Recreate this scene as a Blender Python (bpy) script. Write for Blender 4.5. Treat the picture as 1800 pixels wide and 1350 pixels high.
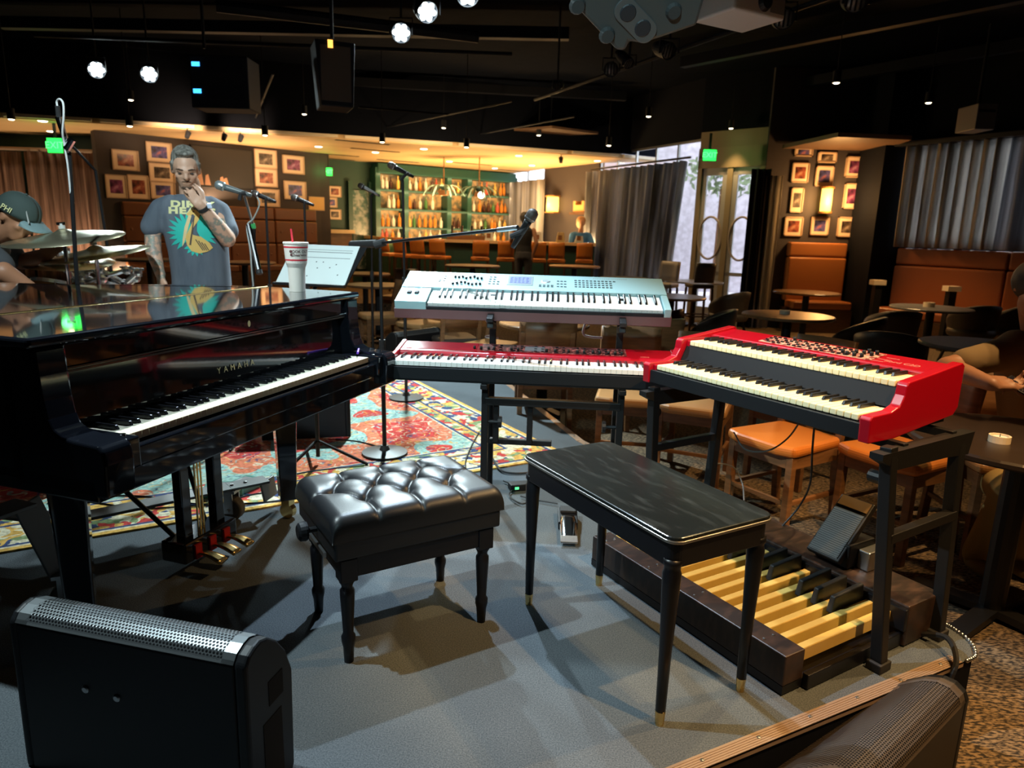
import bpy, bmesh, math, random
from mathutils import Vector, Matrix
from mathutils.bvhtree import BVHTree
random.seed(7)
S = bpy.context.scene
COL = S.collection
for o in list(bpy.data.objects): bpy.data.objects.remove(o)
PI = math.pi

# ------------------------------------------------------------------ camera
FPX, PITCH, ROLL, CAMZ = 1217.0, 0.217, 0.028, 1.27
cp_, sp_, cr_, sr_ = math.cos(PITCH), math.sin(PITCH), math.cos(ROLL), math.sin(ROLL)
FW = Vector((0, cp_, -sp_)); _U0 = Vector((0, sp_, cp_)); _X0 = Vector((1, 0, 0))
RT = cr_*_X0 + sr_*_U0; UP = -sr_*_X0 + cr_*_U0; EYE = Vector((0, 0, CAMZ))
cd = bpy.data.cameras.new('camera'); cam = bpy.data.objects.new('camera', cd); COL.objects.link(cam)
cd.sensor_width = 36; cd.lens = 36*FPX/1800; cd.clip_start = .05; cd.clip_end = 120
cd.dof.use_dof = True; cd.dof.focus_distance = 2.1; cd.dof.aperture_fstop = 4.5
m4 = Matrix.Identity(4)
for i in range(3): m4[i][0], m4[i][1], m4[i][2], m4[i][3] = RT[i], UP[i], -FW[i], EYE[i]
cam.matrix_world = m4
S.camera = cam

def ray(x, y): return FW + RT*((x-900)/FPX) + UP*((675-y)/FPX)
def gp(x, y, z=0.0):
    d = ray(x, y); return EYE + d*((z-CAMZ)/d.z)      # measured point on a horizontal plane
def dp(x, y, Y):
    d = ray(x, y); return EYE + d*(Y/d.y)             # measured point at a distance into the room

# ------------------------------------------------------------------ world (daylight outside the windows) and exposure
W = bpy.data.worlds.new('daylight'); S.world = W; W.use_nodes = True
bg = W.node_tree.nodes['Background']; bg.inputs[0].default_value = (.86, .93, 1, 1); bg.inputs[1].default_value = 3.0
S.view_settings.view_transform = 'Standard'; S.view_settings.look = 'None'
S.view_settings.gamma = 1; S.view_settings.exposure = 0.2; S.view_settings.use_curve_mapping = False

# ------------------------------------------------------------------ stage lamps
COOL = (.78, .96, 1.0); WARM = (1.0, .58, .22); NEUT = (1, .86, .68); AMBER = (1.0, .60, .25)
def aim(o, frm, to):
    d = Vector(to)-Vector(frm); o.location = frm; o.rotation_euler = d.to_track_quat('-Z', 'Y').to_euler()
def spot(name, frm, to, power, col, deg=50, blend=.35, r=.05):
    l = bpy.data.lights.new(name, 'SPOT'); l.energy = power; l.color = col; l.spot_size = math.radians(deg)
    l.spot_blend = blend; l.shadow_soft_size = r
    o = bpy.data.objects.new(name, l); COL.objects.link(o); aim(o, frm, to); return o
def point(name, loc, power, col, r=.05):
    l = bpy.data.lights.new(name, 'POINT'); l.energy = power; l.color = col; l.shadow_soft_size = r
    o = bpy.data.objects.new(name, l); COL.objects.link(o); o.location = loc; return o
def area(name, frm, to, power, col, sx, sy):
    l = bpy.data.lights.new(name, 'AREA'); l.energy = power; l.color = col; l.shape = 'RECTANGLE'; l.size = sx; l.size_y = sy
    o = bpy.data.objects.new(name, l); COL.objects.link(o); aim(o, frm, to); return o
spot('stage_spot', (-1.75, 1.75, 3.2), (-.15, 2.0, 0), 380, COOL, 62, .5, .025)          # overhead left
spot('stage_spot', (-.35, 3.7, 3.2), (-.1, 2.0, .2), 400, (.66, .84, 1.0), 62, .5, .025)           # overhead centre
spot('stage_spot', (1.6, .7, 3.3), (1.0, 2.05, .2), 400, WARM, 46, .5, .03)             # amber over the organ
spot('stage_spot', (2.6, 2.4, 3.3), (1.35, 2.6, .3), 260, AMBER, 62, .5, .03)            # amber from the right
spot('stage_spot', (-1.0, 6.2, 3.2), (-.75, 4.3, .0), 900, COOL, 64, .5, .06)           # back lamp on the rug
spot('stage_spot', (2.0, 3.1, 3.3), (.9, 2.45, .85), 150, (1.0, .70, .30), 30, .5, .03)     # unseen amber spot added to yellow the organ keys
spot('stage_spot', (-.7, -1.4, 3.0), (.15, 3.0, .95), 310, (.58, .93, 1.0), 33, .6, .06)      # front wash on the keyboards
spot('stage_spot', (-1.3, 1.1, 3.3), (-1.7, 4.15, 1.1), 470, COOL, 42, .5, .06)         # front wash on the singer
# ------------------------------------------------------------------ helpers
class MB:
    def __init__(s): s.v = []; s.f = []
    def add(s, vs, fs):
        n = len(s.v); s.v += [tuple(v) for v in vs]; s.f += [tuple(i+n for i in f) for f in fs]; return s
    def box(s, x0, x1, y0, y1, z0, z1, M=None):
        vs = [Vector((x, y, z)) for x in (x0, x1) for y in (y0, y1) for z in (z0, z1)]
        if M: vs = [M @ v for v in vs]
        return s.add(vs, [(0, 1, 3, 2), (4, 6, 7, 5), (0, 4, 5, 1), (2, 3, 7, 6), (0, 2, 6, 4), (1, 5, 7, 3)])
    def bar(s, p, q, w, h=None, up=(0, 0, 1)):
        p, q = Vector(p), Vector(q); h = h or w; d = (q-p).normalized(); u = Vector(up)
        if abs(d.dot(u)) > .95: u = Vector((0, 1, 0))
        a = d.cross(u).normalized(); b = a.cross(d).normalized()
        vs = [e + a*(i*w/2) + b*(j*h/2) for e in (p, q) for i in (-1, 1) for j in (-1, 1)]
        return s.add(vs, [(0, 1, 3, 2), (4, 6, 7, 5), (0, 4, 5, 1), (2, 3, 7, 6), (0, 2, 6, 4), (1, 5, 7, 3)])
    def cyl(s, p, q, r0, r1=None, n=12):
        p, q = Vector(p), Vector(q); r1 = r0 if r1 is None else r1; d = (q-p).normalized()
        a = d.orthogonal().normalized(); b = d.cross(a)
        vs = [c + (a*math.cos(t*2*PI/n) + b*math.sin(t*2*PI/n))*r for c, r in ((p, r0), (q, r1)) for t in range(n)]
        fs = [(i, (i+1) % n, n+(i+1) % n, n+i) for i in range(n)] + [tuple(range(n))[::-1], tuple(range(n, 2*n))]
        return s.add(vs, fs)
    def tube(s, pts, r, n=8):
        pts = [Vector(p) for p in pts]; prev = None; rings = []
        for i, p in enumerate(pts):
            d = (pts[min(i+1, len(pts)-1)] - pts[max(i-1, 0)]).normalized()
            a = d.orthogonal().normalized() if prev is None else (prev - d*prev.dot(d)).normalized()
            prev = a; b = d.cross(a); rr = r[i] if isinstance(r, (list, tuple)) else r
            rings.append([p + (a*math.cos(t*2*PI/n) + b*math.sin(t*2*PI/n))*rr for t in range(n)])
        k = len(rings); fs = [(i*n+j, i*n+(j+1) % n, (i+1)*n+(j+1) % n, (i+1)*n+j) for i in range(k-1) for j in range(n)]
        fs += [tuple(range(n))[::-1], tuple(range((k-1)*n, k*n))]
        return s.add([v for g in rings for v in g], fs)
    def lathe(s, prof, n=20, o=(0, 0, 0), M=None):
        o = Vector(o); vs = []
        for r, z in prof:
            for t in range(n): vs.append(Vector((r*math.cos(t*2*PI/n), r*math.sin(t*2*PI/n), z)))
        if M: vs = [M @ v for v in vs]
        k = len(prof); fs = [(i*n+j, i*n+(j+1) % n, (i+1)*n+(j+1) % n, (i+1)*n+j) for i in range(k-1) for j in range(n)]
        fs += [tuple(range(n))[::-1], tuple(range((k-1)*n, k*n))]
        return s.add([v+o for v in vs], fs)
    def prism(s, poly, lo, hi, ax='x'):
        n = len(poly)
        def mk(a, b, c): return {'x': (c, a, b), 'y': (a, c, b), 'z': (a, b, c)}[ax]
        vs = [mk(a, b, lo) for a, b in poly] + [mk(a, b, hi) for a, b in poly]
        return s.add(vs, [(i, (i+1) % n, n+(i+1) % n, n+i) for i in range(n)] + [tuple(range(n))[::-1], tuple(range(n, 2*n))])
    def grid(s, fn, nu, nv):
        return s.add([fn(i/nu, j/nv) for i in range(nu+1) for j in range(nv+1)],
                     [(i*(nv+1)+j, (i+1)*(nv+1)+j, (i+1)*(nv+1)+j+1, i*(nv+1)+j+1) for i in range(nu) for j in range(nv)])
    def ball(s, c, r, n=12, sc=(1, 1, 1), M=None):
        c = Vector(c); vs = []; k = n//2
        for i in range(k+1):
            a = PI*i/k
            for j in range(n):
                b = 2*PI*j/n; v = Vector((math.sin(a)*math.cos(b)*r*sc[0], math.sin(a)*math.sin(b)*r*sc[1], math.cos(a)*r*sc[2]))
                vs.append(c + (M @ v if M else v))
        return s.add(vs, [(i*n+j, (i+1)*n+j, (i+1)*n+(j+1) % n, i*n+(j+1) % n) for i in range(k) for j in range(n)])
    def limb(s, pts, rad, n=12):
        for i in range(len(pts)-1): s.cyl(pts[i], pts[i+1], rad[i], rad[i+1], n)
        for p, r in zip(pts, rad): s.ball(p, r, n)
        return s
    def loft(s, rings, n=20):
        # rings: (centre, rx, ry[, yaw]) ellipses stacked
        vs = []
        for g in rings:
            c, rx, ry = Vector(g[0]), g[1], g[2]; yw = g[3] if len(g) > 3 else 0
            for t in range(n):
                a = 2*PI*t/n; x, y = rx*math.cos(a), ry*math.sin(a)
                vs.append(c + Vector((x*math.cos(yw)-y*math.sin(yw), x*math.sin(yw)+y*math.cos(yw), 0)))
        k = len(rings)
        return s.add(vs, [(i*n+j, i*n+(j+1) % n, (i+1)*n+(j+1) % n, (i+1)*n+j) for i in range(k-1) for j in range(n)] + [tuple(range(n))[::-1], tuple(range((k-1)*n, k*n))])
    def mesh(s, name, mat, smooth=False):
        me = bpy.data.meshes.new(name); me.from_pydata(s.v, [], s.f)
        bm = bmesh.new(); bm.from_mesh(me); bmesh.ops.recalc_face_normals(bm, faces=bm.faces); bm.to_mesh(me); bm.free()
        if mat: me.materials.append(mat)
        if smooth: me.shade_smooth()
        me.update(); return me
    def build(s, name, mat, parent=None, bevel=0, smooth=False, seg=2, **kw):
        return put(name, s.mesh(name, mat, smooth), parent, bevel, seg, **kw)
def put(name, me, parent=None, bevel=0, seg=2, label=None, cat=None, group=None, kind=None, loc=None, rz=None):
    o = bpy.data.objects.new(name, me); COL.objects.link(o)
    if parent: o.parent = parent
    if loc is not None: o.location = loc
    if rz is not None: o.rotation_euler = (0, 0, rz)
    if bevel:
        b = o.modifiers.new('bevel', 'BEVEL'); b.width = bevel; b.segments = seg; b.limit_method = 'ANGLE'; b.angle_limit = .6
        b.harden_normals = False
    tag(o, label, cat, group, kind); return o
def tag(o, label=None, cat=None, group=None, kind=None):
    if label: o['label'] = label
    if cat: o['category'] = cat
    if group: o['group'] = group
    if kind: o['kind'] = kind
    return o
def thing(name, label, cat, loc=(0, 0, 0), rz=0, group=None, kind=None):
    o = bpy.data.objects.new(name, None); COL.objects.link(o); o.empty_display_size = .1
    o.location = loc; o.rotation_euler = (0, 0, rz); return tag(o, label, cat, group, kind)
def dup(root, loc=None, rz=None, label=None, group=None):
    r = root.copy(); COL.objects.link(r)
    if loc is not None: r.location = loc
    if rz is not None: r.rotation_euler = (0, 0, rz)
    if label: r['label'] = label
    if group: r['group'] = group
    for ch in list(root.children):
        c = ch.copy(); COL.objects.link(c); c.parent = r
        for g in list(ch.children):
            d = g.copy(); COL.objects.link(d); d.parent = c
    return r
def textmesh(body, size, mat, ext=.0006, align='CENTER', space=1.0, bold=0.):
    c = bpy.data.curves.new('lettering', 'FONT'); c.body = body; c.size = size; c.extrude = ext; c.align_x = align; c.align_y = 'CENTER'
    c.space_character = space; c.resolution_u = 3; c.offset = bold
    o = bpy.data.objects.new('lettering_source', c); COL.objects.link(o)
    dg = bpy.context.evaluated_depsgraph_get(); me = bpy.data.meshes.new_from_object(o.evaluated_get(dg)); bpy.data.objects.remove(o)
    me.materials.clear(); me.materials.append(mat); me.name = 'lettering'; return me
def basis(origin, right, up):
    r = Vector(right).normalized(); u = Vector(up); n = r.cross(u).normalized(); u = n.cross(r)
    m = Matrix.Identity(4)
    for i in range(3): m[i][0], m[i][1], m[i][2], m[i][3] = r[i], u[i], n[i], origin[i]
    return m
def curve(pts, n=6):
    # Catmull-Rom through points
    P = [Vector(p) for p in pts]; P = [P[0]*2-P[1]] + P + [P[-1]*2-P[-2]]; out = []
    for i in range(1, len(P)-2):
        for k in range(n):
            t = k/n; a, b, c, d = P[i-1], P[i], P[i+1], P[i+2]
            out.append(.5*((2*b) + (c-a)*t + (2*a-5*b+4*c-d)*t*t + (3*b-a-3*c+d)*t**3))
    out.append(P[-2]); return out

# ------------------------------------------------------------------ materials
MATS = {}
def mat(name, col, rough=.5, metal=0, coat=0, spec=.5, emit=None, es=0, noise=None, bump=None, trans=0, sub=None, alpha=1):
    if name in MATS: return MATS[name]
    m = bpy.data.materials.new(name); m.use_nodes = True; nt = m.node_tree; b = nt.nodes['Principled BSDF']; MATS[name] = m
    b.inputs['Base Color'].default_value = (*col, 1); b.inputs['Roughness'].default_value = rough; b.inputs['Metallic'].default_value = metal
    b.inputs['Coat Weight'].default_value = coat; b.inputs['Coat Roughness'].default_value = .03; b.inputs['Specular IOR Level'].default_value = spec
    b.inputs['Transmission Weight'].default_value = trans; b.inputs['Alpha'].default_value = alpha
    if emit: b.inputs['Emission Color'].default_value = (*emit, 1); b.inputs['Emission Strength'].default_value = es
    L = nt.links.new
    if noise or bump:
        tc = nt.nodes.new('ShaderNodeTexCoord')
    if noise:   # (scale, colour2, lo, hi, detail[, stretch])
        n = nt.nodes.new('ShaderNodeTexNoise'); n.inputs['Scale'].default_value = noise[0]; n.inputs['Detail'].default_value = noise[4] if len(noise) > 4 else 3
        mp = nt.nodes.new('ShaderNodeMapping'); mp.inputs['Scale'].default_value = noise[5] if len(noise) > 5 else (1, 1, 1)
        r = nt.nodes.new('ShaderNodeValToRGB'); r.color_ramp.elements[0].position = noise[2]; r.color_ramp.elements[1].position = noise[3]
        r.color_ramp.elements[0].color = (*col, 1); r.color_ramp.elements[1].color = (*noise[1], 1)
        L(tc.outputs['Object'], mp.inputs[0]); L(mp.outputs[0], n.inputs['Vector']); L(n.outputs['Fac'], r.inputs[0]); L(r.outputs[0], b.inputs['Base Color'])
    if bump:    # (scale, strength, distance)
        n2 = nt.nodes.new('ShaderNodeTexNoise'); n2.inputs['Scale'].default_value = bump[0]; n2.inputs['Detail'].default_value = 2
        bp = nt.nodes.new('ShaderNodeBump'); bp.inputs['Strength'].default_value = bump[1]; bp.inputs['Distance'].default_value = bump[2]
        L(tc.outputs['Object'], n2.inputs['Vector']); L(n2.outputs['Fac'], bp.inputs['Height']); L(bp.outputs[0], b.inputs['Normal'])
    return m
black_gloss = mat('polished_ebony', (.006, .007, .010), .06, coat=.6)
black_satin = mat('black_satin_wood', (.006, .006, .008), .36, spec=.35)
black_metal = mat('black_powdercoat', (.008, .008, .009), .45, spec=.35)
black_rub = mat('black_rubber', (.015, .015, .016), .7)
black_plastic = mat('black_plastic', (.008, .009, .011), .5, spec=.3)
ivory = mat('ivory_key', (.82, .76, .56), .28)
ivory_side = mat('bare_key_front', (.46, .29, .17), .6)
waterfall = mat('waterfall_key', (.84, .74, .46), .25)
white_key = mat('white_plastic_key', (.80, .80, .76), .25)
ebony_key = mat('black_key', (.012, .012, .014), .25)
red = mat('red_lacquer', (.36, .002, .012), .28, coat=.4)
silver = mat('silver_panel', (.36, .57, .59), .38, metal=.2)
chrome = mat('chrome', (.75, .76, .78), .14, metal=1)
steel = mat('brushed_steel', (.45, .46, .47), .35, metal=1)
brass = mat('brass', (.80, .56, .22), .22, metal=1)
goldleaf = mat('gold_print', (.80, .64, .36), .5, metal=.15)
white_print = mat('white_print', (.75, .75, .72), .5)
dark_print = mat('dark_print', (.03, .03, .035), .5)
leather_b = mat('black_leather', (.008, .009, .011), .40, bump=(260, .12, .002))
orange_v = mat('orange_vinyl', (.62, .20, .035), .34, bump=(90, .08, .002))
brown_v = mat('brown_leather', (.16, .065, .03), .38, bump=(60, .1, .002))
tan_v = mat('tan_leather', (.40, .15, .045), .40, bump=(60, .1, .002))
wood_d = mat('dark_stained_wood', (.055, .026, .012), .42, noise=(9, (.10, .045, .02), .35, .7, 4, (1, 1, 6)))
wood_m = mat('walnut_wood', (.16, .075, .03), .4, noise=(7, (.26, .12, .05), .3, .7, 4, (1, 1, 8)))
wood_top = mat('table_top_wood', (.13, .065, .028), .30, noise=(4, (.22, .11, .045), .3, .7, 4, (1, 8, 1)))
wood_dk_top = mat('dark_table_top', (.022, .014, .010), .33)
grey_top = mat('grey_table_top', (.12, .12, .12), .35)
wall_dk = mat('charcoal_wall', (.040, .034, .038), .7, bump=(40, .05, .003))
wall_black = mat('black_wall', (.006, .0075, .012), .8, spec=.08)  # navy tint carries bluish haze in the wall paint
wall_green = mat('green_wall', (.010, .055, .045), .55)
green_shelf = mat('green_shelf_paint', (.005, .060, .045), .4)
ceil_black = mat('black_ceiling', (.0030, .0048, .0100), .9, spec=.06, bump=(6, .3, .02))  # blue cast of flare and haze is put into the ceiling paint
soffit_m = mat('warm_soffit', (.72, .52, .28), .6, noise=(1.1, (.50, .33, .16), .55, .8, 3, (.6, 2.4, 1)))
white_trim = mat('pale_edge_trim', (.75, .66, .5), .5)
paper = mat('paper', (.62, .68, .67), .7)
green_lamp = mat('exit_lamp', (.02, .5, .05), .4, emit=(.02, 1, .08), es=2.2)
green_letter = mat('exit_letter', (.3, .9, .4), .4, emit=(.06, 1, .14), es=2.7)
lamp_hot = mat('cool_lamp_face', (1, 1, 1), .4, emit=(.88, 1, .98), es=40)
lamp_warm = mat('warm_lamp_face', (1, .9, .7), .4, emit=(1, .82, .55), es=9)
sconce_m = mat('amber_shade', (1, .6, .12), .4, emit=(1, .55, .10), es=3.2)
glass = mat('clear_glass', (1, 1, 1), .02, trans=1, spec=.4)
grille_m = mat('steel_grille', (.22, .24, .25), .38, metal=.7)
grille_b = mat('black_grille', (.085, .066, .055), .5, metal=.2)
skin_m = mat('skin', (.55, .31, .21), .5, bump=(30, .1, .004))
tat_m = None
skin_d = mat('skin_tan', (.36, .17, .095), .5)
jeans = mat('grey_denim', (.10, .12, .16), .8)

def node_mat(name): 
    m = bpy.data.materials.new(name); m.use_nodes = True; return m, m.node_tree, m.node_tree.nodes['Principled BSDF']
def ramp(nt, stops, mode='LINEAR'):
    r = nt.nodes.new('ShaderNodeValToRGB'); cr = r.color_ramp; cr.interpolation = mode
    while len(cr.elements) < len(stops): cr.elements.new(.5)
    for e, (p, c) in zip(cr.elements, stops): e.position = p; e.color = (*c, 1)
    return r
def stage_carpet():
    m, nt, b = node_mat('grey_stage_carpet'); L = nt.links.new; tc = nt.nodes.new('ShaderNodeTexCoord')
    n = nt.nodes.new('ShaderNodeTexNoise'); n.inputs['Scale'].default_value = 260; n.inputs['Detail'].default_value = 2
    r = ramp(nt, [(.3, (.060, .072, .082)), (.7, (.14, .158, .172))]); n2 = nt.nodes.new('ShaderNodeTexNoise'); n2.inputs['Scale'].default_value = 3
    mx = nt.nodes.new('ShaderNodeMix'); mx.data_type = 'RGBA'; mx.blend_type = 'MULTIPLY'; mx.inputs[0].default_value = .35
    r2 = ramp(nt, [(.35, (.6, .6, .6)), (.65, (1, 1, 1))])
    L(tc.outputs['Object'], n.inputs['Vector']); L(tc.outputs['Object'], n2.inputs['Vector']); L(n.outputs['Fac'], r.inputs[0]); L(n2.outputs['Fac'], r2.inputs[0])
    L(r.outputs[0], mx.inputs[6]); L(r2.outputs[0], mx.inputs[7]); L(mx.outputs[2], b.inputs['Base Color']); b.inputs['Roughness'].default_value = .95
    bp = nt.nodes.new('ShaderNodeBump'); bp.inputs['Strength'].default_value = .5; bp.inputs['Distance'].default_value = .004; L(n.outputs['Fac'], bp.inputs['Height']); L(bp.outputs[0], b.inputs['Normal'])
    b.inputs['Specular IOR Level'].default_value = .15; return m
def house_carpet():
    m, nt, b = node_mat('patterned_house_carpet'); L = nt.links.new; tc = nt.nodes.new('ShaderNodeTexCoord')
    n = nt.nodes.new('ShaderNodeTexNoise'); n.inputs['Scale'].default_value = 75; n.inputs['Detail'].default_value = 3
    mp = nt.nodes.new('ShaderNodeMapping'); mp.inputs['Scale'].default_value = (.6, 1.6, 1); mp.inputs['Rotation'].default_value = (0, 0, .3)
    r = ramp(nt, [(.42, (.035, .030, .026)), (.60, (.26, .18, .105))])
    L(tc.outputs['Object'], mp.inputs[0]); L(mp.outputs[0], n.inputs['Vector']); L(n.outputs['Fac'], r.inputs[0]); L(r.outputs[0], b.inputs['Base Color'])
    b.inputs['Roughness'].default_value = .95; b.inputs['Specular IOR Level'].default_value = .1; return m
def cloth(name, c1, c2, scale=(30, 30, 1.2), thin=0):
    m, nt, b = node_mat(name); L = nt.links.new; tc = nt.nodes.new('ShaderNodeTexCoord'); mp = nt.nodes.new('ShaderNodeMapping'); mp.inputs['Scale'].default_value = scale
    n = nt.nodes.new('ShaderNodeTexNoise'); n.inputs['Scale'].default_value = 1; n.inputs['Detail'].default_value = 4
    r = ramp(nt, [(.35, c1), (.65, c2)]); L(tc.outputs['Object'], mp.inputs[0]); L(mp.outputs[0], n.inputs['Vector']); L(n.outputs['Fac'], r.inputs[0]); L(r.outputs[0], b.inputs['Base Color'])
    b.inputs['Roughness'].default_value = .9
    if thin:
        t = nt.nodes.new('ShaderNodeBsdfTranslucent'); L(r.outputs[0], t.inputs[0]); x = nt.nodes.new('ShaderNodeMixShader'); x.inputs[0].default_value = thin
        L(b.outputs[0], x.inputs[1]); L(t.outputs[0], x.inputs[2]); L(x.outputs[0], nt.nodes['Material Output'].inputs[0])
    return m
# ------------------------------------------------------------------ the room
ZF = -.2          # house floor; stage top is 0, bar tier is 0
SOF = 2.75        # underside of the soffit over the bar
CEIL = 3.9
m_stage = stage_carpet(); m_house = house_carpet()
grey_curtain = cloth('grey_curtain', (.20, .205, .22), (.60, .62, .66), (7, 7, .25), thin=.5)  # vertical streaks paint light and dark folds into the cloth colour
rose_curtain = cloth('rose_curtain', (.10, .065, .06), (.30, .20, .18))
pale_curtain = cloth('pale_curtain', (.40, .395, .38), (.86, .84, .80), (7, 7, .25), thin=.62)  # bright and dark folds are painted in as streaks here too

def wall_between(name, a, b, z0, z1, m, label, th=.15, side=1):
    a, b = Vector((a[0], a[1], 0)), Vector((b[0], b[1], 0)); d = (b-a).normalized(); n = Vector((-d.y, d.x, 0))*th*side
    mb = MB(); vs = [a, b, b+n, a+n]; mb.add([Vector((v.x, v.y, z)) for z in (z0, z1) for v in vs],
        [(0, 1, 2, 3), (4, 7, 6, 5), (0, 4, 5, 1), (1, 5, 6, 2), (2, 6, 7, 3), (3, 7, 4, 0)])
    return mb.build(name, m, label=label, cat='wall', kind='structure')
A = dp(172, 300, 12.3); B = dp(562, 300, 15.1); BL = dp(566, 300, 16.2); BR = dp(898, 300, 19.0)
W0 = dp(957, 300, 17.3); WA = dp(1053, 300, 15.5); WB = dp(1228, 300, 12.6); WC = dp(1346, 300, 11.75)
PW0 = dp(1346, 300, 11.7); PW1 = dp(1540, 300, 11.7); RA = dp(1590, 300, 11.0); RB = dp(1800, 300, 9.6)
RD = (RB-RA).normalized(); RC = RB + RD*3.2
plan = [(-10, -3.2), (11.5, -3.2), (RC.x+.15, RC.y+.1), (RA.x+.15, RA.y+.1), (PW1.x+.9, 12.1), (PW1.x, 12.0), (WC.x+.1, 12.0), (WB.x+.1, WB.y+.15), (WA.x+.1, WA.y+.15), (W0.x+.1, W0.y+.15), (BR.x+.1, BR.y+.2), (BL.x-.8, BL.y-.2), (-10, 22)]
MB().prism(plan, ZF-.1, ZF, 'z').build('floor', m_house, label='dark patterned carpet of the club floor below the stage', cat='floor', kind='structure')
MB().prism(plan, CEIL, CEIL+.1, 'z').build('ceiling', ceil_black, label='black painted ceiling above the stage and tables', cat='ceiling', kind='structure')
# stage
st = [(0.50, 1.456), (1.42, 1.922), (1.475, 1.955), (1.515, 2.03), (1.512, 2.10), (1.492, 2.15), (.455, 4.163), (-.05, 5.868), (-.2, 6.35), (-9, 6.35), (-9, -.9), (-4.0, -.9)]
stg = thing('floor_stage', 'low stage with grey carpet under the piano and keyboards', 'stage', kind='structure')
dk_ = MB().prism(st, ZF, 0, 'z').build('deck', m_stage, stg); dk_.data.materials.append(wall_black)
for pf in dk_.data.polygons: pf.material_index = 1 if abs(pf.normal.z) < .5 else 0
alu = mat('ribbed_aluminium', (.50, .36, .26), .34, metal=.5)
def nosing(p, q, nm='nosing'):
    p, q = Vector((*p, 0)), Vector((*q, 0)); d = (q-p).normalized(); n = Vector((-d.y, d.x, 0)); mb = MB(); L = (q-p).length
    M = basis(p, d, n)
    for k in range(6): mb.box(0, L, -.002+k*.0068, .003+k*.0068, .0005, .0042, M)
    mb.box(0, L, -.006, .041, -.0005, .002, M); mb.box(0, L, -.006, -.002, -.010, .002, M)
    o = mb.build(nm, alu, stg); k = 0
    while .1+k*.19 < L:
        c = p + d*(.1+k*.19) + n*.02; MB().lathe([(.001, .0066), (.005, .006), (.006, .004)], 8, c).build('screw', steel, o); k += 1
nosing((-.6, .899), (1.42, 1.922)); nosing((1.494, 2.147), (1.05, 3.01)); nosing((1.05, 3.01), (.455, 4.163)); nosing((.455, 4.163), (-.05, 5.868))
mb = MB()
arcp = curve([(1.44, 1.928, .004), (1.485, 1.958, .004), (1.517, 2.03, .004), (1.512, 2.10, .004), (1.497, 2.14, .004)], 5)
for p in arcp: mb.ball(p, .007, 8)
mb.build('beaded_edge', steel, stg)
# bar tier
MB().prism([(-9.9, 11.2), (-4, 11.6), (1.3, 12.4), (WA.x, WA.y), (1.5, 21), (-9.9, 21)], ZF, 0, 'z').build('floor_tier', m_house, label='raised carpeted tier in front of the bar', cat='floor', kind='structure')
wall_between('wall_rear', (11.4, -3.1), (-10, -3.1), ZF, CEIL, wall_black, 'black wall behind the stage front', side=-1)
wall_between('wall_left', (-9.9, -3.2), (-9.9, 22), ZF, CEIL, wall_black, 'black side wall at far left of the club')
wall_between('wall_back_left', (-9.9, 13.2), (A.x+.3, 13.2), ZF, CEIL, wall_green, 'dark green wall behind the rose curtains')
wall_between('wall_pictures', A, B, ZF, CEIL, wall_dk, 'charcoal wall of framed photos behind the tufted booth', th=.25)
wall_between('wall_bar_passage', B, (BL.x-.6, BL.y+.2), ZF, CEIL, wall_dk, 'short dark wall beside the bar passage', th=-.2)
wall_between('wall_bar', (BL.x-.8, BL.y-.5), BR, ZF, CEIL, wall_green, 'dark green wall behind the bar shelves')
# walls with daylight
wall_between('wall_bar_end', BR, W0, 2.9, CEIL, wall_green, 'green strip of wall above the narrow bar window')
wall_between('wall_bar_column', W0, WA, ZF, CEIL, wall_dk, 'brown wall section carrying a glowing sconce near the bar')
wall_between('wall_curtain_head', WA, WB, 2.92, CEIL, wall_black, 'black wall band above the long grey curtain')
wall_between('wall_door_top', WB, WC, 3.02, CEIL, wall_black, 'black wall band high above the glass doors')
wall_between('wall_door_head', WB, WC, 2.75, 3.02, mat('tan_plaster', (.30, .24, .15), .7), 'tan wall band above the glass doors')
wall_between('wall_photo_column', PW0, PW1, ZF, CEIL, wall_dk, 'charcoal wall of framed photos around an amber sconce')
pl = MB(); pl.box(dp(1534, 300, 11.2).x, dp(1590, 300, 11.2).x, 10.9, 11.9, ZF, CEIL); pl.build('wall_pillar', wall_black, label='black square pillar between photo wall and right booth', cat='pillar', kind='structure')
wall_between('wall_right_back', RA, RC, ZF, 1.22, wall_dk, 'dark wall behind the long right-hand booth'); wall_between('wall_right_head', RA, RC, 2.7, CEIL, wall_black, 'black wall band above the right-hand curtains')
wall_between('wall_right', (RC.x, RC.y), (11.4, -3.2), ZF, CEIL, wall_black, 'black side wall at far right of the club')
# soffit
fe = [gp(x, y, SOF) for x, y in ((-500, 165), (-160, 195), (0, 207), (170, 217), (350, 229), (600, 245), (800, 258), (1000, 272), (1090, 278), (1152, 284))]
back = [(WA.x, WA.y+.02), (W0.x, W0.y+.05), (BR.x, BR.y+.1), (BL.x-.8, BL.y-.3), (B.x-.2, B.y+.2), (-3.3-2.5, 21), (-9.9, 21)]
poly = [(p.x, p.y) for p in fe] + back
sof = thing('ceiling_soffit', 'warm glowing soffit ceiling with curved front edge over the bar', 'ceiling', kind='structure')
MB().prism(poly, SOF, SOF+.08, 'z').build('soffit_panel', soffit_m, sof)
mb = MB()
for a, b in zip(fe[:-1], fe[1:]):
    d = (b-a).normalized(); n = Vector((d.y, -d.x, 0)); q = [a, b, b+n*.05, a+n*.05]
    mb.add([Vector((v.x, v.y, z)) for z in (SOF+.085, CEIL) for v in q], [(0, 1, 2, 3), (4, 7, 6, 5), (0, 4, 5, 1), (1, 5, 6, 2), (2, 6, 7, 3), (3, 7, 4, 0)])
mb.build('fascia', mat('fascia_black', (.003, .0042, .008), .95, spec=.06), sof)  # fascia black is tinted blue to stand for haze
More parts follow.
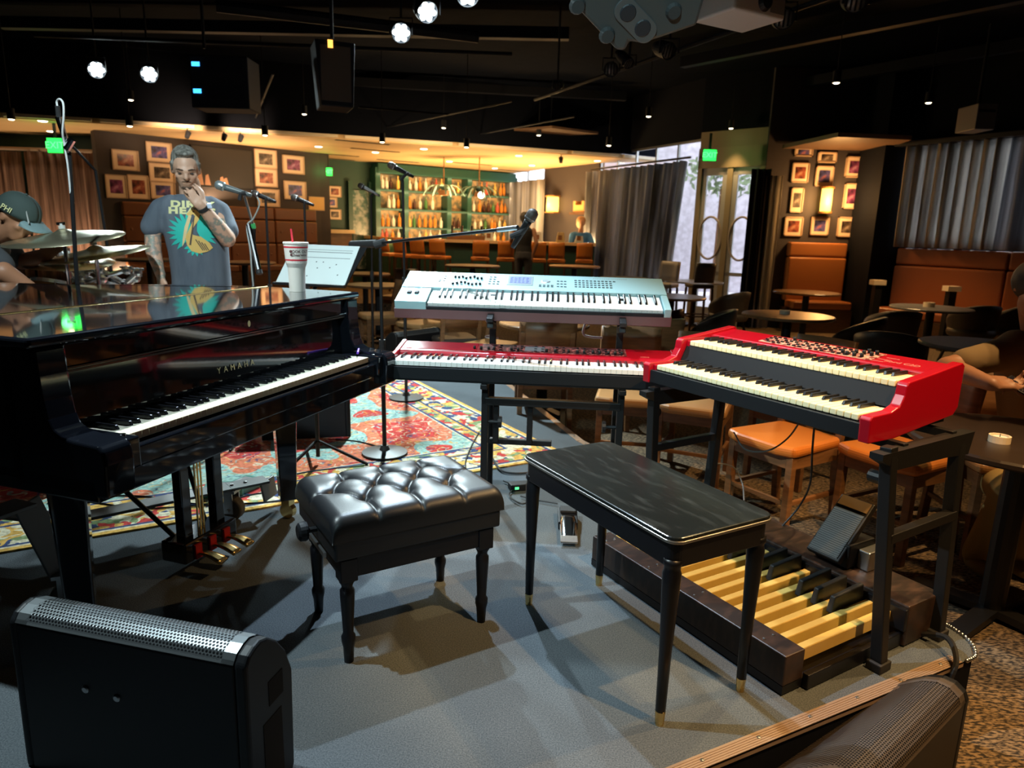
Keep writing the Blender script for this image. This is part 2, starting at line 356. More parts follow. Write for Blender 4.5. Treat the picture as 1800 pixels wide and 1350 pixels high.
mb = MB()
for a, b in zip(fe[:-1], fe[1:]):
    d = (b-a).normalized(); n = Vector((d.y, -d.x, 0)); a2, b2 = a+d*.06, b-d*.06; q = [a2, b2, b2+n*.06, a2+n*.06]
    mb.add([Vector((v.x, v.y, z)) for z in (SOF+.02, SOF+.07) for v in q], [(0, 1, 2, 3), (4, 7, 6, 5), (0, 4, 5, 1), (1, 5, 6, 2), (2, 6, 7, 3), (3, 7, 4, 0)])
mb.build('edge_trim', white_trim, sof)
# downlights in the soffit
dl = MB().lathe([(.001, -.008), (.055, -.008), (.07, 0), (.07, .004)], 14).mesh('downlight', lamp_warm)
for x, y in ((75, 213), (90, 231), (560, 258), (660, 268), (745, 262), (790, 284), (640, 290), (912, 274), (935, 291), (870, 296), (1050, 283), (700, 300)):
    put('downlight', dl, sof, loc=gp(x, y, SOF))
for k in range(7):   # dark slot grilles in the soffit
    c = gp((638, 660, 590, 585, 830, 900, 700)[k], (250, 264, 272, 279, 288, 300, 283)[k], SOF-.002)
    MB().box(-.5, .5, -.05, .05, -.004, 0, Matrix.Translation(c) @ Matrix.Rotation(.55, 4, 'Z')).build('slot_grille', wall_black, sof)
FILL_A = A.lerp(B, .45); FILL_A.z = 1.66; FILL_A = FILL_A + Vector((B.y-A.y, -(B.x-A.x), 0)).normalized()*.10
# bar light: lamps recessed under the soffit
# unseen area lights added by counter, booth and curtain to brighten the soffit
area('bar_soffit_fill', (-.55, 15.2, 1.0), (-.55, 16.2, 2.75), 300, (1, .60, .24), 4.6, .12)
area('booth_soffit_fill', FILL_A, FILL_A+Vector((0, -.15, 1)), 70, (1, .60, .30), 3.2, .05)
area('curtain_soffit_fill', (-8.0, 12.4, .4), (-8.0, 12.6, 2.75), 45, (1, .62, .32), 2.5, .1)
for x, y, e in ((640, 275, 26), (760, 285, 30), (880, 290, 30), (980, 290, 24)):
    point('bar_lamp', gp(x, y, SOF-.35), e, (1, .64, .30), .05)

# ------------------------------------------------------------------ windows, doors and curtains
def pane(name, a, b, z0, z1, label, cols=1, frame=steel):
    t = thing(name, label, 'window', kind='structure'); a, b = Vector((a[0], a[1], 0)), Vector((b[0], b[1], 0)); d = (b-a).normalized(); n = Vector((-d.y, d.x, 0)); L = (b-a).length
    M = basis(a, d, n)
    for k in range(cols):
        MB().box(L*k/cols+.02, L*(k+1)/cols-.02, .05, .056, z0, z1, M).build('pane', glass, t)
    mb = MB()
    for k in range(cols+1): mb.box(L*k/cols-.02, L*k/cols+.02, .03, .08, z0, z1, M)
    mb.box(0, L, .03, .08, z0, z0+.04, M); mb.box(0, L, .03, .08, z1-.04, z1, M); mb.build('window_frame', frame, t)
    return t
pane('window_1', WA, WB, ZF, 2.92, 'tall window behind the long grey curtain', 5)
pane('window_3', RA, RC, 1.22, 2.7, 'wide window behind the right-hand curtains', 5)
pane('window_2', BR, W0, ZF, 2.9, 'narrow window beside the bar shelves', 2)
def curtain(p, q, z0, z1, m, label, folds=10, amp=.07, tie=0, name='curtain'):
    p, q = Vector((p[0], p[1], 0)), Vector((q[0], q[1], 0)); d = (q-p).normalized(); n = Vector((d.y, -d.x, 0)); L = (q-p).length; ph = random.random()*6
    def fn(u, v):
        s = u*folds*2*PI; w = amp*(math.sin(s+ph) + .35*math.sin(2.3*s+1.3*ph))*(.75+.25*v) ; uu = u*(1-tie*(1-v))
        return p + d*(L*uu + .3*amp*math.cos(s+ph)) + n*w + Vector((0, 0, z0+(z1-z0)*v))
    o = MB().grid(fn, folds*10, 8).build(name, m, smooth=True, label=label, cat='curtain'); s = o.modifiers.new('solid', 'SOLIDIFY'); s.thickness = .004
    return o
def off(p, q, k):   # shift towards the room
    d = (Vector((q[0], q[1], 0))-Vector((p[0], p[1], 0))).normalized(); return Vector((d.y, -d.x, 0))*k
o = off(WA, WB, .18); curtain(WA+o, WA.lerp(WB, .97)+o, ZF, 2.55, grey_curtain, 'long grey curtain between the bar and the glass doors', 13, .12, .10)
o = off(BR, W0, .15); curtain(BR+o, W0+o+(W0-BR).normalized()*.35, 0.0, 2.5, grey_curtain, 'short grey curtain at the end of the bar shelves', 6, .06)
mb = MB(); o = off(WA, WB, .2); mb.tube([Vector((WA.x, WA.y, 2.6))+o, Vector((WB.x, WB.y, 2.6))+o], .02); mb.build('curtain_rail', black_metal, label='black curtain rail above the long grey curtain', cat='rail')
# glass double door
dd = thing('door_1', 'glazed double doors to the daylit street with timber frames', 'door', kind='structure')
d_ = (WC-WB); d_.z = 0; DL = d_.length; d_.normalize(); nn = Vector((-d_.y, d_.x, 0)); M = basis(Vector((WB.x, WB.y, 0)), d_, nn)
timber = mat('door_timber', (.33, .26, .16), .5); doorgrey = mat('pale_door_frame', (.42, .42, .44), .5)
ROOMZ = Matrix.Rotation(0, 4, 'X')
def dbox(mb, x0, x1, y0, y1, z0, z1): return mb.box(x0, x1, y0, y1, z0, z1, M)
def pbox(mb, M, x0, x1, n0, n1, z0, z1):
    # box in a wall frame: x along, n outwards (away from the room), z up
    vs = [M @ Vector((x, n, z)) for x in (x0, x1) for n in (n0, n1) for z in (z0, z1)]
    return mb.add(vs, [(0, 1, 3, 2), (4, 6, 7, 5), (0, 4, 5, 1), (2, 3, 7, 6), (0, 2, 6, 4), (1, 5, 7, 3)])
def wframe(a, b):
    a = Vector((a[0], a[1], 0)); d = Vector((b[0], b[1], 0))-a; L = d.length; d.normalize(); n = Vector((-d.y, d.x, 0)); m = Matrix.Identity(4)
    for i in range(3): m[i][0], m[i][1], m[i][2], m[i][3] = d[i], n[i], (0, 0, 1)[i], a[i]
    return m, L
M, DL = wframe(WB, WC)
mb = MB(); pbox(mb, M, 0, .08, -.03, .1, ZF, 2.75); pbox(mb, M, DL-.08, DL, -.03, .1, ZF, 2.75); pbox(mb, M, 0, DL, -.03, .1, 2.42, 2.75); pbox(mb, M, DL/2-.05, DL/2+.05, -.02, .1, ZF, 2.42)
mb.build('door_frame', timber, dd)
for k in range(2):
    x0 = .08 if k == 0 else DL/2+.05; x1 = DL/2-.05 if k == 0 else DL-.08
    mb = MB(); pbox(mb, M, x0, x0+.09, 0, .05, ZF, 2.42); pbox(mb, M, x1-.09, x1, 0, .05, ZF, 2.42); pbox(mb, M, x0, x1, 0, .05, 2.3, 2.42); pbox(mb, M, x0, x1, 0, .05, ZF, ZF+.25); pbox(mb, M, x0, x1, 0, .05, .62, .68)
    lf = mb.build('door_leaf', doorgrey, dd)
    mb = MB(); pbox(mb, M, x0+.09, x1-.09, .02, .028, ZF+.25, 2.3); mb.build('pane', glass, lf)
    # ring logo on the glass
    c = M @ Vector(((x0+x1)/2, -.005, 1.25)); pts = [M @ Vector(((x0+x1)/2 + .22*math.cos(t*PI/14), -.004, 1.25+.36*math.sin(t*PI/14))) for t in range(29)]
    MB().tube(pts, .02, 6).build('ring_emblem', mat('frosted_print', (.45, .38, .33), .7), lf)
# outside: pavement, opposite wall, hedge
MB().box(.5, 24, 8, 30, ZF-.22, ZF-.12).build('floor_street', mat('pale_pavement', (.55, .52, .55), .9), label='pale pavement outside the glass doors', cat='pavement', kind='structure')
om = MB(); om.box(2, 13, 19, 19.3, ZF, 5); om.build('wall_street', mat('lilac_brick', (.62, .58, .66), .9, noise=(6, (.48, .44, .50), .4, .6)), label='pale building across the street seen through the doors', cat='wall', kind='structure')
def foliage(c, r, n, m, sz=.1):
    mb = MB()
    for k in range(n):
        a, b = random.random()*2*PI, math.acos(random.uniform(-1, 1)); rr = r*random.random()**.4
        p = Vector(c)+Vector((math.sin(b)*math.cos(a)*rr, math.sin(b)*math.sin(a)*rr, math.cos(b)*rr*.7)); u = Vector((random.gauss(0, 1), random.gauss(0, 1), random.gauss(0, 1))).normalized()*sz; v = u.orthogonal().normalized()*sz*.5
        mb.add([p-u, p+v, p+u, p-v], [(0, 1, 2, 3)])
    return mb.build('foliage', m)
leafm = mat('street_leaf', (.20, .26, .14), .7)
for k, (x, z, l) in enumerate(((4.7, 2.7, 'street tree crown seen through the left door pane'), (6.6, 2.6, 'street tree crown seen through the right door pane'))):
    t = thing('street_tree', l, 'tree', (x, 16.5, ZF)); f = foliage((0, 0, z-ZF), .9, 260, leafm, .12); f.parent = t
    MB().cyl((0, 0, 0), (0, 0, 2.6), .08, .05).build('trunk', wood_m, t)
# curtain right of the doors
p = PW0 + Vector((-.05, -.25, 0)); curtain(WC + Vector((-.28, -.22, 0)), WC + Vector((.02, -.24, 0)), ZF+.01, 2.35, mat('black_drape', (.012, .012, .014), .9), 'black drape hanging at the right edge of the doors', 3, .05)
curtain(dp(1350, 300, 11.5), dp(1378, 300, 11.5), ZF+.01, 2.25, pale_curtain, 'narrow pale curtain beside the photo wall', 3, .05)
# right-hand curtain over the long booth
o = off(RA, RB, .16); ra = RA.lerp(RB, .06)+o; rb = RA.lerp(RB, .9)+o
curtain(ra, rb, 1.2, 2.69, pale_curtain, 'pale grey curtain above the right-hand booth', 9, .11)
curtain(rb, RC+o, 1.2, 2.69, grey_curtain, 'grey curtain continuing past the right edge of the booth', 8, .07)
mb = MB(); mb.bar(Vector((RA.x, RA.y, 2.68))+o*1.6, Vector((RC.x, RC.y, 2.68))+o*1.6, .18, .06); mb.build('trim_1', black_metal, label='dark pelmet above the right-hand curtains', cat='trim', kind='structure')
# left rose curtains
la = dp(-60, 300, 12.9); lb = dp(38, 300, 12.9); lc = dp(44, 300, 12.8); ld = dp(175, 300, 12.8)
curtain(la, lb, 0, 2.42, rose_curtain, 'rose grey curtain at the far left edge', 6, .06)
curtain(lc, ld, 0, 2.42, rose_curtain, 'rose grey curtain left of the photo wall', 7, .07)
MB().tube([Vector((la.x, la.y-.05, 2.47)), Vector((ld.x, ld.y-.05, 2.44))], .03).build('curtain_rail', mat('pale_rail', (.35, .28, .24), .5), label='pale curtain rail over the rose curtains', cat='rail')
# ------------------------------------------------------------------ grand piano
def keyset(root, n_start, n_keys, fm, wm, x0=0., y0=0., z0=0., pitch=.0235, wl=.15, bl=.095, bh=.012, tilt=None, front=None, wh=.02, lip=0, bkw=.0105, M=None):
    """white and black keys as parts; n_start = semitone of the first key (0 = C)"""
    blk = {1, 3, 6, 8, 10}; g = .0009
    mb = MB(); mb.box(0, pitch-g, 0-lip, wl, -wh, 0); wme = mb.mesh('white_key', wm)
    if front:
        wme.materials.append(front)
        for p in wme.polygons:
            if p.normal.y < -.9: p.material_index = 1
    w2 = bkw
    mb = MB(); mb.add([(-w2/2, wl-bl, .0), (w2/2, wl-bl, .0), (w2/2, wl, 0), (-w2/2, wl, 0), (-w2/2*.8, wl-bl+.006, bh), (w2/2*.8, wl-bl+.006, bh), (w2/2*.8, wl, bh), (-w2/2*.8, wl, bh)],
        [(0, 3, 2, 1), (4, 5, 6, 7), (0, 1, 5, 4), (1, 2, 6, 5), (2, 3, 7, 6), (3, 0, 4, 7)]); bme = mb.mesh('black_key', fm)
    x = x0; nw = 0
    offs = {1: -.0015, 3: .0015, 6: -.002, 8: 0, 10: .002}
    for k in range(n_keys):
        s = (n_start+k) % 12
        if s in blk:
            o = put('black_key', bme, root, bevel=.0012, seg=1, loc=(x+offs[s], y0, z0))
        else:
            o = put('white_key', wme, root, bevel=.0008 if lip == 0 else .0035, seg=1 if lip == 0 else 2, loc=(x, y0, z0)); x += pitch
        if M is not None: o.matrix_local = M @ Matrix.Translation(o.location)
    return x-x0
pn = thing('grand_piano', 'polished black grand piano with closed lid and open keyboard', 'piano', (-.977, 1.69, 0), 1.263)
ZK = .737
# rim outline in plan (local): keys run along x 0..1.225, y goes back
def rim(x0, x1, yf):
    c = [(x1, yf), (x1, .55), (x1-.03, .78), (x1-.12, .98), (x1-.27, 1.16), (x1-.40, 1.36), (x1-.47, 1.58), (x1-.56, 1.77), (x1-.72, 1.88), (x1-.95, 1.93), (x0+.16, 1.92), (x0+.03, 1.86), (x0, 1.74), (x0, yf)]
    pts = [Vector((a, b, 0)) for a, b in c[1:-1]]; mid = curve(pts, 5); return [(c[0])] + [(p.x, p.y) for p in mid] + [c[-1]]
MB().prism(rim(-.128, 1.353, .20), .63, .958, 'z').build('rim', black_gloss, pn, bevel=.004)
ld_ = MB().prism(rim(-.142, 1.367, .585), .966, .992, 'z').build('lid', black_gloss, pn, bevel=.006, seg=3)
MB().prism([(-.142, .118), (1.367, .118), (1.367, .575), (-.142, .575)], .968, .994, 'z').build('front_lid', black_gloss, pn, bevel=.009, seg=3)
mb = MB(); mb.cyl((-.13, .58, .992), (1.35, .58, .992), .0055, n=8); mb.box(-.13, 1.35, .568, .592, .9905, .9945); mb.build('hinge', brass, ld_)
# front rail under lid, fallboard, key bed
MB().box(-.04, 1.265, .138, .162, .905, .966).build('lid_rail', black_gloss, pn, bevel=.004)
mb = MB(); mb.box(-.04, 1.265, .1335, .140, .893, .899); mb.box(-.04, 1.265, .1335, .140, .902, .906); mb.build('rail_moulding', mat('rail_edge', (.05, .05, .05), .12, coat=.5), pn)
fb = MB().prism([(.150, .742), (.162, .742), (.176, .905), (.162, .905)], -.04, 1.265, 'x').build('fallboard', black_gloss, pn, bevel=.002)
tm = textmesh('YAMAHA', .029, goldleaf, .0004, space=1.9)
o = put('lettering', tm, fb); o.matrix_local = basis((.60, .1508, .795), (1, 0, 0), (0, .085, 1))
o = MB().lathe([(.0085, 0), (.011, 0), (.011, .0008), (.0085, .0008)], 16).build('lock_ring', goldleaf, fb); o.matrix_local = basis((.66, .1378, .936), (1, 0, 0), (0, 0, 1)) @ Matrix.Diagonal((.6, 1, 1, 1))
MB().box(-.128, 1.353, -.03, .9, .60, .662).build('key_bed', black_gloss, pn, bevel=.006)
MB().box(-.04, 1.265, -.032, -.008, .655, .712).build('key_slip', black_gloss, pn, bevel=.006, seg=3)
prof = [(-.062, .615), (-.066, .70), (-.060, .736), (-.045, .748), (.03, .752), (.070, .758), (.094, .772), (.106, .796), (.114, .84), (.119, .90), (.121, .966), (.24, .966), (.24, .615)]
for x0 in (-.128, 1.268):
    MB().prism(prof, x0, x0+.085, 'x').build('arm', black_gloss, pn, bevel=.007, seg=3)
for x0, x1 in ((-.043, -.003), (1.228, 1.268)):
    kb = MB().box(x0, x1, -.045, .145, .66, .742).build('key_block', black_gloss, pn, bevel=.006, seg=3)
    MB().lathe([(.001, .006), (.008, .005), (.009, 0)], 12, ((x0+x1)/2, -.01, .742)).build('cap_screw', chrome, kb)
keyset(pn, 9, 88, ebony_key, ivory, 0, 0, ZK, pitch=1.2255/52, front=ivory_side)
def leg(x, y):
    mb = MB(); mb.loft([((x, y, .09), .050, .050), ((x, y, .30), .056, .056), ((x, y, .60), .070, .070)], 4); o = mb.build('leg', black_gloss, pn, bevel=.006)
    c = MB().cyl((x-.014, y, .035), (x+.014, y, .035), .034, n=16); c.box(x-.02, x+.02, y-.02, y+.02, .06, .095); c.build('caster', brass, o)
leg(.06, .30); leg(1.13, .36); leg(.33, 1.65)
# lyre with pedals
ly = MB(); ly.box(.555, .598, .385, .425, .12, .60); ly.box(.722, .765, .385, .425, .12, .60); lyo = ly.build('lyre', black_gloss, pn, bevel=.004)
MB().box(.525, .80, .36, .47, .055, .135).build('lyre_box', black_gloss, lyo, bevel=.008)
MB().box(.54, .785, .36, .45, .595, .605).build('lyre_plate', black_gloss, lyo)
mb = MB(); mb.tube([(.645, .405, .13), (.645, .405, .60)], .004, 6); mb.tube([(.66, .405, .13), (.66, .405, .60)], .004, 6); mb.tube([(.675, .405, .13), (.675, .405, .60)], .004, 6)
mb.build('pedal_rod', brass, lyo)
mb = MB(); mb.tube([(.58, .46, .13), (.40, .80, .60)], .009, 8); mb.tube([(.74, .46, .13), (.92, .80, .60)], .009, 8); mb.build('lyre_brace', black_metal, lyo)
for x in (.585, .66, .735):
    mb = MB(); mb.grid(lambda u, v: Vector((x + (v-.5)*(.022+.020*math.sin(min(1, u*1.15)*PI*.5)**3), .37-.125*u, .078+.012*math.sin(u*PI)-.012*u)), 8, 4)
    o = mb.build('pedal', brass, lyo, smooth=True); s = o.modifiers.new('s', 'SOLIDIFY'); s.thickness = .009; s.offset = 0
    mb = MB(); mb.box(x-.016, x+.016, .352, .362, .06, .115); mb.build('pedal_felt', mat('red_felt', (.4, .01, .01), .9), lyo)
# piano transport frame with casters
fr = thing('piano_dolly', 'grey steel piano dolly with rubber casters under the grand piano', 'dolly', (-.977, 1.69, 0), 1.263)
gsteel = mat('grey_dolly_steel', (.20, .21, .21), .45, metal=.4)
def plate(pts, w, th=.012, nm='dolly_arm'):
    mb = MB()
    for a, b in zip(pts[:-1], pts[1:]): mb.bar(a, b, w, th)
    return mb.build(nm, gsteel, fr, bevel=.002)


def caster(x, y, z, rz):
    M = Matrix.Translation((x, y, 0)) @ Matrix.Rotation(rz, 4, 'Z'); mb = MB()
    w = [(M @ Vector((.022, 0, .055))), (M @ Vector((-.022, 0, .055)))]; mb.cyl(w[0], w[1], .055, n=20); o = mb.build('caster', mat('worn_rubber_wheel', (.10, .085, .06), .6), fr, bevel=.008)
    f = MB()
    for s in (-1, 1): f.box(s*.03-.003, s*.03+.003, -.022, .022, .04, z, M)
    f.box(-.035, .035, -.035, .035, z-.012, z, M); f.cyl(M @ Vector((.04, 0, .055)), M @ Vector((-.04, 0, .055)), .007, n=8); f.build('fork', steel, o)

plate([(-.06, .62, .40), (.16, .61, .40)], .10); plate([(.16, .61, .40), (.22, .57, .14)], .085); plate([(.22, .57, .15), (.52, .90, .15), (.42, 1.55, .15)], .09)
plate([(.52, .90, .15), (1.02, .58, .15), (1.16, .49, .15)], .09); plate([(1.16, .49, .15), (1.17, .48, .06)], .09)
caster(.215, .55, .15, .7); caster(1.02, .57, .145, .2); caster(.42, 1.52, .145, .2)
for k in range(3): MB().lathe([(.001, .007), (.007, .006), (.009, 0)], 8, (.98+.05*k, .60-.03*k, .156)).build('bolt', steel, fr)
# ------------------------------------------------------------------ rug
def rug_mat(w, d):
    m, nt, b = node_mat('oriental_rug'); L = nt.links.new; N = nt.nodes.new; tc = N('ShaderNodeTexCoord')
    def math_(op, a, c=None, v=None):
        n = N('ShaderNodeMath'); n.operation = op; L(a, n.inputs[0])
        if c is not None: L(c, n.inputs[1])
        elif v is not None: n.inputs[1].default_value = v
        return n.outputs[0]
    wob = N('ShaderNodeTexNoise'); wob.inputs['Scale'].default_value = 9; L(tc.outputs['Object'], wob.inputs['Vector'])
    add = N('ShaderNodeVectorMath'); add.operation = 'MULTIPLY_ADD'; add.inputs[1].default_value = (.17, .17, 0); L(wob.outputs['Color'], add.inputs[0]); L(tc.outputs['Object'], add.inputs[2])
    sep = N('ShaderNodeSeparateXYZ'); L(tc.outputs['Object'], sep.inputs[0])
    ex = math_('SUBTRACT', math_('ABSOLUTE', math_('SUBTRACT', sep.outputs[0], v=w/2)), v=w/2); ey = math_('SUBTRACT', math_('ABSOLUTE', math_('SUBTRACT', sep.outputs[1], v=d/2)), v=d/2)
    edge = math_('MULTIPLY', math_('MAXIMUM', ex, ey), v=-1)          # distance from the rim
    vo = N('ShaderNodeTexVoronoi'); vo.inputs['Scale'].default_value = 5.5; vo.distance = 'MANHATTAN'; L(add.outputs[0], vo.inputs['Vector'])
    vs = N('ShaderNodeTexVoronoi'); vs.inputs['Scale'].default_value = 22; vs.distance = 'CHEBYCHEV'; L(add.outputs[0], vs.inputs['Vector'])
    big = N('ShaderNodeTexNoise'); big.inputs['Scale'].default_value = 1.7; big.inputs['Detail'].default_value = 1; L(tc.outputs['Object'], big.inputs['Vector'])
    RED, COR, TEA, CRM, NAV, OCH, GRN = (.60, .07, .06), (.74, .22, .12), (.34, .55, .50), (.78, .72, .52), (.06, .09, .20), (.76, .46, .12), (.26, .36, .17)
    fld = ramp(nt, [(0, RED), (.40, COR), (.50, TEA), (.60, RED), (.66, COR)], 'CONSTANT'); L(big.outputs['Fac'], fld.inputs[0])
    sc = N('ShaderNodeSeparateColor'); L(vs.outputs['Color'], sc.inputs[0]); orn = ramp(nt, [(0, CRM), (.22, OCH), (.38, NAV), (.52, TEA), (.68, CRM), (.84, COR)], 'CONSTANT'); L(sc.outputs[0], orn.inputs[0])
    ring = math_('FRACT', math_('MULTIPLY', vo.outputs['Distance'], v=3.2)); rm = ramp(nt, [(0, (0, 0, 0)), (.66, (.75, .75, .75)), (.9, (0, 0, 0))], 'CONSTANT'); L(ring, rm.inputs[0])
    mx = N('ShaderNodeMix'); mx.data_type = 'RGBA'; L(rm.outputs[0], mx.inputs[0]); L(fld.outputs[0], mx.inputs[6]); L(orn.outputs[0], mx.inputs[7])
    bord = ramp(nt, [(0, CRM), (.15, OCH), (.3, GRN), (.42, CRM), (.55, RED), (.68, NAV), (.85, OCH)], 'CONSTANT'); L(sc.outputs[1], bord.inputs[0])
    st_ = ramp(nt, [(0, OCH), (.020, CRM), (.035, NAV), (.05, (1, 1, 1)), (.22, NAV), (.235, OCH), (.25, (1, 1, 1)), (.31, NAV), (.325, CRM)], 'CONSTANT'); 
    edn = math_('MULTIPLY', edge, v=.85); L(edn, st_.inputs[0])
    msk = ramp(nt, [(0, (0, 0, 0)), (.05, (1, 1, 1)), (.22, (0, 0, 0)), (.25, (1, 1, 1)), (.31, (0, 0, 0))], 'CONSTANT'); L(edn, msk.inputs[0])
    mb1 = N('ShaderNodeMix'); mb1.data_type = 'RGBA'; L(msk.outputs[0], mb1.inputs[0]); L(st_.outputs[0], mb1.inputs[6]); L(bord.outputs[0], mb1.inputs[7])
    isb = ramp(nt, [(0, (1, 1, 1)), (.335, (0, 0, 0))], 'CONSTANT'); L(edn, isb.inputs[0])
    mf = N('ShaderNodeMix'); mf.data_type = 'RGBA'; L(isb.outputs[0], mf.inputs[0]); L(mx.outputs[2], mf.inputs[6]); L(mb1.outputs[2], mf.inputs[7])
    fine = N('ShaderNodeTexNoise'); fine.inputs['Scale'].default_value = 55; L(tc.outputs['Object'], fine.inputs['Vector']); fr_ = ramp(nt, [(.38, (.45, .42, .38)), (.58, (1, 1, 1))]); L(fine.outputs['Fac'], fr_.inputs[0])
    mu = N('ShaderNodeMix'); mu.data_type = 'RGBA'; mu.blend_type = 'MULTIPLY'; mu.inputs[0].default_value = .6; L(mf.outputs[2], mu.inputs[6]); L(fr_.outputs[0], mu.inputs[7])
    L(mu.outputs[2], b.inputs['Base Color']); b.inputs['Roughness'].default_value = .95; b.inputs['Specular IOR Level'].default_value = .1; return m
# near edge runs from (-2.5,2.25) to (.345,3.845); right edge goes back
r0, r1 = Vector((.345, 3.845, 0)), Vector((-2.55, 2.10, 0)); rd = (r1-r0).normalized(); rgw = 3.6; rgd = 2.75
RM = Matrix.Identity(4); rn = Vector((rd.y, -rd.x, 0))
for i in range(3): RM[i][0], RM[i][1], RM[i][2], RM[i][3] = rd[i], rn[i], (0, 0, 1)[i], r0[i]
ro = MB().grid(lambda u, v: (u*rgw, v*rgd, .008 + .0015*math.sin(u*31)*math.sin(v*23)), 30, 24).build('rug', rug_mat(rgw, rgd), label='red and teal oriental rug spread over the stage carpet', cat='rug')
ro.matrix_world = RM; s = ro.modifiers.new('s', 'SOLIDIFY'); s.thickness = .008; s.offset = -1

# ------------------------------------------------------------------ tufted piano bench
bw, bd = .451, .314
pb = thing('piano_bench', 'black tufted leather piano bench on four turned legs', 'bench', (-.465, 1.845, 0), .552)
TW, TD, TH = bw+.105, bd+.090, .478
btn = [(u, v) for v in (.32, .80) for u in (.25, .5, .75)] + [(u, .56) for u in (.125, .375, .625, .875)]
segs = []
for i, a in enumerate(btn):
    for b in btn[i+1:]:
        if abs(abs(a[0]-b[0])-.125) < .01 and abs(abs(a[1]-b[1])-.24) < .03: segs.append((a, b))
for a in btn:
    if a[1] < .4: segs.append((a, (a[0], -.05)))
    if a[1] > .7: segs.append((a, (a[0], 1.05)))
for a, e in (((.125, .56), (-.05, .56)), ((.875, .56), (1.05, .56))): segs.append((a, e))
def pad_z(u, v):
    x, y = u*TW, v*TD; z = 0
    for bu, bv in btn:
        r2 = (x-bu*TW)**2+(y-bv*TD)**2; z -= .017*math.exp(-r2/(2*.010**2)) + .011*math.exp(-r2/(2*.026**2))
    dm = 9
    for (a, b) in segs:
        ax, ay, bx_, by_ = a[0]*TW, a[1]*TD, b[0]*TW, b[1]*TD; dx, dy = bx_-ax, by_-ay; t = max(0, min(1, ((x-ax)*dx+(y-ay)*dy)/(dx*dx+dy*dy)))
        dm = min(dm, math.hypot(x-ax-t*dx, y-ay-t*dy))
    z -= .0055*math.exp(-(dm/.0045)**2) + .004*math.exp(-(dm/.014)**2)
    return z
def prof1(L, n):
    a = [(0, -.075), (0, -.052)] ; R = .036
    for k in range(1, 7):
        t = k/6*PI/2; a.append((R-R*math.cos(t), -.036+R*math.sin(t)))
    a += [(R+(L-2*R)*k/n, 0) for k in range(1, n)]
    b = [(L-x, z) for x, z in a[:8]][::-1]
    return a[:8+n-1] + b
px_, py_ = prof1(TW, 96), prof1(TD, 68); mb = MB(); gx, gy = len(px_), len(py_); vs = []
for x, zx in px_:
    for y, zy in py_:
        zz = max(-.075, zx+zy); k = 1 if zz > -.01 else max(0, 1+(zz+.01)/.05)
        dome = .010*(1-(2*x/TW-1)**2)*(1-(2*y/TD-1)**2)
        vs.append((x-.0525, y-.045, TH+zz+(pad_z(x/TW, y/TD)+dome)*k))
mb.add(vs, [(i*gy+j, (i+1)*gy+j, (i+1)*gy+j+1, i*gy+j+1) for i in range(gx-1) for j in range(gy-1)])
pad = mb.build('cushion', leather_b, pb, smooth=True)
bm_ = MB().ball((0, 0, 0), .007, 10, (1, 1, .55)).mesh('button', leather_b, True)
for u, v in btn: put('button', bm_, pad, loc=(u*TW-.0525, v*TD-.045, TH+pad_z(u, v)+.012+.010*(1-(2*u-1)**2)*(1-(2*v-1)**2)-.006))
MB().box(-.044, bw+.044, -.037, bd+.037, TH-.135, TH-.07).build('seat_box', leather_b, pb, bevel=.008, seg=3)
MB().box(-.022, bw+.022, -.020, bd+.020, TH-.20, TH-.125).build('apron', black_satin, pb, bevel=.004)
lp = [(.001, 0), (.014, 0), (.0165, .05), (.021, .07), (.021, .085), (.0155, .095), (.0175, .14), (.0215, .215), (.0215, .235), (.0155, .244), (.0185, .255), (.023, .262), (.023, .275), (.001, .275)]
lm = MB().lathe(lp, 16).mesh('leg', black_satin, True)
for x in (0, bw):
    for y in (0, bd):
        l = put('leg', lm, pb, loc=(x, y, 0)); MB().box(-.026, .026, -.026, .026, .268, .34).build('leg_block', black_satin, l, bevel=.003)
for sx, x in ((-1, -.044), (1, bw+.044)):
    mb = MB(); mb.cyl((x, bd*.45, TH-.10), (x+sx*.035, bd*.45, TH-.10), .009, n=10); mb.lathe([(.001, 0), (.028, 0), (.030, .006), (.028, .022), (.02, .028), (.001, .028)], 18, (0, 0, 0), Matrix.Translation((x+sx*.03, bd*.45, TH-.10)) @ Matrix.Rotation(sx*PI/2, 4, 'Y'))
    mb.build('height_knob', black_plastic, pb, smooth=False)
    mb = MB(); mb.box(x-.004, x+.004, bd*.2, bd*.9, TH-.16, TH-.145); mb.build('scissor_bar', steel, pb)

# ------------------------------------------------------------------ plain organ bench
ob = thing('organ_bench', 'worn black flat-topped wooden bench with brass-tipped tapered legs', 'bench', (.08, 2.197, 0), -1.051)
ow, od, oh = .679, .302, .546
worn = mat('worn_black_lacquer', (.008, .010, .010), .20, noise=(9, (.026, .031, .032), .52, .75, 8, (1, 4, 1)))
def rrect(x0, x1, y0, y1, r, n=6):
    out = []
    for cx, cy, a0 in ((x1-r, y1-r, 0), (x0+r, y1-r, PI/2), (x0+r, y0+r, PI), (x1-r, y0+r, 1.5*PI)):
        out += [(cx+r*math.cos(a0+k*PI/2/n), cy+r*math.sin(a0+k*PI/2/n)) for k in range(n+1)]
    return out
tp = MB().prism(rrect(-.030, ow+.030, -.030, od+.030, .035), oh-.012, oh, 'z').build('bench_top', worn, ob, bevel=.004, seg=2)
MB().prism(rrect(-.033, ow+.033, -.033, od+.033, .038), oh-.017, oh-.009, 'z').build('metal_edging', mat('dull_edge_metal', (.32, .30, .27), .35, metal=.9), tp, bevel=.002)
MB().prism(rrect(-.022, ow+.022, -.022, od+.022, .03), oh-.085, oh-.016, 'z').build('apron', black_satin, ob, bevel=.003)
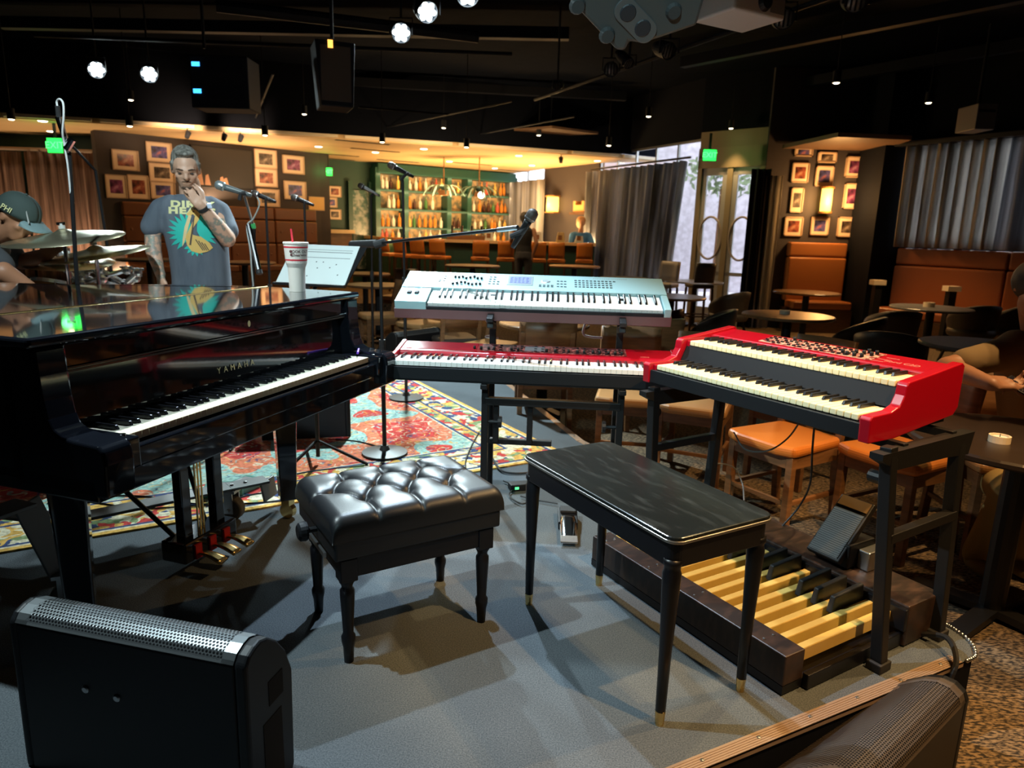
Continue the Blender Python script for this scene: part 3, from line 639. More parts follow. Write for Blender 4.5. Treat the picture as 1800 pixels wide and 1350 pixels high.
lpm = MB().lathe([(.001, .035), (.0135, .035), (.0165, .22), (.023, .40), (.0245, .44), (.021, .45), (.0215, .46), (.025, .466), (.025, .48)], 16).mesh('leg', black_satin, True)
for x in (0, ow):
    for y in (0, od):
        l = put('leg', lpm, ob, loc=(x, y, 0)); MB().lathe([(.001, 0), (.0115, 0), (.0138, .035), (.0139, .042), (.001, .042)], 14).build('ferrule', brass, l)

# ------------------------------------------------------------------ red double-manual organ
og = thing('red_organ', 'red two-manual stage organ with cream keys on a black stand', 'organ', (.577, 2.701, 0), -1.002)
OZ = .770
KW = .846
keyset(og, 0, 61, ebony_key, waterfall, 0, 0, OZ, lip=.006, bl=.088)
keyset(og, 0, 61, ebony_key, waterfall, 0, .175, OZ+.086, lip=.006, bl=.088, wl=.14)
# cheeks: stepped profile
chk = [(-.028, OZ-.075), (-.032, OZ-.004), (-.022, OZ+.006), (.075, OZ+.008), (.118, OZ+.022), (.136, OZ+.052), (.140, OZ+.082), (.150, OZ+.092), (.30, OZ+.108), (.455, OZ+.128), (.470, OZ+.118), (.470, OZ-.02), (.445, OZ-.045), (.10, OZ-.078)]
for x0, x1 in ((-.052, -.018), (KW+.018, KW+.052)):
    MB().prism(chk, x0, x1, 'x').build('cheek', red, og, bevel=.004, seg=3)
for x0, x1 in ((-.018, -.002), (KW+.002, KW+.018)):
    for y0, y1, z in ((-.006, .13, OZ-.002), (.170, .30, OZ+.084)): MB().box(x0, x1, y0, y1, z-.035, z).build('key_block', red, og, bevel=.003)
MB().box(-.02, KW+.02, -.022, -.006, OZ-.072, OZ-.022).build('front_rail', black_plastic, og, bevel=.002)
MB().prism([(.148, OZ+.004), (.176, OZ+.062), (.172, OZ+.066), (.142, OZ+.006)], -.02, KW+.02, 'x').build('manual_riser', mat('riser_black', (.007, .006, .006), .6, spec=.2), og)
MB().box(-.02, KW+.02, -.01, .46, OZ-.075, OZ-.030).build('chassis', black_metal, og)
pzf = lambda y: OZ+.101+(y-.318)*.125
top = MB().prism([(.312, OZ+.086), (.318, OZ+.101), (.452, pzf(.452)), (.455, OZ-.03), (.312, OZ-.03)], -.02, KW+.02, 'x').build('control_panel', red, og, bevel=.002)
MB().box(-.02, KW+.02, .309, .319, OZ+.084, OZ+.099).build('panel_edge', red, og, bevel=.003)
pM = Matrix.Translation((0, .318, OZ+.1015)) @ Matrix.Rotation(math.atan(.125), 4, 'X')
gridm = mat('control_legend', (.50, .30, .22), .45, noise=(60, (.16, .02, .02), .48, .54, 2))
MB().box(.20, .66, .018, .120, 0, .0012, pM).build('legend_plate', gridm, og)
bt = MB().box(-.006, .006, -.003, .003, 0, .005).mesh('button', black_plastic)
for i in range(16):
    for j in range(4):
        if (i*7+j*5) % 4 == 0: continue
        o = put('button', bt, og); o.matrix_local = pM @ Matrix.Translation((.215+i*.023, .030+j*.024, .001))
kn = MB().lathe([(.001, 0), (.0065, 0), (.006, .014), (.001, .0145)], 12).mesh('knob', black_plastic, True)
for x, y in ((.565, .035), (.592, .035), (.617, .04), (.575, .075), (.602, .078), (.632, .074), (.605, .105), (.636, .10), (.302, .105), (.54, .05)):
    o = put('knob', kn, og); o.matrix_local = pM @ Matrix.Translation((x, y, .001))
pale_red = mat('pale_red_print', (.75, .22, .18), .5)
o = put('lettering', textmesh('nord C2D', .028, pale_red, .0003), og); o.matrix_local = pM @ Matrix.Translation((.755, .045, .0006))
for k in range(3):
    mb = MB(); mb.box(.655+.012*k, .70+.012*k, .028+k*.028, .031+k*.028, 0, .0006, pM); mb.build('print_line', pale_red, og)
# organ stand: two side frames
os_ = thing('organ_stand', 'black tubular stand with two H-shaped side frames under the red organ', 'stand', (.577, 2.701, 0), -1.002)
mb = MB()
for y in (.09, .37): mb.bar((-.01, y, OZ-.089), (KW+.10, y, OZ-.089), .026)
mb.build('support_rail', black_metal, os_, bevel=.002)
for x in (-.012, KW+.098):
    xf = x+(.05 if x > 0 else 0)
    mb = MB(); zt = OZ-.094 if x < 0 else OZ-.072
    mb.bar((xf, .03, .02), (x, .0, zt), .036); a = mb.build('leg', black_metal, os_, bevel=.003)
    mb = MB(); mb.bar((xf, .37, .02), (x, .40, zt-.02), .036); mb.build('leg', black_metal, os_, bevel=.003)
    mb = MB(); mb.add([(x+sx*.02, y, z) for sx in (-1, 1) for y, z in ((-.06, zt-.012), (.46, zt-.012), (.44, zt-.085), (.30, zt-.075), (.02, zt-.07), (-.06, zt-.03))],
        [(0, 1, 2, 3, 4, 5), (11, 10, 9, 8, 7, 6)] + [(i, 6+i, 6+(i+1) % 6, (i+1) % 6) for i in range(6)]); mb.build('top_bracket', black_metal, os_)
    mb = MB(); mb.bar(((x+xf)/2, .015, .42), ((x+xf)/2, .39, .42), .03); mb.build('crossbar', black_metal, os_, bevel=.003)
    mb = MB(); mb.box(xf-.024, xf+.024, .0, .06, 0, .03); mb.box(xf-.024, xf+.024, .34, .40, 0, .03); mb.build('rubber_foot', black_rub, os_, bevel=.004)
    mb = MB(); mb.cyl((x-.03, .06, zt-.12), (x-.075, .06, zt-.12), .02, n=12); mb.build('lock_knob', black_plastic, os_)

# ------------------------------------------------------------------ pedalboard
pd_o = Vector((.330, 2.50, 0)); pe = Vector((.790, 1.735, 0)); pdx = (pe-pd_o); PL = pdx.length; prz = math.atan2(pdx.y, pdx.x)
pbd = thing('pedalboard', 'wooden bass pedalboard with yellow naturals and black sharps', 'pedalboard', pd_o, prz)
yellow_wood = mat('yellow_pedal_wood', (.80, .57, .17), .35, noise=(5, (.68, .44, .11), .35, .65, 3, (1, 1, 1)), bump=None)
ped_brown = mat('pedalboard_dark_wood', (.020, .011, .008), .45, noise=(14, (.055, .028, .018), .45, .7, 5, (3, 1, 1)))
MB().box(0, PL, 0, .085, .03, .125).build('front_board', ped_brown, pbd, bevel=.004)
MB().box(0, PL, 0, .50, .004, .03).build('base_board', black_satin, pbd)
MB().box(-.02, PL+.03, .55, .74, .004, .145).build('rear_board', ped_brown, pbd, bevel=.005)
MB().box(-.02, PL+.03, .535, .55, .06, .135).build('rear_lip', black_satin, pbd, bevel=.003)
for x0, x1 in ((-.02, 0), (PL, PL+.02)): MB().box(x0, x1, .085, .55, .004, .05).build('side_rail', black_satin, pbd, bevel=.003)
nat = 15; pp = PL/nat
nm_ = MB().box(-.013, .013, .085, .535, .070, .112).mesh('natural_pedal', yellow_wood)
sm_ = MB().add([(-.011, .36, .10), (.011, .36, .10), (.011, .53, .10), (-.011, .53, .10), (-.009, .372, .155), (.009, .372, .155), (.009, .525, .165), (-.009, .525, .165)], [(0, 3, 2, 1), (4, 5, 6, 7), (0, 1, 5, 4), (1, 2, 6, 5), (2, 3, 7, 6), (3, 0, 4, 7)]).mesh('sharp_pedal', mat('sharp_black', (.022, .024, .026), .38))
for i in range(nat):
    put('natural_pedal', nm_, pbd, bevel=.002, seg=1, loc=(pp*(i+.5), 0, 0))
    if i % 7 in (0, 1, 3, 4, 5) and i < nat-1: put('sharp_pedal', sm_, pbd, bevel=.005, seg=3, loc=(pp*(i+1), 0, 0))
for x in (.06, .30, .52, .80): 
    for y in (.02, .06): MB().lathe([(.001, .0025), (.004, .002), (.005, 0)], 8, (x, y, .125)).build('screw', steel, pbd)
# swell pedal standing on the rear board
sw0 = gp(1455, 985, .15)
sw = thing('swell_pedal', 'black expression pedal with ribbed tread standing on the pedalboard', 'pedal', (sw0.x, sw0.y, .146), prz)
MB().box(-.055, .075, .0, .15, 0, .09).build('pedal_base', black_plastic, sw, bevel=.006)
T = Matrix.Translation((0.0, -.035, .028)) @ Matrix.Rotation(.80, 4, 'X') 
MB().box(-.062, .066, 0, .25, -.012, .012, T).build('tread_plate', black_metal, sw, bevel=.004)
tr = MB().box(-.054, .058, .008, .192, .012, .016, T)
for k in range(22): tr.box(-.053, .057, .012+k*.008, .016+k*.008, .016, .0185, T)
tr.build('ribbed_tread', mat('grey_rubber', (.045, .05, .05), .5), sw)
MB().box(-.054, .058, .205, .245, .012, .016, T).build('heel_plate', mat('worn_brass_plate', (.35, .22, .10), .4, metal=.6), sw)
MB().box(.076, .12, .05, .15, 0, .07).build('jack_box', steel, sw, bevel=.004)
# sustain pedal
s0 = gp(1000, 962, 0); su = thing('sustain_pedal', 'chrome-footed sustain pedal on the carpet behind the benches', 'pedal', (s0.x, s0.y, 0), math.atan2(-.2, 1)+.15)
MB().prism([(.13, .0), (.13, .030), (.235, .042), (.245, 0)], -.033, .033, 'x').build('pedal_base', black_plastic, su, bevel=.003)
MB().grid(lambda u, v: Vector(((v-.5)*(.052 if u < .8 else .044), .0+.20*u, .016+.020*u+.006*math.sin(u*PI))), 8, 3).build('foot_plate', chrome, su, smooth=True).modifiers.new('s', 'SOLIDIFY').thickness = .004
MB().box(-.028, .028, -.004, .135, .0175, .0235).build('rubber_pad', mat('grey_pad', (.16, .15, .14), .6), su, bevel=.002); su.scale = (1.3, 1.3, 1.2)
MB().box(-.026, .026, .19, .235, .04, .048).build('plate_end', black_rub, su)

# ------------------------------------------------------------------ lower red stage piano
ns = thing('red_stage_piano', 'long red stage piano on the lower tier of the keyboard stand', 'keyboard', (-.52, 2.948, 0), -.073)
NZ = .711
keyset(ns, 9, 88, ebony_key, white_key, 0, 0, NZ, bl=.092)
NL = 52*.0235
for x0 in (-.027, NL+.005):
    MB().prism([(-.014, NZ-.085), (-.016, NZ+.004), (.0, NZ+.012), (.14, NZ+.022), (.305, NZ+.046), (.315, NZ+.036), (.315, NZ-.085)], x0, x0+.022, 'x').build('cheek', red, ns, bevel=.004, seg=3)
MB().box(-.006, NL+.006, -.010, -.003, NZ-.078, NZ-.024).build('front_rail', black_plastic, ns, bevel=.002)
MB().box(-.006, NL+.006, -.006, .305, NZ-.085, NZ-.032).build('chassis', black_metal, ns)
npl = MB().prism([(.148, NZ-.03), (.150, NZ+.012), (.158, NZ+.020), (.300, NZ+.040), (.300, NZ-.03)], -.006, NL+.006, 'x').build('control_panel', red, ns, bevel=.002)
nM = Matrix.Translation((0, .158, NZ+.0205)) @ Matrix.Rotation(math.atan(.02/.142), 4, 'X')
MB().box(.36, 1.02, .03, .135, 0, .001, nM).build('legend_plate', mat('dark_red_legend', (.06, .012, .014), .4, noise=(70, (.35, .10, .10), .52, .58, 2)), ns)
MB().box(-.004, .34, .03, .138, 0, .0012, nM).build('pale_panel', mat('glossy_red_panel', (.55, .03, .05), .12, coat=.8), ns)
for i in range(20):
    for j in range(3):
        if (i*5+j*3) % 3 == 0: continue
        o = put('button', bt, ns); o.matrix_local = nM @ Matrix.Translation((.385+i*.032, .045+j*.034, .001))
for i, x in enumerate((.33, .36, .395, .42, .50, .53, .66, .70, .76, .80, .83, .87, .90, .94, .97, 1.0)):
    o = put('knob', kn, ns); o.matrix_local = nM @ Matrix.Translation((x, .075+.025*((i*3) % 3 - 1), .001))
MB().box(.56, .65, .05, .11, .001, .003, nM).build('display', mat('lcd_blank', (.18, .19, .22), .15), ns)
o = put('lettering', textmesh('nord', .02, pale_red, .0003), ns); o.matrix_local = nM @ Matrix.Translation((1.10, .03, .0006))

# ------------------------------------------------------------------ upper silver synthesizer
FT = .30
fs = thing('silver_synthesizer', 'pale silver synthesizer with small screen on the upper tier', 'keyboard', (-.394, 3.15, 0), -.053)
fM = Matrix.Translation((0, 0, .943)) @ Matrix.Rotation(FT, 4, 'X')
fW = 45*.0236
keyset(fs, 4, 76, ebony_key, white_key, 0, 0, 0, pitch=.0236, M=fM, bl=.092)
def fbox(nm, m, x0, x1, y0, y1, z0, z1, bev=.003): return MB().box(x0, x1, y0, y1, z0, z1, fM).build(nm, m, fs, bevel=bev)
side_red = mat('dark_rose_case', (.14, .06, .06), .4)
fbox('chassis', side_red, -.155, fW+.04, -.012, .365, -.075, -.028)
fbox('upper_panel', silver, -.150, fW+.035, .155, .360, -.03, .014)
fbox('bender_panel', silver, -.150, -.006, -.012, .155, -.03, .010)
fbox('end_block', silver, fW+.004, fW+.035, -.012, .155, -.03, .010)
fbox('key_slip', black_plastic, -.006, fW+.004, -.012, -.004, -.03, -.012)
for x in (-.10, -.065): fbox('wheel', black_rub, x-.011, x+.011, .075, .105, .006, .018, .004)
fbox('ribbon_slot', dark_print, -.125, -.055, .045, .053, .0095, .0108, 0)
fbox('panel_groove', mat('groove', (.25, .3, .31), .5), -.150, -.006, .150, .154, .0095, .0108, 0)
scr = fbox('display_bezel', mat('grey_bezel', (.22, .26, .28), .4), .345, .470, .215, .330, .014, .016, .001)
MB().box(.356, .458, .235, .318, .016, .0168, fM).build('screen', mat('lcd_screen', (.16, .2, .36), .3, emit=(.30, .38, .62), es=.35), scr)
for j in range(6):
    mb = MB()
    for i in range(5): mb.box(.360+i*.019, .360+i*.019+.015*random.uniform(.5, 1), .240+j*.0125, .246+j*.0125, .0168, .0172, fM)
    mb.build('screen_text', mat('lcd_text', (.08, .09, .22), .4), scr)
slider = MB().box(-.005, .005, -.010, .010, 0, .010).mesh('slider_cap', black_plastic)
for i in range(8):
    for yy in (.215, .290):
        fbox('slider_slot', dark_print, .087+i*.0185, .0895+i*.0185, yy-.024, yy+.024, .0135, .0146, 0)
        o = put('slider_cap', slider, fs); o.matrix_local = fM @ Matrix.Translation((.0882+i*.0185, yy+random.uniform(-.012, .014), .0145))
sb = MB().box(-.006, .006, -.0025, .0025, 0, .003).mesh('panel_button', mat('dim_button', (.04, .05, .055), .5))
def pbtn(x, y): o = put('panel_button', sb, fs); o.matrix_local = fM @ Matrix.Translation((x, y, .014))
for j in range(4):
    for i in range(3):
        if j > 1 and i == 2: continue
        pbtn(.262+i*.020, .22+j*.030)
for j in range(4):
    for i in range(10 if j < 3 else 11): pbtn(.675+i*.0185, .215+j*.027)
for j in range(3):
    for i in range(3): pbtn(.59+i*.017, .21+j*.035)
for i in range(4): pbtn(.505+i*.019, .205); pbtn(.505+i*.019, .222)
for j in range(3): pbtn(.040, .24+j*.03); 
pbtn(.02, .23); pbtn(.02, .25)
o = MB().lathe([(.001, .004), (.018, .004), (.019, .002), (.023, 0)], 24).build('data_dial', mat('dial_silver', (.6, .66, .67), .3, metal=.6), fs); o.matrix_local = fM @ Matrix.Translation((.532, .275, .014))
mb = MB()
for k in range(7): mb.box(-.115+k*.011, -.107+k*.011, .331, .337, .0138, .0144, fM)
for k in range(16): mb.box(.76+k*.0105, .767+k*.0105, .331, .335, .0138, .0144, fM)
mb.build('maker_print', mat('grey_ink', (.25, .28, .28), .7), fs)

# ------------------------------------------------------------------ two-tier keyboard stand
ks = thing('keyboard_stand', 'black two-tier keyboard stand holding the red and silver keyboards', 'stand', (-.52, 2.948, 0), -.073)
zt = NZ-.088
for x in (.40, .995):
    mb = MB(); mb.bar((x, .06, .02), (x, .06, zt), .03); mb.bar((x, .31, .02), (x, .31, zt), .03); mb.build('leg', black_metal, ks, bevel=.003)
    mb = MB(); mb.bar((x, -.01, zt-.012), (x, .36, zt-.012), .03, .022); mb.build('support_arm', black_metal, ks, bevel=.003)
    mb = MB(); mb.bar((x, .335, zt), (x, .335, .98), .03); mb.bar((x, .335, .83), (x, .20, .855), .03); mb.build('upright', black_metal, ks, bevel=.003)
    up = Matrix.Rotation(FT, 4, 'X')
    mb = MB(); mb.bar((x, .17, .878), (x, .53, .985), .03, .02); mb.build('upper_arm', black_metal, ks, bevel=.003)
    mb = MB(); mb.box(x-.03, x+.03, .035, .085, 0, .025); mb.box(x-.03, x+.03, .285, .335, 0, .025); mb.build('rubber_foot', black_rub, ks, bevel=.004)
    sx = 1 if x < .6 else -1
    mb = MB(); mb.cyl((x+sx*.015, .06, .44), (x+sx*.06, .06, .44), .008, n=8); mb.cyl((x+sx*.06, .06, .44), (x+sx*.075, .06, .44), .026, n=12); mb.build('lock_knob', black_plastic, ks)
mb = MB(); mb.bar((.40, .06, .535), (.995, .06, .535), .034); mb.build('crossbar', black_metal, ks, bevel=.003)
mb = MB(); mb.bar((.42, .10, .34), (.70, .10, .34), .026); mb.build('lower_bar', black_metal, ks, bevel=.003)
mb = MB(); mb.bar((.448, .08, .34), (.448, .08, .535), .026); mb.bar((.60, .08, .34), (.60, .08, .535), .026); mb.build('brace', black_metal, ks, bevel=.003)

# ------------------------------------------------------------------ floor wedges
def wedge(name, label, loc, rz, L=.60, H=.36, gm=grille_m, slant=False):
    t = thing(name, label, 'speaker', loc, rz)
    arc = [(.022, H-.045)] + [(.022+.105-.105*math.cos(k*PI/10*.95)*1.0, H-.045+.05*math.sin(k*PI/10)) for k in range(1, 10)]
    pr_ = [(.0, 0), (.0, .06), (.004, H-.030), (.018, H-.012), (.04, H-.003), (.06, H), (.085, H-.009), (.118, H-.036), (.150, H-.08), (.172, H-.14), (.165, .02), (.155, 0)]
    if slant: pr_ = [(.0, 0), (.0, .06), (.0, H-.04), (.010, H-.018), (.035, H-.002), (.065, H-.002), (.10, H-.018), (.16, H-.07), (.22, H-.13), (.27, H-.185), (.275, .02), (.26, 0)]
    MB().prism(pr_, 0, L-.03, 'x').build('cabinet', black_plastic, t, bevel=.004)
    pr2 = [(y*1.012-.0015, z*1.008) for y, z in pr_]
    e1 = MB().prism(pr2, L-.03, L, 'x').build('end_panel', black_plastic, t, bevel=.008, seg=3)
    MB().prism(pr2, -.02, 0, 'x').build('end_panel', black_plastic, t, bevel=.008, seg=3)
    mb = MB(); mb.box(L-.001, L+.0012, .075, .130, H-.17, H-.11); mb.build('handle_recess', mat('recess_black', (.002, .002, .002), .9), e1, bevel=.0005)
    mb = MB(); mb.box(L-.001, L+.0012, .05, .12, .04, H-.20); mb.build('socket_panel', mat('recess_black', (.002, .002, .002), .9), e1)
    # perforated grille over the curved top
    gp_ = [(.003, H-.027), (.0165, H-.008), (.0395, H+.001), (.060, H+.004), (.087, H-.0055), (.1215, H-.033), (.154, H-.077), (.176, H-.14), (.172, .10)]
    if slant: gp_ = [(-.001, H-.038), (.0085, H-.014), (.034, H+.002), (.066, H+.002), (.102, H-.014), (.163, H-.066), (.223, H-.126), (.274, H-.181)]
    lens = [0]; 
    for a, b in zip(gp_[:-1], gp_[1:]): lens.append(lens[-1]+math.hypot(b[0]-a[0], b[1]-a[1]))
    def at(s):
        s = min(max(s, 0), lens[-1])
        for i in range(len(lens)-1):
            if s <= lens[i+1]+1e-9:
                k = (s-lens[i])/(lens[i+1]-lens[i]); return gp_[i][0]+(gp_[i+1][0]-gp_[i][0])*k, gp_[i][1]+(gp_[i+1][1]-gp_[i][1])*k
        return gp_[-1]
    # honeycomb lattice with real holes over the visible top, solid margin
    mb = MB(); p = .0088; rh = p*.36; rows = int((lens[-1]-.012)/(p*.866)); cols = int((L-.085)/p); x0 = .03
    def P3(x, s): y, z = at(s); return (x, y, z)
    for j in range(rows):
        s0 = .010+j*p*.866
        for i in range(cols):
            cx = x0+(i+.5*(j % 2))*p; cs = s0
            out = [(cx+p*.5*ax*1.0, cs+p*.577*ay) for ax, ay in ((0, 1), (1, .5), (1, -.5), (0, -1), (-1, -.5), (-1, .5))]
            inn = [(cx+rh*.95*ax*1.0, cs+rh*1.1*ay) for ax, ay in ((0, 1), (1, .5), (1, -.5), (0, -1), (-1, -.5), (-1, .5))]
            vs_ = [P3(*q) for q in out]+[P3(*q) for q in inn]
            mb.add(vs_, [(k, (k+1) % 6, 6+(k+1) % 6, 6+k) for k in range(6)])
    g = mb.build('grille', gm, t)
    m2 = MB()
    for xa, xb in ((0, x0+.002), (x0+cols*p+.0, L-.03)):
        for a, b in zip(gp_[:-1], gp_[1:]): m2.add([(xa, a[0], a[1]), (xb, a[0], a[1]), (xb, b[0], b[1]), (xa, b[0], b[1])], [(0, 1, 2, 3)])
    m2.add([P3(0, 0), P3(L-.03, 0), P3(L-.03, .009), P3(0, .009)], [(0, 1, 2, 3)])
    m2.build('grille_margin', gm, t)
    for x, z in ((.30*L, H-.16), (.44*L, H-.165)):
        MB().lathe([(.001, .004), (.006, .004), (.009, .002), (.010, -.004)], 14, (0, 0, 0), Matrix.Translation((x, .002, z)) @ Matrix.Rotation(PI/2, 4, 'X')).build('bolt', steel, t)
    return t
mL, mR = gp(24, 1098, .375), gp(408, 1174, .375); dv = mR-mL
wedge('floor_monitor', 'floor monitor with pale perforated grille standing beside the piano', (mL.x, mL.y, 0), math.atan2(dv.y, dv.x), dv.length+.03, .405)
nr, fr_ = gp(1590, 1345, .04), gp(1700, 1228, .04); dv = (fr_-nr).normalized()
c = fr_-dv*.60
wedge('floor_monitor', 'floor monitor with dark brown grille outside the stage edge', (c.x, c.y, ZF), math.atan2(dv.y, dv.x), .62, .27, grille_b, True)
# wedge behind the keyboards, further back on the stage
k0 = gp(700, 655, .0)
wedge('floor_monitor', 'grey floor monitor behind the left end of the red stage piano', (k0.x, k0.y, 0), .9, .55, .36, grille_m, True)
k0 = gp(470, 800, .0)
wedge('floor_monitor', 'dark floor monitor under the treble end of the grand piano', (k0.x-.1, k0.y+.25, 0), .25, .50, .36, grille_b)
# ------------------------------------------------------------------ wall-hung things
def on_wall(px, py, a, b, outw=0.):
    """point of the wall plane a-b seen at this spot, as (distance along, height)"""
    a = Vector((a[0], a[1], 0)); d = Vector((b[0], b[1], 0))-a; d.normalize(); n = Vector((-d.y, d.x, 0)); r = ray(px, py)
    t = (a-EYE).dot(n)/r.dot(n); p = EYE+r*t; return (p-a).dot(d), p.z
photo_mats = []
for k, (c1, c2, c3) in enumerate((((.02, .01, .015), (.30, .08, .05), (.55, .35, .25)), ((.02, .02, .05), (.10, .10, .35), (.6, .2, .15)), ((.015, .012, .012), (.12, .09, .07), (.45, .38, .32)), ((.03, .01, .03), (.25, .06, .18), (.5, .3, .5)))):
    m, nt, b = node_mat('concert_photo'); tc = nt.nodes.new('ShaderNodeTexCoord'); n = nt.nodes.new('ShaderNodeTexNoise'); n.inputs['Scale'].default_value = 9; n.inputs['Detail'].default_value = 4
    r = ramp(nt, [(.38, c1), (.55, c2), (.68, c3)]); nt.links.new(tc.outputs['Object'], n.inputs['Vector']); nt.links.new(n.outputs['Fac'], r.inputs[0]); nt.links.new(r.outputs[0], b.inputs['Base Color']); b.inputs['Roughness'].default_value = .3; photo_mats.append(m)
matboard = mat('cream_mat_board', (.74, .60, .46), .7); framewood = mat('pale_frame_wood', (.50, .36, .25), .45)
def frame(px, py, pw, ph, a, b, label, group, k):
    s0, z0 = on_wall(px-pw/2, py+ph/2, a, b); s1, z1 = on_wall(px+pw/2, py-ph/2, a, b); M, L = wframe(a, b); w, h = abs(s1-s0), abs(z1-z0); s, z = (s0+s1)/2, (z0+z1)/2
    t = thing('framed_photo', label, 'picture', group=group); t.matrix_world = M @ Matrix.Translation((s, -.001, z))
    mb = MB(); f = .018
    for x0, x1, z0_, z1_ in ((-w/2, w/2, h/2-f, h/2), (-w/2, w/2, -h/2, -h/2+f), (-w/2, -w/2+f, -h/2, h/2), (w/2-f, w/2, -h/2, h/2)): mb.box(x0, x1, -.035, 0, z0_, z1_)
    mb.build('frame', framewood, t); MB().box(-w/2+f, w/2-f, -.024, -.004, -h/2+f, h/2-f).build('mat_board', matboard, t)
    MB().box(-w*.30, w*.30, -.026, -.0245, -h*.29, h*.29).build('photo', photo_mats[k % 4], t)
    return t
LA, LB = A, B
for k, (x, y, w, h, l) in enumerate((
    (220, 282, 44, 32, 'landscape framed photo at the top left of the photo wall'), (279, 268, 43, 31, 'highest framed photo left of the dark screen'),
    (284, 304, 43, 30, 'landscape framed photo below the highest one left of the screen'), (204, 328, 34, 39, 'portrait framed photo nearest the rose curtain'),
    (243, 329, 34, 40, 'portrait framed photo second from the rose curtain'), (286, 335, 41, 28, 'framed photo half hidden behind the standing man'),
    (466, 280, 38, 30, 'framed photo at top just right of the dark screen'), (515, 290, 37, 29, 'framed photo nearest the bar at top right'),
    (467, 313, 38, 29, 'middle framed photo in the column right of the screen'), (518, 335, 38, 30, 'framed photo lower right above the tufted booth'),
    (471, 348, 38, 29, 'lowest framed photo in the column right of the screen'))):
    frame(x, y, w, h, LA, LB, l, 'framed photos on the left wall', k)
s, z = on_wall(556, 358, LA, LB); M, L = wframe(LA, LB)
t = thing('brass_plaque', 'small brass plaque at the bar end of the photo wall', 'plaque'); t.matrix_world = M @ Matrix.Translation((s, -.004, z)); MB().box(-.17, .17, -.02, 0, -.13, .13).build('plate', mat('warm_plaque', (.6, .38, .14), .4, metal=.3), t, bevel=.004); MB().box(-.18, .18, -.012, 0, -.14, .14).build('backing', framewood, t)
s0, z0 = on_wall(338, 328, LA, LB); s1, z1 = on_wall(442, 264, LA, LB); tv = thing('wall_screen', 'dark flat screen on the photo wall behind the standing man', 'screen')
tv.matrix_world = M @ Matrix.Translation(((s0+s1)/2, -.02, (z0+z1)/2)); w, h = abs(s1-s0), abs(z1-z0)
MB().box(-w/2, w/2, -.05, .02, -h/2, h/2).build('case', black_plastic, tv, bevel=.006); MB().box(-w/2+.03, w/2-.03, -.053, -.0495, -h/2+.03, h/2-.03).build('screen_glass', mat('dark_screen', (.01, .008, .008), .4), tv)
for k, (x, hh) in enumerate(((-.45, .32), (-.32, .24), (-.05, .22), (.02, .2))):   # pale silhouettes of players on the screen
    MB().add([(x-.05, -.0545, -h/2+.04), (x+.06, -.0545, -h/2+.04), (x+.02, -.0545, -h/2+hh), (x-.03, -.0545, -h/2+hh*.9)], [(0, 1, 2, 3)]).build('screen_figure', mat('screen_silhouette', (.32, .18, .12), .4), tv)
for k, (x, y, w, h, l) in enumerate((
    (1412, 268, 34, 14, 'framed photo at top left of the sconce wall, cut by the ceiling'), (1453, 277, 36, 18, 'framed photo at top middle of the sconce wall'),
    (1502, 294, 38, 36, 'large framed photo at top right of the sconce wall'), (1406, 304, 34, 34, 'framed red and blue photo left in the second row'),
    (1448, 310, 36, 35, 'framed photo directly above the amber sconce'), (1400, 352, 27, 43, 'tall framed photo left of the amber sconce'),
    (1496, 345, 33, 44, 'tall framed photo right of the amber sconce'), (1394, 398, 36, 33, 'framed photo bottom left above the tan booth'),
    (1440, 397, 36, 32, 'framed photo directly below the amber sconce'), (1488, 399, 38, 34, 'framed photo bottom right above the tan booth'))):
    frame(x, y, w, h, PW0, PW1, l, 'framed photos on the sconce wall', k+1)
def sconce(px, py, pw, ph, a, b, label, power):
    s0, z0 = on_wall(px-pw/2, py+ph/2, a, b); s1, z1 = on_wall(px+pw/2, py-ph/2, a, b); M, L = wframe(a, b); w, h = abs(s1-s0), abs(z1-z0)
    t = thing('wall_sconce', label, 'lamp'); t.matrix_world = M @ Matrix.Translation(((s0+s1)/2, 0, (z0+z1)/2))
    MB().lathe([(w*.40, -h/2), (w*.42, -h*.1), (w*.40, h/2)], 14, (0, -.14, 0)).build('shade', sconce_m, t, smooth=True)
    mb = MB(); 
    for zz in (-h/2-.02, h/2-.0): mb.lathe([(.001, zz), (w*.52, zz), (w*.52, zz+.03), (.001, zz+.03)], 14, (0, -.14, 0))
    mb.box(-.03, .03, -.02, 0, -h/2, h/2); mb.build('bracket', mat('amber_metal', (.5, .25, .08), .4, metal=.7), t)
    p = M @ Vector(((s0+s1)/2, -.45, (z0+z1)/2)); point('sconce_light', p, power, (1, .50, .16), .12)
sconce(1446, 353, 27, 40, PW0, PW1, 'glowing amber sconce among the photos near the doors', 60)
sconce(980, 360, 16, 27, W0, WA, 'glowing amber sconce on the brown wall right of the bar', 22)
def exit_sign(px, py, Y, w, h, label, rz=0):
    p = dp(px, py, Y); t = thing('exit_sign', label, 'sign', (p.x, p.y, p.z-h/2), rz)
    MB().box(-w/2, w/2, -.02, .03, 0, h).build('housing', mat('exit_housing', (.08, .1, .08), .5), t); MB().box(-w/2+.01, w/2-.01, -.024, -.02, .01, h-.01).build('lit_face', green_lamp, t)
    o = put('lettering', textmesh('EXIT', h*.62, green_letter, .0005), t); o.matrix_local = basis((0, -.0255, h*.5), (1, 0, 0), (0, 0, 1))
    MB().box(-.02, .02, -.005, .02, h, h+.25).build('hanger', black_metal, t)
    point('exit_light', p+Vector((0, -.2, 0)), 1.6, (.1, 1, .2), .08)
exit_sign(98, 256, 11.6, .26, .24, 'green lit exit sign above the rose curtains')
exit_sign(576, 302, 15.2, .22, .18, 'small green lit exit sign beside the bar passage')
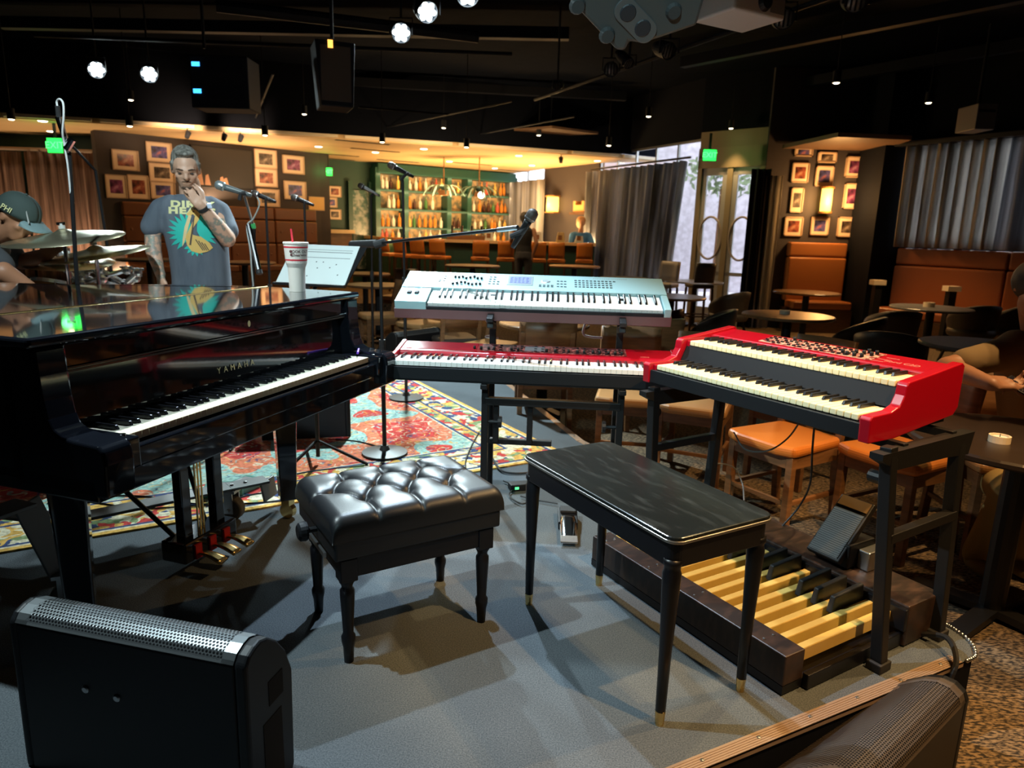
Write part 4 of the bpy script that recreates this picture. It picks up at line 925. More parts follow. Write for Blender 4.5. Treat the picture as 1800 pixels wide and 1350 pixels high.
exit_sign(1247, 273, 11.9, .23, .19, 'green lit exit sign in front of the glass doors')

# ------------------------------------------------------------------ booths
def booth(name, a, b, z0, ztop, m, label, rows, cols, buttons, depth=.55, sh=.47):
    M, L = wframe(a, b); t = thing(name, label, 'booth'); t.matrix_world = M @ Matrix.Translation((0, 0, z0)); H = ztop-z0
    MB().box(0, L, -depth, -.001, 0, sh-.1).build('plinth', wood_d, t)
    hs = [sh+(H-sh)*f for f in rows]
    for r in range(len(rows)-1):
        for c in range(cols):
            x0, x1 = L*c/cols+.006, L*(c+1)/cols-.006
            p = MB().box(x0, x1, -.17+.02*r, -.002, hs[r]+.005, hs[r+1]-.005).build('back_cushion', m, t, bevel=.03, seg=3)
            if buttons and r < 2:
                for k in range(4): MB().ball((x0+(x1-x0)*(k+.5)/4, -.17+.02*r, (hs[r]+hs[r+1])/2), .025, 8, (1, .5, 1)).build('button', m, p)
    for c in range(cols):
        MB().box(L*c/cols+.006, L*(c+1)/cols-.006, -depth, -.17, sh-.1, sh+.03).build('seat_cushion', m, t, bevel=.03, seg=3)
    return t
lA = LA.lerp(LB, .07); lB = LA.lerp(LB, .96)
booth('tufted_booth', lA, lB, 0, 1.60, brown_v, 'long brown tufted leather booth below the left photo wall', (0, .38, .78, 1), 4, True)
booth('tan_booth', PW0.lerp(PW1, .26), PW0.lerp(PW1, .80), ZF, 1.23, tan_v, 'tan leather booth below the sconce photo wall', (0, .75, 1), 1, False)
booth('long_booth', RA.lerp(RC, .03), RC, ZF, 1.19, mat('rust_leather', (.26, .075, .022), .4, bump=(60, .1, .002)), 'long rust leather booth below the right-hand curtain', (0, .72, 1), 3, False)

# ------------------------------------------------------------------ bar
cpts = curve([dp(640, 420, 16.2), dp(690, 420, 14.9), dp(775, 420, 14.25), dp(900, 420, 14.15), dp(1048, 420, 14.3)], 5)
bar = thing('bar_counter', 'long curved bar counter with pale lit top', 'bar', (cpts[0].x, cpts[0].y, 0)); o0 = Vector((cpts[0].x, cpts[0].y, 0))
def strip(y0, y1, z0, z1):
    mb = MB()
    for a, b in zip(cpts[:-1], cpts[1:]):
        q = [(a.x-o0.x, a.y-o0.y+y0), (b.x-o0.x, b.y-o0.y+y0), (b.x-o0.x, b.y-o0.y+y1), (a.x-o0.x, a.y-o0.y+y1)]
        mb.add([(x, y, z) for z in (z0, z1) for x, y in q], [(0, 1, 2, 3), (4, 7, 6, 5), (0, 4, 5, 1), (1, 5, 6, 2), (2, 6, 7, 3), (3, 7, 4, 0)])
    return mb
strip(0, .55, 1.02, 1.075).build('counter_top', mat('pale_counter', (.68, .50, .28), .3), bar); strip(.18, .5, 0, 1.02).build('counter_front', wall_green, bar); strip(.06, .12, .2, .24).build('foot_rail', brass, bar)
def bar_chair(loc, rz, label):
    t = thing('bar_chair', label, 'chair', loc, rz, 'orange chairs along the bar')
    MB().box(-.17, .17, -.18, .20, .70, .77).build('seat', orange_v, t, bevel=.025, seg=3)
    MB().grid(lambda u, v: Vector((-.155+.31*u, -.17-.06*v-.04*(1-(2*u-1)**2), .79+.29*v)), 8, 4).build('backrest', orange_v, t, smooth=True).modifiers.new('s', 'SOLIDIFY').thickness = .05
    for x in (-.15, .15):
        for y in (-.15, .16): MB().bar((x*1.1, y*1.1, 0), (x, y, .70), .03).build('leg', wood_d, t)
    mb = MB()
    for p, q in (((-.19, .19, .28), (.19, .19, .28)), ((-.19, -.18, .28), (.19, -.18, .28)), ((-.19, -.18, .28), (-.19, .19, .28)), ((.19, -.18, .28), (.19, .19, .28))): mb.bar(p, q, .022)
    mb.build('footrest', wood_d, t); return t
proto = None
cl = ('first orange bar chair at the left bend of the counter', 'second orange bar chair from the left bend', 'third orange bar chair from the left bend', 'orange bar chair right of the bend seen with its seat side-on', 'orange bar chair alone in the middle of the counter', 'orange bar chair left of the woman in black', 'orange bar chair right of the woman in black', 'orange bar chair left of the woman in blue', 'orange bar chair of the woman in blue')
for k, (x, Y, r) in enumerate(((688, 14.5, -.8), (714, 14.05, -.6), (742, 13.75, -.4), (774, 13.6, -.2), (844, 13.5, .12), (889, 13.5, .05), (945, 13.5, 0), (979, 13.5, -.1), (1028, 13.6, -.1))):
    p = dp(x, 440, Y)
    if proto is None: proto = bar_chair((p.x, p.y, 0), r, cl[k])
    else: dup(proto, (p.x, p.y, 0), r, cl[k])
# shelves behind the bar
bM, bL = wframe(BL, BR); sh = thing('bar_shelves', 'tall green back-bar shelves full of bottles', 'shelf'); sh.matrix_world = bM
def wall_s(px, py=350): return on_wall(px, py, BL, BR)[0]
s0, s1 = wall_s(655), wall_s(893); ups = [wall_s(x) for x in (655, 704, 779, 814, 893)]
for s in ups: MB().box(s-.06, s+.06, -.34, -.001, 0, 2.62).build('upright', green_shelf, sh)
levels = (.95, 1.30, 1.72, 2.15)
for z in levels: MB().box(s0, s1, -.33, -.001, z-.045, z).build('shelf_board', green_shelf, sh)
MB().box(s0, s1, -.36, -.001, 2.5, 2.72).build('cornice', green_shelf, sh)
MB().box(s0, s1, -.015, -.001, .95, 2.5).build('back_panel', mat('mirror_amber', (.45, .30, .14), .35, noise=(7, (.10, .10, .07), .42, .6)), sh)
MB().box(s0, s1, -.45, -.34, 0, .93).build('base_cabinet', wood_d, sh)
bprof = [(.001, 0), (.036, 0), (.037, .01), (.037, .16), (.030, .19), (.013, .215), (.012, .27), (.015, .272), (.015, .285), (.001, .285)]
bmats = [('amber whisky', mat('amber_bottle', (.55, .20, .03), .12)), ('clear', mat('pale_bottle', (.62, .60, .52), .12)), ('green', mat('green_bottle', (.05, .16, .05), .12)), ('dark', mat('dark_bottle', (.05, .02, .015), .12)), ('red labelled', mat('red_bottle', (.50, .08, .05), .2)), ('gold', mat('gold_bottle', (.70, .42, .10), .2))]
bme = [MB().lathe(bprof, 8).mesh('bottle', m, True) for _, m in bmats]; lbl = MB().lathe([(.038, .04), (.038, .13)], 8).mesh('label', paper)
sn = ('counter-level', 'second', 'third', 'top'); ORD = ('first', 'second', 'third', 'fourth', 'fifth', 'sixth', 'seventh', 'eighth', 'ninth', 'tenth', 'eleventh', 'twelfth', 'thirteenth', 'fourteenth', 'fifteenth', 'sixteenth', 'seventeenth', 'eighteenth'); BAY = ('left', 'wide centre', 'narrow', 'right')
for j, z in enumerate(levels):
    s = s0+.15; cnt = {}
    while s < s1-.12:
        if min(abs(s-u) for u in ups) > .12 and random.random() < .86:
            k = random.choice((0, 0, 1, 1, 2, 3, 4, 5)); bay = sum(s > u for u in ups)-1; cnt[bay] = cnt.get(bay, 0)+1; o = put('bottle', bme[k], loc=bM @ Vector((s, -.2+random.uniform(-.05, .05), z)), label=f'{bmats[k][0]} bottle, {ORD[cnt[bay]-1]} from left in {BAY[bay]} bay, {sn[j]} back-bar shelf', cat='bottle', group=f'bottles on the {sn[j]} back-bar shelf')
            sc = random.uniform(.85, 1.15); o.scale = (1.15, 1.15, sc)
        s += random.uniform(.115, .17)
# area lights along the front of each shelf
for z, e in ((1.25, 5), (1.67, 6), (2.10, 6), (2.48, 6)):
    c = bM @ Vector(((s0+s1)/2, -.42, z)); c2 = bM @ Vector(((s0+s1)/2, 0, z-.35)); a_ = area('shelf_area_light', c, c2, e, (1, .68, .34), s1-s0, .03)
# framed pictures and pale counter in the passage left of the shelves
for k, (x, y, w, h, l) in enumerate(((588, 337, 22, 18, 'small framed photo highest in the bar passage'), (582, 356, 20, 17, 'small framed photo in the middle of the bar passage'), (588, 377, 22, 17, 'small framed photo lowest in the bar passage'))):
    frame(x, y, w, h, BL, BR, l, 'framed photos in the bar passage', k)
t = thing('service_ledge', 'pale wooden service ledge under the passage photos', 'ledge'); t.matrix_world = bM; MB().box(wall_s(570), wall_s(612), -.4, 0, 1.12, 1.2).build('ledge_top', mat('pale_counter', (.68, .50, .28), .3), t); MB().box(wall_s(570), wall_s(612), -.2, 0, .0, 1.12).build('ledge_front', wood_m, t)
t = thing('etched_screen', 'tall patterned glass screen between passage and bar shelves', 'screen'); t.matrix_world = bM
MB().box(wall_s(616), wall_s(648), -.05, 0, .3, 2.1).build('panel', mat('etched_panel', (.30, .34, .34), .25, noise=(9, (.05, .12, .11), .4, .6)), t)
for x in (614, 650): MB().box(wall_s(x)-.05, wall_s(x)+.05, -.1, 0, 0, 2.3).build('post', green_shelf, t)
# fern pendants over the bar
fern = mat('pale_fern_leaf', (.20, .36, .34), .6)
for k, (x, y, Y, l) in enumerate(((780, 335, 15.2, 'hanging fern with pale arching fronds above the bar'), (842, 338, 15.0, 'darker hanging fern around a pendant lamp above the bar'))):
    p = dp(x, y, Y); t = thing('hanging_fern', l, 'plant', p)
    for q in range(16):
        a = q*2*PI/16+.2; rr = random.uniform(.38, .58); mb = MB(); mb.grid(lambda u, v: Vector((math.cos(a)*rr*u-math.sin(a)*(v-.5)*.10*(1-u*.7), math.sin(a)*rr*u+math.cos(a)*(v-.5)*.10*(1-u*.7), .18*math.sin(u*2.4)-.22*u*u)), 6, 2)
        mb.build('frond', fern if k == 0 else mat('dark_fern_leaf', (.03, .07, .055), .6), t)
    MB().cyl((0, 0, 0), (0, 0, SOF-p.z), .012, n=8).build('cord', mat('copper_cord', (.5, .25, .1), .4, metal=.6), t); MB().lathe([(.001, -.1), (.10, -.1), (.13, .0), (.001, .02)], 12).build('pot', wood_m, t)
    if k: MB().ball((.05, -.1, -.06), .07, 10).build('bulb', lamp_warm, t)
# box on the niche shelf
M2, L2 = wframe(W0, WA); s, z = on_wall(1030, 368, W0, WA); t = thing('niche_shelf', 'dark shelf on the wall right of the bar sconce', 'shelf'); t.matrix_world = M2; MB().box(s-.28, s+.28, -.25, 0, z-.12, z-.07).build('board', wood_d, t)
sx, z2 = on_wall(1030, 352, W0, WA); t = thing('wooden_crate', 'small orange wooden crate on the dark wall shelf', 'crate'); t.matrix_world = M2 @ Matrix.Translation((s, -.13, z-.07))
MB().box(-.2, .2, -.08, .08, 0, .16).build('body', mat('orange_crate', (.55, .28, .09), .5), t, bevel=.004); MB().box(-.2, -.11, -.08, .08, .16, .24).build('end', mat('orange_crate', (.55, .28, .09), .5), t); MB().box(.11, .2, -.08, .08, .16, .24).build('end', mat('orange_crate', (.55, .28, .09), .5), t)
# things standing on the counter
for k, (x, l, m) in enumerate(((860, 'cream caddy on the bar counter left of the woman in black', paper), (945, 'cream box on the bar counter right of the woman in black', paper), (985, 'tan menu holder on the counter before the woman in blue', mat('tan_card', (.5, .4, .2), .6)), (1018, 'white cup in front of the woman in blue', paper))):
    p = dp(x, 415, 14.4); t = thing('bar_caddy', l, 'caddy', (p.x, p.y, 1.0755)); MB().prism([(-.09, 0), (.09, 0), (.07, .2-.06*(k == 3)), (-.05, .2-.06*(k == 3))], -.06, .06, 'y').build('body', m, t, bevel=.004); MB().box(-.05, .03, -.07, -.06, .05, .14).build('front_card', wood_m, t)
tp_ = thing('bar_tap_block', 'wooden tap block on the left stretch of the counter', 'taps', (*dp(825, 415, 14.5).xy, 1.0755)); MB().box(-.45, .45, -.1, .1, 0, .09).build('block', wood_m, tp_, bevel=.006)
for x in (-.35, -.15, .05, .25): MB().cyl((x, -.05, .09), (x, -.05, .28), .02, .028, 8).build('tap_handle', chrome, tp_)

# ------------------------------------------------------------------ tables
def table(px, py, r, m, label, zf=ZF, h=.75, base=black_metal):
    p = gp(px, py, zf+h); t = thing('round_table', label, 'table', (p.x, p.y, zf), group='round cafe tables')
    MB().lathe([(.001, h-.03), (r-.012, h-.03), (r, h-.022), (r, h-.008), (r-.008, h), (.001, h)], 40).build('table_top', m, t)
    MB().cyl((0, 0, .03), (0, 0, h-.03), .045, n=14).build('pedestal', base, t); f = MB()
    for k in range(4): a = k*PI/2+.6; f.bar((0, 0, .04), (math.cos(a)*r*.75, math.sin(a)*r*.75, .02), .07, .03)
    f.build('foot_cross', base, t); return t, Vector((p.x, p.y, zf+h))
def puck(p, label, r=.05, h=.035, post=False):
    t = thing('candle_holder', label, 'candle', p); MB().lathe([(.001, 0), (r, 0), (r, h), (r-.006, h), (r-.008, h-.01), (.001, h-.01)], 20).build('cup', mat('cream_ceramic', (.75, .62, .45), .4), t); MB().lathe([(.001, h-.012), (r-.01, h-.012), (r-.01, h-.006), (.001, h-.006)], 16).build('wax', paper, t)
    MB().cyl((0, 0, h-.006), (0, 0, h+.006), .0015, n=6).build('wick', dark_print, t)
t1, p = table(1385, 553, .43, wood_top, 'round wooden table lit amber right of the silver synthesizer'); puck(p+Vector((-.01, .06, 0)), 'cream candle holder on the amber-lit round table')
table(1418, 513, .45, wood_top, 'round wooden table lit amber before the tan booth')
table(1180, 520, .42, wood_top, 'round table touched by the right end of the silver synthesizer')
table(1222, 494, .46, grey_top, 'grey round table nearest the glass doors')
t5, p = table(1728, 605, .42, grey_top, 'grey round table above the right end of the red organ')
t6, p = table(1637, 540, .43, grey_top, 'dark round table before the long rust booth'); puck(p+Vector((0, .05, 0)), 'small lit candle holder on the dark table before the booth', .06, .05)
p7 = gp(1800, 775, ZF+.75); t7, p = table(1800, 772, .40, wood_dk_top, 'near black round table behind the organ stand'); pk = gp(1756, 777, ZF+.75); puck(pk, 'cream candle holder on the near black round table', .036, .026)
table(957, 567, .37, wood_top, 'round wooden table seen between the two keyboards')
table(642, 480, .40, wood_top, 'round wooden table above the right end of the music sheet'); table(665, 500, .40, wood_top, 'round wooden table left of the silver synthesizer')
table(831, 466, .42, wood_m, 'wooden table before the orange bar chairs', 0); table(1010, 467, .42, wood_m, 'wooden table below the chair of the woman in blue', 0)
table(1098, 488, .42, grey_top, 'grey table before the long grey curtain', ZF)
table(262, 455, .42, grey_top, 'grey table between the drums and the standing man', 0); table(430, 460, .42, wood_m, 'wooden table right of the standing man before the booth', 0)
# small lamps on posts standing on far tables
for x, y, Y, l in ((1543, 497, 10.2, 'small cream lamp on a black post before the black pillar'), (1673, 508, 9.6, 'small cream lamp on a black post before the long booth')):
    p = dp(x, y, Y); t = thing('post_lamp', l, 'lamp', (p.x, p.y, ZF)); MB().box(-.05, .05, -.05, .05, 0, p.z-ZF-.03).build('post', black_metal, t); MB().box(-.09, .09, -.07, .07, p.z-ZF-.03, p.z-ZF+.04).build('cap', mat('cream_ceramic', (.75, .62, .45), .4), t)

# ------------------------------------------------------------------ chairs
def dining_chair(p, rz, label, seatm, group):
    t = thing('dining_chair', label, 'chair', (p[0], p[1], p[2]), rz, group); h = .46
    sp = [(-.21, .20), (-.19, -.21), (.19, -.21), (.21, .20), (.12, .235), (-.12, .235)]
    s = MB().prism(sp, h-.02, h+.035, 'z').build('seat', seatm, t, bevel=.022, seg=3)
    mb = MB(); mb.box(-.19, .19, -.19, -.165, h-.08, h-.015); mb.box(-.19, .19, .165, .19, h-.08, h-.015); mb.box(-.19, -.165, -.19, .19, h-.08, h-.015); mb.box(.165, .19, -.19, .19, h-.08, h-.015); mb.build('seat_rail', wood_m, t)
    for x in (-.18, .18):
        MB().bar((x, .18, 0), (x*.98, .175, h-.02), .036, .036).build('leg', wood_m, t, bevel=.003)
        mb = MB(); mb.bar((x, -.22, 0), (x*.98, -.18, h-.02), .036, .036); mb.bar((x*.98, -.18, h-.02), (x*.96, -.25, .80), .034, .034); mb.build('leg', wood_m, t, bevel=.003)
    MB().grid(lambda u, v: Vector((-.20+.40*u, -.205-.06*v-.04*(1-(2*u-1)**2), .60+.27*v)), 8, 3).build('backrest', wood_m, t, smooth=True).modifiers.new('s', 'SOLIDIFY').thickness = .03
    mb = MB(); mb.bar((-.18, .18, .20), (.18, .18, .20), .02); mb.bar((-.18, -.2, .20), (-.18, .18, .20), .02); mb.bar((.18, -.2, .20), (.18, .18, .20), .02); mb.build('stretcher', wood_m, t)
    return t
G1 = 'dining chairs between the tables'
first = {}
def chair_at(x, y, rz, label, sm=orange_v, zf=ZF, seat=.485, grp=G1, xy=None):
    p = gp(x, y, zf+seat) if xy is None else Vector((*xy, 0)); k = sm.name
    if k not in first: first[k] = dining_chair((p.x, p.y, zf), rz, label, sm, grp); return first[k]
    return dup(first[k], (p.x, p.y, zf), rz, label, grp)
chair_at(0, 0, 2.12, 'orange-seated wooden chair directly behind the middle of the organ', xy=(1.42, 3.44))
chair_at(0, 0, 2.05, 'orange-seated wooden chair behind the right leg frame of the organ stand', xy=(1.90, 3.22))
chair_at(1400, 708, 2.2, 'orange-seated chair half hidden under the organ keys')
tan_s = mat('tan_seat', (.50, .26, .10), .35)
chair_at(1105, 690, 3.0, 'tan-seated chair under the right end of the red stage piano', tan_s)
chair_at(1225, 705, 2.7, 'tan-seated chair behind the left frame of the organ stand', tan_s)
chair_at(955, 650, .05, 'wooden chair with its curved back to the camera between the keyboards', tan_s)
chair_at(1135, 640, .1, 'wide brown chair back below the right end of the silver synthesizer', tan_s)
chair_at(742, 567, 2.4, 'tan-seated chair left of the silver synthesizer legs', tan_s); chair_at(668, 552, 2.0, 'tan-seated chair beside the boom microphone pole', tan_s)
chair_at(865, 604, 2.6, 'tan-seated chair right of the left stand upright', tan_s); chair_at(798, 592, .4, 'dark wooden chair behind the left stand upright', mat('dark_seat', (.06, .045, .035), .5))
chair_at(700, 520, 2.8, 'tan-seated chair behind the round table left of the synthesizer', tan_s)
chair_at(1335, 505, -.4, 'orange-seated chair right of the glass doors', orange_v, ZF)
chair_at(1365, 512, .5, 'brown chair with its back to the camera near the doors', mat('dark_seat', (.06, .045, .035), .5))
chair_at(1508, 525, .2, 'brown chair between the amber table and the pillar', mat('dark_seat', (.06, .045, .035), .5))
chair_at(1602, 523, 2.2, 'wooden chair catching white light before the long booth', tan_s)
chair_at(1645, 528, .4, 'rust-seated chair behind the dark round table', orange_v); chair_at(1765, 535, -.9, 'chair at the far right before the long booth', orange_v)
def tub_chair(p, rz, label, m):
    t = thing('tub_chair', label, 'chair', p, rz, 'dark tub chairs')
    n = 24
    def sh(u, v):
        a = -.25*PI+u*1.5*PI-PI*.0; a = PI*1.5+(u-.5)*1.45*PI; hh = .17+.25*(math.cos((u-.5)*PI)**.7 if abs(u-.5) < .5 else 0); rr = .245+.04*v
        return Vector((rr*math.cos(a), rr*.95*math.sin(a), .36+(hh-.02)*v))
    MB().grid(sh, n, 5).build('shell', m, t, smooth=True).modifiers.new('s', 'SOLIDIFY').thickness = .03
    MB().lathe([(.001, .36), (.25, .36), (.27, .40), (.26, .45), (.20, .47), (.001, .475)], 24).build('seat', m, t, smooth=True)
    for x in (-.17, .17):
        for y in (-.17, .17): MB().bar((x*1.25, y*1.25, 0), (x*.8, y*.8, .37), .026).build('leg', black_metal, t)
    return t
tubd = mat('dark_tub_leather', (.055, .045, .035), .45); first_t = None
for x, y, rz, l in ((1500, 605, .9, 'dark tub chair right of the amber-lit table'), (1560, 638, -.6, 'dark tub chair behind the organ control panel'), (1708, 575, .05, 'dark tub chair with its back behind the grey table'), (1762, 572, .8, 'dark tub chair at the right of the dark table'),
    (1565, 588, 0, 'dark tub chair with its back before the dark table'), (1245, 590, 1.2, 'dark tub chair behind the left corner of the organ'), (1280, 548, .6, 'dark tub chair left of the amber-lit table'), (1150, 590, 1.0, 'dark tub chair at the right end of the synthesizer')):
    p = gp(x, y, ZF+.47); p.z = ZF
    if first_t is None: first_t = tub_chair(p, rz, l, tubd)
    else: dup(first_t, p, rz, l)
hc_ = bar_chair((*dp(1172, 450, 10.6).xy, ZF), 2.6, 'pale high-backed chair before the long grey curtain'); hc_['group'] = 'high chairs near the doors'
for ch in hc_.children:
    if ch.name.startswith(('seat', 'backrest')): ch.data.materials[0] = mat('pale_chair_vinyl', (.42, .38, .34), .4)
hd_ = bar_chair((*dp(1234, 450, 10.7).xy, ZF), .1, 'black high-backed chair in front of the glass doors'); hd_['group'] = 'high chairs near the doors'
for ch in hd_.children:
    if ch.name.startswith(('seat', 'backrest')): ch.data.materials[0] = tubd
# warm pendants' light over the tables (lamps built with the ceiling)
# ------------------------------------------------------------------ people
def skinned(mb, name, m, parent, vox=.012, it=4, **kw):
    o = mb.build(name, m, parent, **kw); r = o.modifiers.new('remesh', 'REMESH'); r.mode = 'VOXEL'; r.voxel_size = vox; r.use_smooth_shade = True
    s = o.modifiers.new('smooth', 'SMOOTH'); s.factor = .5; s.iterations = it; return o
def V(*a): return Vector(a)
def hand(mb, wrist, d, n, curl=.9, size=1.0, thumb=1):
    """palm along d from the wrist, n = palm normal (fingers curl towards n)"""
    d, n = Vector(d).normalized(), Vector(n).normalized(); s = d.cross(n).normalized()*thumb; k = size
    for a in (-.5, -.17, .17, .5): mb.limb([wrist+s*a*.045*k, wrist+d*.085*k+s*a*.075*k], [.016*k, .0135*k], 10)
    for i, (a, L) in enumerate(((.55, .070), (.18, .080), (-.18, .075), (-.55, .058))):
        b = wrist+d*.088*k+s*a*.072*k; dr = d.copy(); pts = [b]; 
        for j, f in enumerate((.45, .32, .23)):
            c = curl*(.55, .75, .6)[j]; ax = s; dr = (Matrix.Rotation(-c*thumb, 3, s) @ dr) if False else (dr*math.cos(c)+n*math.sin(c)).normalized(); n2 = (n-dr*n.dot(dr)); n = n2.normalized() if n2.length > .05 else n
            pts.append(pts[-1]+dr*L*f*k)
        n = Vector(n); mb.limb(pts, [.0092*k, .0086*k, .008*k, .007*k], 8)
        n = (s.cross(d)).normalized()*thumb if False else Vector(n)
    t0 = wrist+d*.022*k+s*.030*k; mb.limb([t0, t0+d*.03*k+s*.022*k+n*.008, t0+d*.062*k+s*.022*k+n*.022], [.014*k, .011*k, .009*k], 8)
def head(mb, c, f, u, k=1.0):
    """head centred c, facing f, up u; k scales a 0.235 m head"""
    f, u = Vector(f).normalized(), Vector(u).normalized(); s = f.cross(u).normalized(); u = s.cross(f)
    M = Matrix((( s.x, f.x, u.x), (s.y, f.y, u.y), (s.z, f.z, u.z)))
    def P(a, b, c_): return c+(M @ Vector((a, b, c_)))*k
    mb.ball(P(0, -.012, .025), .096*k, 20, (.80, 1.0, .98), M); mb.ball(P(0, .022, -.03), .074*k, 18, (.86, .88, 1.05), M); mb.ball(P(0, .045, -.082), .042*k, 14, (1.05, .8, .8), M)
    mb.limb([P(-.04, .075, .022), P(0, .086, .020), P(.04, .075, .022)], [.014*k, .014*k, .014*k], 8)
    mb.limb([P(0, .083, .018), P(0, .103, -.022)], [.009*k, .014*k], 8); mb.limb([P(-.014, .090, -.026), P(.014, .090, -.026)], [.009*k, .009*k], 8)
    mb.limb([P(-.02, .078, -.055), P(.02, .078, -.055)], [.011*k, .011*k], 8); mb.limb([P(-.018, .076, -.066), P(.018, .076, -.066)], [.010*k, .010*k], 8)
    for sx in (-1, 1):
        mb.ball(P(sx*.040, .062, -.018), .026*k, 10, (1, .7, .8), M); mb.ball(P(sx*.080, -.008, -.008), .026*k, 10, (.35, .7, 1.15), M)
    return P, M
# --- standing man at the microphone
def tattooed():
    m, nt, b = node_mat('tattooed_skin'); L = nt.links.new; N = nt.nodes.new; tc = N('ShaderNodeTexCoord'); sx = N('ShaderNodeSeparateXYZ'); L(tc.outputs['Object'], sx.inputs[0])
    n = N('ShaderNodeTexNoise'); n.inputs['Scale'].default_value = 26; n.inputs['Detail'].default_value = 4; L(tc.outputs['Object'], n.inputs['Vector'])
    r = ramp(nt, [(.46, (.60, .36, .25)), (.54, (.30, .24, .20)), (.62, (.22, .25, .20)), (.68, (.60, .36, .25))]); L(n.outputs['Fac'], r.inputs[0])
    g = ramp(nt, [(.0, (1, 1, 1)), (.5, (0, 0, 0))], 'CONSTANT'); k = N('ShaderNodeMath'); k.operation = 'MULTIPLY_ADD'; k.inputs[1].default_value = 5; k.inputs[2].default_value = -6.0; L(sx.outputs[2], k.inputs[0]); L(k.outputs[0], g.inputs[0])
    mx = N('ShaderNodeMix'); mx.data_type = 'RGBA'; L(g.outputs[0], mx.inputs[0]); mx.inputs[6].default_value = (.60, .36, .25, 1); L(r.outputs[0], mx.inputs[7]); L(mx.outputs[2], b.inputs['Base Color']); b.inputs['Roughness'].default_value = .5; return m
man = thing('person', 'bearded man in grey printed t-shirt standing with hand at chin', 'person', (-1.965, 4.30, 0), .36)
hc = V(-.012, -.055, 1.572); F_, U_ = V(.05, -.93, -.36), V(0, -.36, .93)
body = MB(); HP, HM = head(body, hc, F_, U_, .94)
body.limb([V(.005, .0, 1.37), V(0, -.015, 1.50)], [.068, .060], 14)
# hanging right arm (image left)
body.limb([V(-.165, .0, 1.335), V(-.222, .01, 1.19), V(-.222, -.03, 1.10), V(-.195, -.075, .985), V(-.188, -.085, .96)], [.058, .047, .046, .031, .030], 14)
hand(body, V(-.188, -.085, .955), V(.06, -.15, -1), V(.75, .35, .1), 1.15, 1.05, 1)
# raised left arm (image right)
EL = V(.195, -.12, 1.175); WR = V(.066, -.235, 1.372)
body.limb([V(.155, .0, 1.335), EL, EL.lerp(WR, .35), WR], [.058, .048, .047, .031], 14)
hand(body, WR, V(-.48, .02, .85), V(-.35, .85, .15), 1.55, 1.0, -1)
skinned(body, 'body', tattooed(), man, .0085, 3)
# shirt
shm = cloth('washed_grey_cotton', (.085, .105, .135), (.13, .155, .19), (14, 14, 3))
sh_ = MB()
sh_.loft([((.03, .01, .86), .172, .125), ((.03, .01, .95), .170, .125), ((.025, .005, 1.08), .172, .130), ((.015, 0, 1.22), .182, .130), ((.008, 0, 1.31), .180, .122), ((.005, 0, 1.365), .160, .105), ((.003, -.002, 1.405), .112, .085), ((0, -.005, 1.432), .076, .072)], 28)
sh_.limb([V(-.11, 0, 1.375), V(-.165, .0, 1.345), V(-.200, .004, 1.29), V(-.224, .005, 1.235)], [.055, .061, .062, .064], 16); sh_.limb([V(.11, 0, 1.375), V(.160, 0, 1.34), V(.182, -.03, 1.28), V(.198, -.065, 1.225)], [.055, .061, .062, .064], 16)
shirt = skinned(sh_, 'tshirt', shm, man, .010, 5)
tz = MB(); tz.loft([((.03, .01, .92), .165, .118), ((.03, .01, .80), .175, .125), ((.03, .015, .74), .178, .12)], 24)
for sx in (-1, 1): tz.limb([V(.03+sx*.09, .01, .80), V(.03+sx*.10, .0, .46), V(.03+sx*.10, .01, .09)], [.095, .068, .052], 16)
skinned(tz, 'trousers', jeans, man, .014, 4)
for sx in (-1, 1):
    mb = MB(); mb.ball((.03+sx*.10, -.04, .045), .05, 14, (.95, 2.6, .95)); mb.limb([V(.03+sx*.10, .02, .05), V(.03+sx*.10, .01, .13)], [.05, .05], 12); skinned(mb, 'shoe', black_rub, man, .012, 3)
# hair, beard, eyes
hairm = mat('greying_hair', (.10, .095, .08), .7, noise=(70, (.26, .25, .22), .4, .6, 3, (1, 1, .2)))
hb = MB(); hb.ball(HP(0, -.036, .056), .103*.94, 20, (.80, .93, .84), HM); hb.ball(HP(0, -.07, .0), .07*.94, 14, (1, .7, 1.1), HM); hb.ball(HP(0, .028, .112), .045*.94, 12, (1.25, 1, .45), HM)
for sx in (-1, 1): hb.limb([HP(sx*.078, .02, .05), HP(sx*.080, .012, .0)], [.012, .008], 8)
hair = skinned(hb, 'hair', hairm, man, .009, 2)
bbd = MB()
for sx in (-1, 1): bbd.limb([HP(sx*.004, .094, -.044), HP(sx*.026, .083, -.050)], [.0055, .005], 8)
bbd.limb([HP(-.022, .066, -.090), HP(0, .079, -.094), HP(.022, .066, -.090)], [.010, .013, .010], 10); skinned(bbd, 'beard', mat('brown_beard', (.09, .055, .035), .8), man, .006, 2)
for sx in (-1, 1):
    MB().ball(HP(sx*.034, .081, .001), .009, 10, (1.2, .6, .5), HM).build('eye', mat('eye_dark', (.03, .025, .02), .3), man, smooth=True)
    MB().limb([HP(sx*.016, .095, .026), HP(sx*.036, .092, .031), HP(sx*.054, .080, .026)], [.003, .0038, .0025], 8).build('eyebrow', mat('brown_beard', (.09, .055, .035), .8), man)
MB().lathe([(.034, -.012), (.037, -.010), (.037, .010), (.034, .012)], 18, (0, 0, 0), Matrix.Translation(WR.lerp(EL, .10)) @ (WR-EL).to_track_quat('Z', 'Y').to_matrix().to_4x4()).build('watch_band', black_rub, man)
